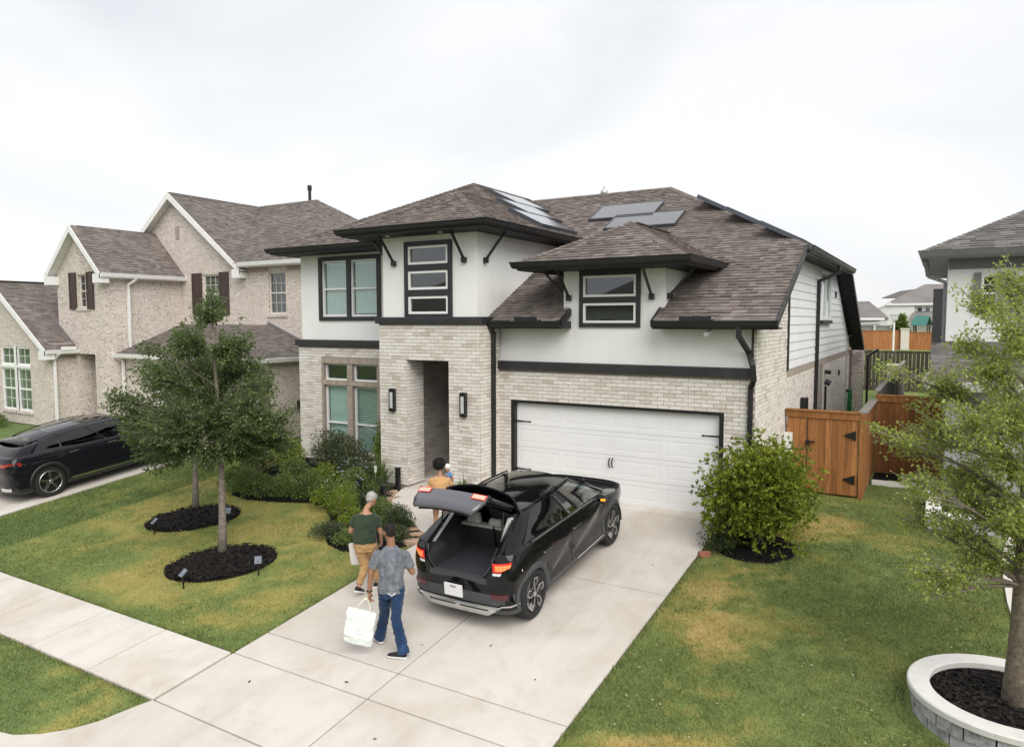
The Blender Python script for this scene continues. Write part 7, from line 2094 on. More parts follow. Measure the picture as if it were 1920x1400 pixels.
def suv():
    o = thing('parked_car', 'blue-black sport utility car parked on the neighbour driveway behind the lawn tree', 'car', (-11.60, -3.07, T(-3.07) + .035))
    o.rotation_euler = (math.atan(SL), 0, 0)
    ra, fa = -1.60, 1.60
    belt = lerp([-2.6, -1.6, 0, 1.4, 2.4], [1.17, 1.15, 1.10, 1.06, .95])
    rows = [dict(w=.86, xo=0, yR=-2.30, yF=2.30, z=.20), dict(w=.95, xo=0, yR=-2.42, yF=2.42, z=.28), dict(w=.985, xo=0, yR=-2.47, yF=2.49, z=.45), dict(w=.98, xo=0, yR=-2.47, yF=2.52, z=.62), dict(w=.985, xo=0, yR=-2.50, yF=2.50, z=.80), dict(w=.975, xo=0, yR=-2.50, yF=2.46, z=.97), dict(w=.935, xo=0, yR=-2.43, yF=2.32, z=lambda y: belt(y) - .04),
            dict(w=.895, xo=0, yR=-2.36, yF=1.45, xF=.82, z=lambda y: belt(y) + .005, top=1), dict(w=.81, xo=0, yR=-2.13, yF=.95, xF=.74, z=lambda y: 1.325, top=1), dict(w=.67, xo=0, yR=-1.86, yF=.42, xF=.62, z=lambda y: 1.525 - .05 * max(0, y + .1) ** 2 - .07 * max(0, -y - .3) ** 2, top=1)]
    g_ = M['car_glass']
    win = [('front', -.25, .88, g_), ('rear', -1.18, -.31, g_), ('quarter', -1.72, -1.24, g_)]
    cfg = dict(rows=rows, ra=ra, fa=fa, arch=.43, wz=.385, belt=7, cant=9, windows=win, clad_z=.33, clad='black_trim')
    D, K, SUB = car_body(o, cfg)
    cols = np.cumsum((0,) + SUB)
    rg = lambda i, j, c: 7 * K <= i < 9 * K - 1 and j < cols[2] + 2
    cfg['rear_glass'] = rg
    finish_car(o, cfg, D, K, SUB, M['paint_navy'])
    E2 = D.copy(); E2[..., 1] += .006
    grid_mesh('rear_window', E2, M['car_glass'], o, rg)
    E_ = D[-1]
    ex = lambda y: float(np.interp(y, E_[cols[2]:, 1], E_[cols[2]:, 0]))
    ztop = lambda y, xf: 1.62 - .055 * max(0, y + .1) ** 2 - .085 * max(0, -y - .3) ** 2 - .090 * xf ** 2.2
    grid_mesh('roof', np.array([[(ex(y) * xf, y, ztop(y, xf)) for y in np.linspace(-1.84, .42, 26)] for xf in np.linspace(0, 1, 10)]), M['paint_navy'], o)
    part('roof_glass', M['glass_roof'], o, lambda m: m.grid([[(x, y, ztop(y, abs(x) / .66) + .004) for x in np.linspace(-.48, .48, 12)] for y in np.linspace(-1.25, .3, 14)]), local=True, smooth=True)
    sp = MB(); sp.loft([[(u * .62, y + .10 * u * u, z + t / 2 - .06 * u * u) for u in np.linspace(-1, 1, 13)] + [(u * .62, y + .10 * u * u, z - t / 2 - .06 * u * u) for u in np.linspace(1, -1, 13)] for y, z, t in ((-1.68, 1.475, .01), (-1.88, 1.455, .03), (-2.04, 1.425, .02))]); sp.build('spoiler', M['paint_navy'], o, local=True, smooth=True)
    A = [D[i][-1] for i in range(7 * K, 9 * K + 1)]
    WS = []
    for i, a in enumerate(A):
        t = i / (len(A) - 1); cy_ = 1.60 * (1 - t) + .44 * t; cz_ = 1.08 + (ztop(.42, 0) - 1.08) * t
        WS.append([(a[0] * u, cy_ + (a[1] - cy_) * u ** 2, cz_ + (a[2] - cz_) * u ** 2) for u in np.linspace(0, 1, 9)])
    grid_mesh('windscreen', np.array(WS), M['car_glass'], o)
    fr = [p for p in D[7 * K - 2] if p[1] > 1.05 and p[0] > .02]
    grid_mesh('bonnet', np.array([[(p[0] * u, p[1], p[2] + .07 * (1 - u ** 2.4)) for p in fr] for u in np.linspace(0, 1, 9)]), M['paint_navy'], o)
    part('cabin_block', M['dark_int'], o, lambda m: m.box(-.7, .7, -1.9, 1.3, .5, 1.1), local=True); part('underbody', M['dark_int'], o, lambda m: m.box(-.62, .62, -2.3, 2.3, .2, .3), local=True)
    for s in (1, -1):
        m = MB(); m.tube([(s * (ex(y) - .02), y, ztop(y, .95) + .03) for y in np.linspace(-1.6, .3, 12)], .012, 8); m.build('roof_rail', M['black_metal'], o, local=True)
    for s in (1, -1):
        def lamp(m, z0, z1, x0, x1, d): m.grid([[(s * x, float(np.interp(x, [0, .41, .72, .89, .955], [-2.50, -2.494, -2.47, -2.385, -2.19])) - d + .0, z0 + (z1 - z0) * f + .02 * (x - .6)) for x in np.linspace(x0, x1, 12)] for f in (0, .5, 1)])
        part('tail_lamp', M['tail_red'], o, lambda m: lamp(m, .94, 1.03, .30, .962, .012), local=True)
        part('bumper_trim', M['chrome'], o, lambda m: lamp(m, .34, .42, .45, .80, .0), local=True)
    strip(o, 'running_board', D, [(y, .34) for y in np.linspace(-1.1, 1.1, 12)], .05, .03, 'chrome')
    for s in (1, -1):
        for y in (-.95, .08):
            x = side_x(D, y, .99); m = MB(); m.box(min(s * x, s * (x + .014)), max(s * x, s * (x + .014)), y - .12, y + .12, .98, 1.005); bevel(m.build('door_handle', M['chrome'], o, local=True), .005, 2)
        mi = MB(); mi.loft([[(s * xx, .92 + k * .09 * math.cos(t), 1.14 + k * .07 * math.sin(t)) for t in np.linspace(0, 2 * math.pi, 13)[:-1]] for xx, k in ((.92, .5), (.98, .95), (1.07, 1), (1.13, .5))]); mi.build('door_mirror', M['paint_navy'], o, local=True, smooth=True)
    strip(o, 'belt_moulding', D, [(y, belt(y) - .01) for y in np.linspace(-1.75, 1.0, 16)], .010, .010, 'silver')
    for s in (1, -1):
        for a in (ra, fa): wheel(o, s * .97, a, .385, s, .39, .275, 'five')
suv()

# ================================================================== people
from mathutils import noise as mnoise
def cap_(m, a, b, ra, rb, n=14, ends=(True, True)):
    a, b = V(*a), V(*b); d = b - a; L = np.linalg.norm(d); d = d / (L + 1e-9)
    up = V(0, 0, 1) if abs(d[2]) < .9 else V(0, 1, 0)
    x = np.cross(up, d); x /= np.linalg.norm(x); y = np.cross(d, x)
    rg = []
    def ring(c, r): rg.append([c + r * (math.cos(t) * x + math.sin(t) * y) for t in [2 * math.pi * k / n for k in range(n)]])
    if ends[0]:
        for t in (.15, .45, .75, 1.05, 1.32): ring(a - d * ra * math.cos(t), ra * math.sin(t))
    for t in np.linspace(0, 1, 6): ring(a + d * L * t, ra + (rb - ra) * t)
    if ends[1]:
        for t in (1.32, 1.05, .75, .45, .15): ring(b + d * rb * math.cos(t), rb * math.sin(t))
    m.loft(rg)
def ell(m, c, r, B=None, n=16):
    c = V(*c); B = np.eye(3) if B is None else np.array(B)
    rg = []
    for t in np.linspace(.12, math.pi - .12, 12):
        rg.append([c + B.T @ V(r[0] * math.sin(t) * math.cos(p), r[1] * math.sin(t) * math.sin(p), r[2] * math.cos(t)) for p in [2 * math.pi * k / n for k in range(n)]])
    m.loft(rg)
def tors(m, secs, n=20):
    "stack of elliptical sections: (centre, rx, ry, twist)"
    rg = []
    for c, rx, ry, tw in secs:
        c = V(*c); u = V(math.cos(tw), math.sin(tw), 0); v = V(-math.sin(tw), math.cos(tw), 0)
        rg.append([c + rx * math.cos(t) * u + ry * math.sin(t) * v for t in [2 * math.pi * k / n for k in range(n)]])
    m.loft(rg)
def fuse(m, name, mat, parent, vox=.010, sm=5, wrinkle=0, wsc=9, cuts=()):
    "one continuous skin over all the shapes in m"
    me = m.mesh(name)
    t = bpy.data.objects.new(name, me); COL.objects.link(t)
    r_ = t.modifiers.new('r', 'REMESH'); r_.mode = 'VOXEL'; r_.voxel_size = vox
    if sm:
        s = t.modifiers.new('s', 'SMOOTH'); s.factor = .5; s.iterations = sm
    bpy.context.view_layer.update()
    m2 = bpy.data.meshes.new_from_object(t.evaluated_get(bpy.context.evaluated_depsgraph_get()))
    bpy.data.objects.remove(t, do_unlink=True)
    if wrinkle:
        nv = len(m2.vertices); co = np.zeros(nv * 3); m2.vertices.foreach_get('co', co); co = co.reshape(-1, 3); no = np.zeros(nv * 3); m2.vertices.foreach_get('normal', no); no = no.reshape(-1, 3)
        d = np.array([mnoise.noise(Vector((p[0] * wsc, p[1] * wsc, p[2] * wsc * 1.9))) + .5 * mnoise.noise(Vector((p[0] * wsc * 2.2 + 5, p[1] * wsc * 2.2, p[2] * wsc * 3))) for p in co])
        co = co + no * (d * wrinkle)[:, None]; m2.vertices.foreach_set('co', co.ravel())
    for c_, n_ in cuts:
        bm = bmesh.new(); bm.from_mesh(m2); g = bm.verts[:] + bm.edges[:] + bm.faces[:]
        bmesh.ops.bisect_plane(bm, geom=g, plane_co=c_, plane_no=n_, clear_outer=True); bm.to_mesh(m2); bm.free()
    m2.materials.clear(); m2.materials.append(mat); m2.name = name
    m2.polygons.foreach_set('use_smooth', [True] * len(m2.polygons)); m2.update()
    return put(name, m2, parent, local=True)
def basis(fwd, roll=0):
    f = V(*fwd); f = f / np.linalg.norm(f); r = np.cross(f, V(0, 0, 1)); r /= np.linalg.norm(r); u = np.cross(r, f)
    return np.array([r, f, u])
def head(m, c, fwd, s=1.0):
    B = basis(fwd); c = V(*c)
    W_ = lambda p: c + B.T @ (V(*p) * s)
    ell(m, c + B.T @ V(0, -.008, .025) * s, (.074 * s, .094 * s, .092 * s), B)
    ell(m, c + B.T @ V(0, .022, -.04) * s, (.058 * s, .070 * s, .078 * s), B)
    cap_(m, W_((0, .085, .012)), W_((0, .102, -.022)), .010 * s, .015 * s, 8)
    cap_(m, W_((-.024, .080, -.062)), W_((.024, .080, -.062)), .010 * s, .010 * s, 8)
    for k in (-1, 1): ell(m, W_((k * .078, -.005, -.005)), (.012 * s, .02 * s, .032 * s), B)
    return B, W_
def hand(m, w, d, side, palm, curl=.6, s=1.0):
    "w wrist, d direction of the hand, side vector across the palm (towards the thumb), palm normal"
    w, d, sd_, pn = V(*w), V(*d), V(*side), V(*palm); d = d / np.linalg.norm(d); sd_ = sd_ - d * (sd_ @ d); sd_ /= np.linalg.norm(sd_); pn = np.cross(d, sd_) * np.sign(np.cross(d, sd_) @ pn + 1e-6)
    cap_(m, w, w + d * .055 * s + sd_ * .012 * s, .026 * s, .024 * s, 10); cap_(m, w + d * .03 * s + sd_ * .018 * s, w + d * .08 * s + sd_ * .026 * s, .018 * s, .014 * s, 10); cap_(m, w + d * .03 * s - sd_ * .016 * s, w + d * .078 * s - sd_ * .022 * s, .018 * s, .014 * s, 10)
    for k, (o_, L) in enumerate(((.030, .068), (.011, .078), (-.009, .072), (-.028, .056))):
        a = w + d * .082 * s + sd_ * o_ * s
        d1 = d * math.cos(curl) + pn * math.sin(curl); b = a + d1 * L * .5 * s
        d2 = d * math.cos(curl * 2.1) + pn * math.sin(curl * 2.1); c = b + d2 * L * .5 * s
        cap_(m, a, b, .0095 * s, .0085 * s, 8); cap_(m, b, c, .0085 * s, .007 * s, 8)
    a = w + d * .025 * s + sd_ * .030 * s; b = a + (d * .6 + sd_ * .6 + pn * .35) * .04 * s; cap_(m, a, b, .012 * s, .010 * s, 8); cap_(m, b, b + (d * .8 + pn * .5) * .03 * s, .010 * s, .008 * s, 8)
def skin_mat(name, c):
    m, n, b = mat_new(name)
    p = objco(n)
    col = ramp(n, noise(n, 14, 4, .6, p), [(.3, tuple(x * .86 for x in c)), (.7, tuple(min(1, x * 1.12) for x in c))])
    n.links.new(col, b.inputs['Base Color']); setp(b, Roughness=.5, Subsurface_Weight=.08, Specular_IOR_Level=.4)
    return m
def cloth_mat(name, stops, scale=5, fine=220, stretch=(1, 1, 1)):
    m, n, b = mat_new(name); p = vmul(n, objco(n), stretch)
    col = ramp(n, noise(n, scale, 5, .65, p), stops)
    n.links.new(col, b.inputs['Base Color']); setp(b, Roughness=.9, Specular_IOR_Level=.2, Sheen_Weight=.15)
    bump(n, b, math_(n, 'ADD', noise(n, fine, 2, .6, p), math_(n, 'MULTIPLY', noise(n, 16, 4, .6, p, 1.5), 2.0)), .35, .006)
    return m
M['skin1'] = skin_mat('brown skin', (.30, .155, .095)); M['skin2'] = skin_mat('tan skin', (.40, .215, .135)); M['skin3'] = skin_mat('deep tan skin', (.34, .18, .11))
M['denim'] = cloth_mat('blue denim', [(.30, (.008, .020, .055)), (.58, (.016, .045, .115)), (.80, (.07, .13, .24))], 3.6)
M['grey_dye'] = cloth_mat('mottled grey cotton', [(.30, (.085, .095, .115)), (.50, (.145, .16, .185)), (.72, (.24, .26, .29))], 7, stretch=(1.6, 1.6, .8))
M['olive'] = cloth_mat('dark green knit', [(.3, (.022, .036, .022)), (.7, (.040, .060, .036))], 5)
M['khaki'] = cloth_mat('khaki cotton', [(.3, (.36, .215, .095)), (.7, (.47, .29, .135))], 5)
M['tan_shirt'] = cloth_mat('tan cotton', [(.3, (.50, .285, .13)), (.7, (.60, .35, .165))], 5)
M['short_denim'] = cloth_mat('light blue denim', [(.3, (.16, .26, .42)), (.7, (.30, .42, .60))], 9)
M['hair_dark'] = plain('short black hair', (.012, .010, .009), .8, var=.5, scale=70, bmp=1, bscale=160); M['hair_grey'] = plain('short grey hair', (.42, .41, .39), .85, var=.45, scale=80, bmp=1, bscale=160)
M['shoe_black'] = plain('black canvas shoe', (.012, .012, .013), .8); M['shoe_sole'] = plain('white rubber sole', (.78, .78, .77), .6)
M['eye'] = plain('dark eye', (.02, .015, .012), .15)

def fuzz(o, parent, n, L, mat, up=.3):
    "short hair strands standing on a hair volume"
    me = o.data; k = len(me.vertices); co = np.zeros(k * 3); me.vertices.foreach_get('co', co); co = co.reshape(-1, 3); no = np.zeros(k * 3); me.vertices.foreach_get('normal', no); no = no.reshape(-1, 3)
    i = RNG.integers(0, k, n); d = unit(no[i] + RNG.normal(0, .55, (n, 3)) + V(0, 0, up)); s = unit(np.cross(d, RNG.normal(0, 1, (n, 3)))) * .0028
    P = np.zeros((n, 3, 3)); p = co[i] + RNG.normal(0, .004, (n, 3)); P[:, 0] = p - s; P[:, 1] = p + s; P[:, 2] = p + d * (L * RNG.uniform(.5, 1.2, n))[:, None]
    h = tri_soup('hair_strands', P, mat, None, dict(rnd=RNG.random(n))); h.parent = o; h['kind'] = 'stuff'
def face_bits(o, W_, s=1.0):
    m = MB()
    for k in (-1, 1): ell(m, W_((k * .030, .082, .018)), (.011 * s, .006 * s, .007 * s))
    e = m.build('eyes', M['eye'], o, local=True, smooth=True)
def shoe(o, heel, toe, h=.085, wd=.045, lift=0):
    h0, t0 = V(*heel), V(*toe); d = t0 - h0; L = np.linalg.norm(d[:2]); d = d / np.linalg.norm(d); sd_ = np.cross(d, V(0, 0, 1)); sd_ /= np.linalg.norm(sd_); up = np.cross(sd_, d)
    def ringy(f, w_, z0, z1): 
        c = h0 + d * L * f; return [c + sd_ * w_ * math.cos(t) * (1 if True else 0) + up * ((z0 + z1) / 2 + (z1 - z0) / 2 * math.sin(t)) for t in [2 * math.pi * k / 14 for k in range(14)]]
    m = MB(); m.loft([ringy(-.03, .02, .02, .06), ringy(0, .036, .018, .092), ringy(.2, .040, .018, .098), ringy(.42, .043, .018, .086), ringy(.7, .048, .018, .066), ringy(.9, .042, .018, .054), ringy(1.0, .022, .02, .042)])
    up_ = m.build('shoe', M['shoe_black'], o, local=True, smooth=True)
    m = MB(); m.loft([ringy(-.05, .018, 0, .026), ringy(-.01, .038, 0, .028), ringy(.2, .043, 0, .028), ringy(.45, .046, 0, .028), ringy(.7, .051, 0, .028), ringy(.92, .045, 0, .028), ringy(1.03, .022, .002, .026)])
    m.build('sole', M['shoe_sole'], up_, local=True, smooth=True)

def man():
    o = thing('person', 'person in grey T-shirt and blue jeans walking with a tote bag behind the car', 'person', (2.005, -6.731, T(-6.731) + .03), YAW)
    nk, hd = (.055, .055, 1.50), (.03, .075, 1.70)
    sl_, sr_ = (-.14, .03, 1.405), (.258, .0, 1.405)
    el, wl = (-.225, -.01, 1.13), (-.245, -.01, .875)
    er, wr_ = (.345, .03, 1.15), (.26, .26, 1.12)
    hl, hr = (-.035, .01, .93), (.145, 0, .93)
    kl, al = (-.075, .19, .50), (-.165, .30, .125)
    kr, ar = (.115, -.01, .49), (.235, -.13, .095)
    fw = (-.45, .89, -.06)
    b = MB(); B, W_ = head(b, hd, fw, 1.05)
    cap_(b, (.045, .06, 1.62), nk, .056, .06); cap_(b, nk, (.06, .03, 1.40), .06, .10)
    tors(b, [((.055, 0, .90), .15, .11, .1), ((.055, .0, 1.0), .155, .115, .1), ((.06, .01, 1.15), .15, .11, 0), ((.06, .02, 1.30), .18, .12, -.05), ((.06, .025, 1.42), .17, .10, -.05), ((.058, .035, 1.48), .08, .06, 0)])
    for s, e, w_ in ((sl_, el, wl), (sr_, er, wr_)): cap_(b, s, e, .056, .043); cap_(b, e, w_, .043, .029)
    hand(b, wl, (-.02, .0, -1), (.25, .95, 0), (1, -.2, 0), .75, 1.05); hand(b, wr_, (-.4, .6, .1), (0, 0, 1), (-.6, -.4, 0), .4, 1.05)
    for h_, k, a in ((hl, kl, al), (hr, kr, ar)): cap_(b, h_, k, .085, .058); cap_(b, k, a, .055, .038)
    fuse(b, 'body', M['skin1'], o, .010, 3)
    face_bits(o, W_)
    # hair: close-cropped cap over crown and back
    m = MB(); ell(m, W_((0, -.018, .044)), (.079, .097, .084), B); ell(m, W_((0, -.052, .005)), (.068, .052, .058), B); fuzz(fuse(m, 'hair', M['hair_dark'], o, .008, 2, .003, 40), o, 1500, .010, M['hair_dark'])
    # T-shirt
    m = MB()
    tors(m, [((.055, -.005, .885), .178, .132, .08), ((.055, -.005, .95), .180, .136, .08), ((.057, 0, 1.08), .172, .130, .02), ((.06, .012, 1.22), .182, .132, -.03), ((.06, .02, 1.34), .198, .134, -.05), ((.06, .028, 1.43), .182, .112, -.05), ((.058, .038, 1.485), .10, .078, 0), ((.056, .045, 1.515), .078, .070, 0)])
    for s, e in ((sl_, el), (sr_, er)):
        s_, e_ = V(*s), V(*e); q = s_ + (e_ - s_) * .70
        cap_(m, s_, q, .064, .067, 14, (True, False))
    fuse(m, 'shirt', M['grey_dye'], o, .009, 3, .012, 8)
    # jeans
    m = MB()
    tors(m, [((.055, 0, .82), .168, .128, .1), ((.055, .0, .92), .166, .122, .1), ((.055, .0, .985), .158, .116, .1)])
    for h_, k, a in ((hl, kl, al), (hr, kr, ar)):
        k_, a_ = V(*k), V(*a); e_ = a_ + (a_ - k_) / np.linalg.norm(a_ - k_) * .035
        cap_(m, h_, k, .102, .072); cap_(m, k_, e_, .072, .080, 14, (True, False))
    fuse(m, 'jeans', M['denim'], o, .010, 3, .012, 10)
    part('pocket_stitching', M['shoe_sole'], o, lambda m: (m.tube([(.035, -.139, .915), (.085, -.143, .875), (.135, -.132, .915)], .006, 6)), local=True)
    shoe(o, (.265, -.145, .0), (.01, -.085, .0)); shoe(o, (-.135, .255, .03), (-.275, .46, .03))
    part('watch', M['black_metal'], o, lambda m: m.tube([(-.245 + .033 * math.cos(t), -.01 + .033 * math.sin(t), .90) for t in np.linspace(0, 2 * math.pi, 16)], .012, 6), local=True)
    # tote bag hanging from the left hand
    g = thing('tote_bag', 'white tote bag with pale green leaf print hanging from a hand', 'bag', (1.72, -7.05, T(-7.05) + .12), YAW)
    g.location = o.location
    m = MB()
    rg = []
    for z, w_, d_, dx in ((.135, .165, .030, .02), (.155, .195, .050, .012), (.26, .212, .062, .004), (.40, .205, .052, -.006), (.54, .213, .036, -.01), (.63, .205, .012, -.012)):
        rg.append([(-.305 + dx + w_ * (abs(math.cos(t)) ** .35) * np.sign(math.cos(t)) - .04 * (z - .4), -.03 + d_ * (abs(math.sin(t)) ** .6) * np.sign(math.sin(t)), z) for t in [2 * math.pi * k / 28 for k in range(28)]])
    th = R(13); px_, pz_ = -.27, .72
    rot_ = lambda p: (px_ + (p[0] - px_) * math.cos(th) + (p[2] - pz_) * math.sin(th), p[1], pz_ - (p[0] - px_) * math.sin(th) + (p[2] - pz_) * math.cos(th))
    rg = [[rot_(p) for p in r_] for r_ in rg]
    m.loft(rg, cap=True); bgm = fuse(m, 'bag_body', M['tote'], g, .010, 3, .012, 9)
    for y in (-.055, .0):
        m = MB(); 
        P = [V(*rot_(q)) for q in bez(V(-.40, y, .62), V(-.29, -.015, .98), V(-.20, y, .62), 10)]
        for a_, b_ in zip(P, P[1:]): m.bar(a_, b_, .008, .03, up=(0, 1, 0))
        m.build('handle', M['tote_strap'], g, local=True)
def leafprint():
    m, n, b = mat_new('leaf printed fabric'); p = vmul(n, objco(n), (1, 1, 1))
    wv = ND(n, 'ShaderNodeTexWave', Scale=5.0, Distortion=22.0, Detail=1.0); wv.inputs['Detail Scale'].default_value = .7; wv.wave_type = 'RINGS'; n.links.new(p, wv.inputs['Vector'])
    f = noise(n, 6, 2, .5, p)
    k = math_(n, 'MULTIPLY', ramp(n, wv.outputs['Fac'], [(.52, (0, 0, 0)), (.62, (1, 1, 1))]), ramp(n, f, [(.40, (0, 0, 0)), (.5, (.9,) * 3)]))
    n.links.new(mixc(n, k, (.75, .77, .75), (.60, .73, .66)), b.inputs['Base Color']); setp(b, Roughness=.6); return m
M['tote'] = leafprint(); M['tote_strap'] = plain('cream strap', (.74, .76, .60), .8)
man()

def woman():
    o = thing('person', 'person with short grey hair in dark green top and khaki trousers, seen from behind', 'person', (.458, -5.413, T(-5.413) + .03), YAW)
    nk, hd = (-.015, .04, 1.38), (.065, .10, 1.535)
    sl_, sr_ = (-.19, .01, 1.245), (.16, .03, 1.23)
    el, wl = (-.275, .03, 1.02), (-.21, .24, .90)
    er, wr_ = (.215, .05, .99), (.20, .16, .79)
    hl, hr = (-.12, .0, .80), (.055, .02, .80)
    kl, al = (-.045, .02, .44), (-.125, -.17, .13)
    kr, ar = (.09, .22, .44), (.105, .20, .09)
    fw = (.55, .72, -.42)
    b = MB(); B, W_ = head(b, hd, fw, .98)
    cap_(b, (.035, .075, 1.46), nk, .046, .050); cap_(b, nk, (-.02, .02, 1.28), .05, .085)
    tors(b, [((-.035, .01, .80), .165, .125, .1), ((-.03, .0, .95), .145, .11, .1), ((-.02, .0, 1.08), .14, .105, 0), ((-.018, .01, 1.20), .165, .11, 0), ((-.016, .02, 1.29), .14, .085, 0), ((-.016, .03, 1.34), .07, .055, 0)])
    for s, e, w_ in ((sl_, el, wl), (sr_, er, wr_)): cap_(b, s, e, .050, .040); cap_(b, e, w_, .038, .026)
    hand(b, wl, (.3, .7, -.5), (0, .2, 1), (1, 0, 0), .6, .95); hand(b, wr_, (-.1, .5, -.8), (.3, .8, .2), (-1, 0, 0), .6, .95)
    for h_, k, a in ((hl, kl, al), (hr, kr, ar)): cap_(b, h_, k, .09, .058); cap_(b, k, a, .052, .034)
    fuse(b, 'body', M['skin2'], o, .010, 3)
    face_bits(o, W_)
    m = MB(); ell(m, W_((0, -.016, .040)), (.078, .096, .082), B); ell(m, W_((0, -.048, -.002)), (.066, .052, .060), B); fuzz(fuse(m, 'hair', M['hair_grey'], o, .008, 2, .003, 40), o, 1500, .011, M['hair_grey'])
    m = MB()
    tors(m, [((-.035, .01, .845), .205, .150, .1), ((-.032, .0, .93), .190, .140, .1), ((-.025, .0, 1.06), .170, .128, 0), ((-.018, .01, 1.19), .190, .130, 0), ((-.016, .02, 1.27), .190, .108, 0), ((-.016, .03, 1.315), .145, .080, 0)])
    for s, e in ((sl_, el), (sr_, er)):
        s_, e_ = V(*s), V(*e); cap_(m, s_, s_ + (e_ - s_) * .62, .060, .060, 14, (True, False))
    fuse(m, 'top', M['olive'], o, .009, 3, .009, 8)
    m = MB(); tors(m, [((-.035, .01, .70), .170, .135, .1), ((-.035, .01, .80), .190, .145, .1), ((-.034, .005, .90), .172, .128, .1)])
    for h_, k, a in ((hl, kl, al), (hr, kr, ar)):
        k_, a_ = V(*k), V(*a); e_ = k_ + (a_ - k_) * .82
        cap_(m, h_, k, .108, .078); cap_(m, k_, e_, .074, .058, 14, (True, False))
    fuse(m, 'trousers', M['khaki'], o, .010, 3, .013, 10)
    shoe(o, (-.155, -.225, .085), (-.055, -.06, .012)); shoe(o, (.09, .16, .01), (.15, .38, .015))
    g = thing('shopping_bag', 'white square bag with a black band carried by the grey-haired person', 'bag', (0, 0, 0), YAW); g.location = o.location
    def bg(m):
        rg = []
        for z, w_, d_ in ((.40, .150, .055), (.43, .158, .062), (.60, .160, .060), (.74, .158, .045)):
            rg.append([(-.185 + w_ * (abs(math.cos(t)) ** .3) * np.sign(math.cos(t)) + .10 * (.6 - z), .245 + d_ * (abs(math.sin(t)) ** .5) * np.sign(math.sin(t)), z) for t in [2 * math.pi * k / 24 for k in range(24)]])
        m.loft(rg)
    autosmooth(part('bag_body', M['bag_white'], g, bg, local=True), 50)
    part('band', M['shoe_black'], g, lambda m: m.hexa([(-.165, .178, .395), (-.135, .178, .395), (-.135, .31, .395), (-.165, .31, .395), (-.195, .192, .745), (-.165, .192, .745), (-.165, .298, .745), (-.195, .298, .745)]), local=True)
    part('handle', M['shoe_black'], g, lambda m: m.tube(list(bez(V(-.25, .245, .73), V(-.20, .25, .98), V(-.13, .245, .73), 9)), .008, 6), local=True)
M['bag_white'] = plain('off white bag fabric', (.72, .69, .68), .7, var=.04)
woman()

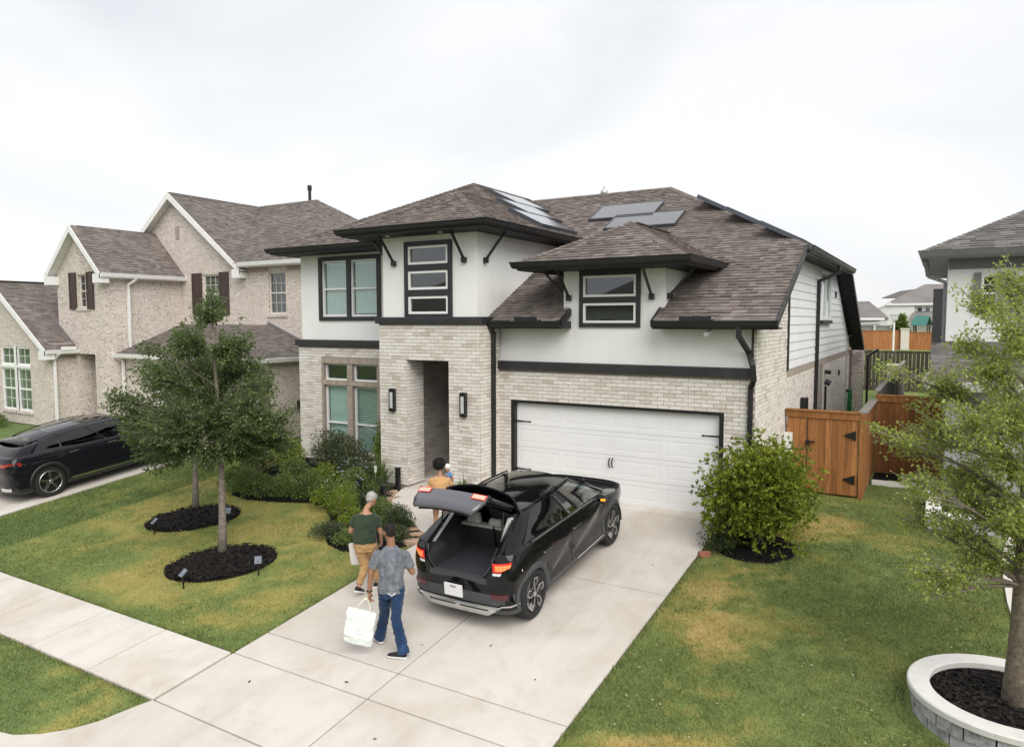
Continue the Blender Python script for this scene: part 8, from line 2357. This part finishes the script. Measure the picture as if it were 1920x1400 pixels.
def lady():
    o = thing('person', 'person with round black hair in tan T-shirt carrying a baby toward the porch', 'person', (.13, -2.93, T(-2.93) + .03), YAW)
    hd, nk = (-.03, .09, 1.36), (-.015, .05, 1.21)
    sl_, sr_ = (-.17, .03, 1.08), (.15, .03, 1.09)
    el, wl = (-.235, .07, .88), (-.10, .25, .90)
    er, wr_ = (.235, .10, .93), (.12, .25, 1.02)
    hl, hr = (-.095, 0, .72), (.075, 0, .72)
    kl, al = (-.10, .06, .40), (-.10, -.04, .08)
    kr, ar = (.08, .12, .40), (.07, .16, .08)
    b = MB(); B, W_ = head(b, hd, (.15, 1, -.1), .92)
    cap_(b, (-.025, .075, 1.28), nk, .044, .048); cap_(b, nk, (-.01, .03, 1.10), .05, .08)
    tors(b, [((-.01, .0, .70), .160, .12, 0), ((-.01, 0, .84), .135, .105, 0), ((-.01, .01, .96), .140, .105, 0), ((-.01, .02, 1.06), .155, .105, 0), ((-.01, .03, 1.13), .13, .08, 0), ((-.01, .035, 1.18), .06, .05, 0)])
    for s, e, w_ in ((sl_, el, wl), (sr_, er, wr_)): cap_(b, s, e, .050, .040); cap_(b, e, w_, .038, .026)
    hand(b, wl, (.8, .3, .2), (0, 0, 1), (0, -1, 0), .5, .9); hand(b, wr_, (-.6, .3, .3), (0, 0, 1), (0, -1, 0), .5, .9)
    for h_, k, a in ((hl, kl, al), (hr, kr, ar)): cap_(b, h_, k, .085, .055); cap_(b, k, a, .05, .034)
    fuse(b, 'body', M['skin3'], o, .010, 3)
    face_bits(o, W_, .9)
    m = MB(); ell(m, W_((0, -.030, .050)), (.112, .112, .110), B); ell(m, W_((-.02, -.045, .02)), (.095, .085, .085), B); fuzz(fuse(m, 'hair', M['hair_dark'], o, .010, 1, .014, 26), o, 3200, .024, M['hair_dark'], 0)
    m = MB(); tors(m, [((-.01, 0, .70), .178, .135, 0), ((-.01, 0, .80), .165, .128, 0), ((-.01, .005, .93), .168, .126, 0), ((-.01, .02, 1.04), .188, .126, 0), ((-.01, .03, 1.11), .175, .10, 0), ((-.01, .035, 1.165), .09, .065, 0)])
    for s, e in ((sl_, el), (sr_, er)):
        s_, e_ = V(*s), V(*e); cap_(m, s_, s_ + (e_ - s_) * .66, .059, .062, 14, (True, False))
    fuse(m, 'shirt', M['tan_shirt'], o, .009, 3, .010, 8)
    m = MB(); tors(m, [((-.01, 0, .60), .165, .13, 0), ((-.01, 0, .74), .172, .13, 0)])
    for h_, k in ((hl, kl), (hr, kr)):
        h2, k2 = V(*h_), V(*k); cap_(m, h2, h2 + (k2 - h2) * .55, .100, .092, 14, (True, False))
    fuse(m, 'shorts', M['short_denim'], o, .010, 3, .005, 9)
    shoe(o, (-.10, -.09, 0), (-.10, .15, .01)); shoe(o, (.07, .11, .015), (.06, .35, .02))
    c = thing('person', 'baby in blue with white and dark cap held over a shoulder', 'person', (0, 0, 0), YAW); c.location = o.location
    m = MB(); Bb, Wb = head(m, (.125, .13, 1.30), (-.4, -.8, 0), .66); tors(m, [((.15, .15, .98), .07, .06, 0), ((.155, .15, 1.08), .075, .065, 0), ((.145, .14, 1.18), .065, .055, 0), ((.135, .135, 1.24), .035, .03, 0)])
    cap_(m, (.19, .12, 1.18), (.235, .05, 1.13), .028, .022); cap_(m, (.10, .10, 1.18), (.09, .04, 1.16), .028, .022)
    hand(m, (.235, .05, 1.13), (0, -.6, -.6), (1, 0, 0), (0, 1, 0), .5, .5)
    for dx in (-.03, .05): cap_(m, (.15 + dx, .16, 1.0), (.15 + dx, .24, .88), .04, .028)
    fuse(m, 'body', M['skin3'], c, .008, 2); face_bits(c, Wb, .66)
    m = MB(); tors(m, [((.15, .15, .96), .085, .072, 0), ((.155, .15, 1.08), .088, .076, 0), ((.145, .14, 1.19), .076, .062, 0), ((.138, .135, 1.225), .05, .04, 0)]); cap_(m, (.19, .12, 1.17), (.222, .07, 1.145), .038, .034, 12, (True, False)); fuse(m, 'romper', M['baby_blue'], c, .008, 2, .003, 9)
    m = MB(); ell(m, Wb((0, -.01, .05)), (.062, .075, .058), Bb); ell(m, Wb((0, -.02, .02)), (.060, .070, .05), Bb); fuse(m, 'cap', M['shoe_sole'], c, .008, 2)
    m = MB(); ell(m, Wb((0, -.075, .03)), (.03, .022, .045), Bb); fuse(m, 'cap_patch', M['shoe_black'], c, .007, 1)
M['baby_blue'] = cloth_mat('blue baby clothes', [(.3, (.09, .20, .40)), (.7, (.16, .30, .52))], 8)
lady()

# ================================================================== across the street (seen only as reflections) and small litter
def across():
    zs = T(-13)
    o = MB(); o.face([(-90, -20.5, zs - .10), (90, -20.5, zs - .10), (90, -12.75, zs - .10), (-90, -12.75, zs - .10)])
    tag(o.build('street', plain('worn asphalt', (.055, .055, .057), .9, var=.3, scale=25)), 'grey asphalt street in front of the lots', None, kind='structure')
    def h(x0, x1, y, zw, zr_, wall, roof, label):
        t = thing('facing_house', label, 'house', ((x0 + x1) / 2, y, zs), 0, 'houses across the street')
        part('wall', wall, t, lambda m: m.box(x0, x1, y - 11, y, zs - .2, zw))
        e = .6; xm0, xm1 = x0 + 5, x1 - 5; ym = y - 5.5
        part('roof', roof, t, lambda m: (m.face([(x0 - e, y + e, zw), (x1 + e, y + e, zw), (xm1, ym, zr_), (xm0, ym, zr_)]), m.face([(x0 - e, y - 11 - e, zw), (x0 - e, y + e, zw), (xm0, ym, zr_)]), m.face([(x1 + e, y + e, zw), (x1 + e, y - 11 - e, zw), (xm1, ym, zr_)]), m.face([(x0 - e, y - 11 - e, zw), (x1 + e, y - 11 - e, zw), (xm1, ym, zr_), (xm0, ym, zr_)])))
        for k in range(4):
            for z in (zs + 1.0, zs + 3.9):
                a = x0 + 1 + k * (x1 - x0 - 2) / 4
                if k == 2 and z < zs + 2: continue
                f = part('window', M['white_paint'], t, lambda m: m.box(a, a + 1.3, y + .01, y + .07, z, z + 1.5)); part('pane', M['glass_dark'], f, lambda m: m.box(a + .08, a + 1.22, y + .075, y + .09, z + .08, z + 1.42))
        part('garage_door', M['door_white'], t, lambda m: m.box(x0 + (x1 - x0) * .5, x0 + (x1 - x0) * .5 + 4.5, y + .02, y + .08, zs - .1, zs + 2.1))
    h(-30, -17, -31, zs + 6.0, zs + 9, M['brick_pink'], M['shingle_left'], 'brick house across the street, seen only in window reflections on the far left')
    h(-13, 1, -32, zs + 6.2, zs + 9.6, M['white_stucco2'], M['shingle_grey'], 'pale stucco house directly across the street, seen only in window reflections')
    h(5, 18, -31, zs + 5.8, zs + 9, M['brick_pink'], M['shingle_left'], 'brick house across the street behind the viewpoint, seen only in car reflections')
    h(22, 36, -32, zs + 6.2, zs + 9.4, M['white_stucco2'], M['shingle_grey'], 'pale house across the street far to the right, seen only in reflections')
across()

M['litter'] = leaf_mat('fallen leaf', [(0, (.30, .26, .12)), (.5, (.42, .40, .26)), (1, (.55, .55, .45))], .2)
M['litter_dark'] = plain('dry brown leaf', (.075, .050, .032), .8, var=.4, scale=40)
def litter():
    n = 420
    x = np.concatenate([RNG.uniform(5.2, 9.2, 330), RNG.uniform(-8, -.3, 90)]); y = np.concatenate([RNG.uniform(-8.5, 2.8, 330), RNG.uniform(-7.4, -3, 90)])
    k = is_lawn(x, y); x, y = x[k], y[k]; n = len(x)
    a = RNG.uniform(0, 6.28, n); d = np.stack([np.cos(a), np.sin(a), RNG.uniform(-.1, .4, n)], 1)
    p = np.stack([x, y, Tn(y) + RNG.uniform(.008, .022, n)], 1)
    P = leaf_quads(p, unit(d), RNG.uniform(.02, .05, n), RNG.uniform(.006, .014, n), 0)
    tri_soup('leaf_litter', P, M['litter'], 'tiny pale fallen leaves scattered over the lawns', dict(rnd=RNG.random(n)), 4)
    spots = [(2.30, -6.35, 'dark fallen leaf on the driveway beside the centre joint'), (3.20, -5.95, 'dark fallen leaf on the driveway behind the rear wheel'), (1.95, -7.50, 'brown fallen leaf on the narrow driveway strip below the man'), (4.15, -6.4, 'brown leaf on the driveway near the right lawn'), (3.05, -8.2, 'brown leaf on the lower driveway slab'), (.75, -8.05, 'brown leaf near the sidewalk corner of the driveway'), (4.35, -2.6, 'brown leaf on the driveway beside the front wheel'), (1.1, -9.6, 'brown leaf on the driveway apron')]
    for i, (x, y, l) in enumerate(spots):
        m = MB(); z = T(y) + .031; a = i * 1.7; u = V(math.cos(a), math.sin(a), SL * math.sin(a)); s = V(-math.sin(a), math.cos(a), SL * math.cos(a)); q = V(x, y, z)
        L = .045 + .012 * (i % 3)
        m.face([q - u * L * .5, q - u * .1 * L + s * L * .28 + V(0, 0, .008), q + u * L * .5 + V(0, 0, .004)]); m.face([q - u * L * .5, q + u * L * .5 + V(0, 0, .004), q - u * .05 * L - s * L * .25 + V(0, 0, .010)])
        tag(m.build('fallen_leaf', M['litter_dark']), l, 'leaf', 'fallen leaves on the driveway')
litter()
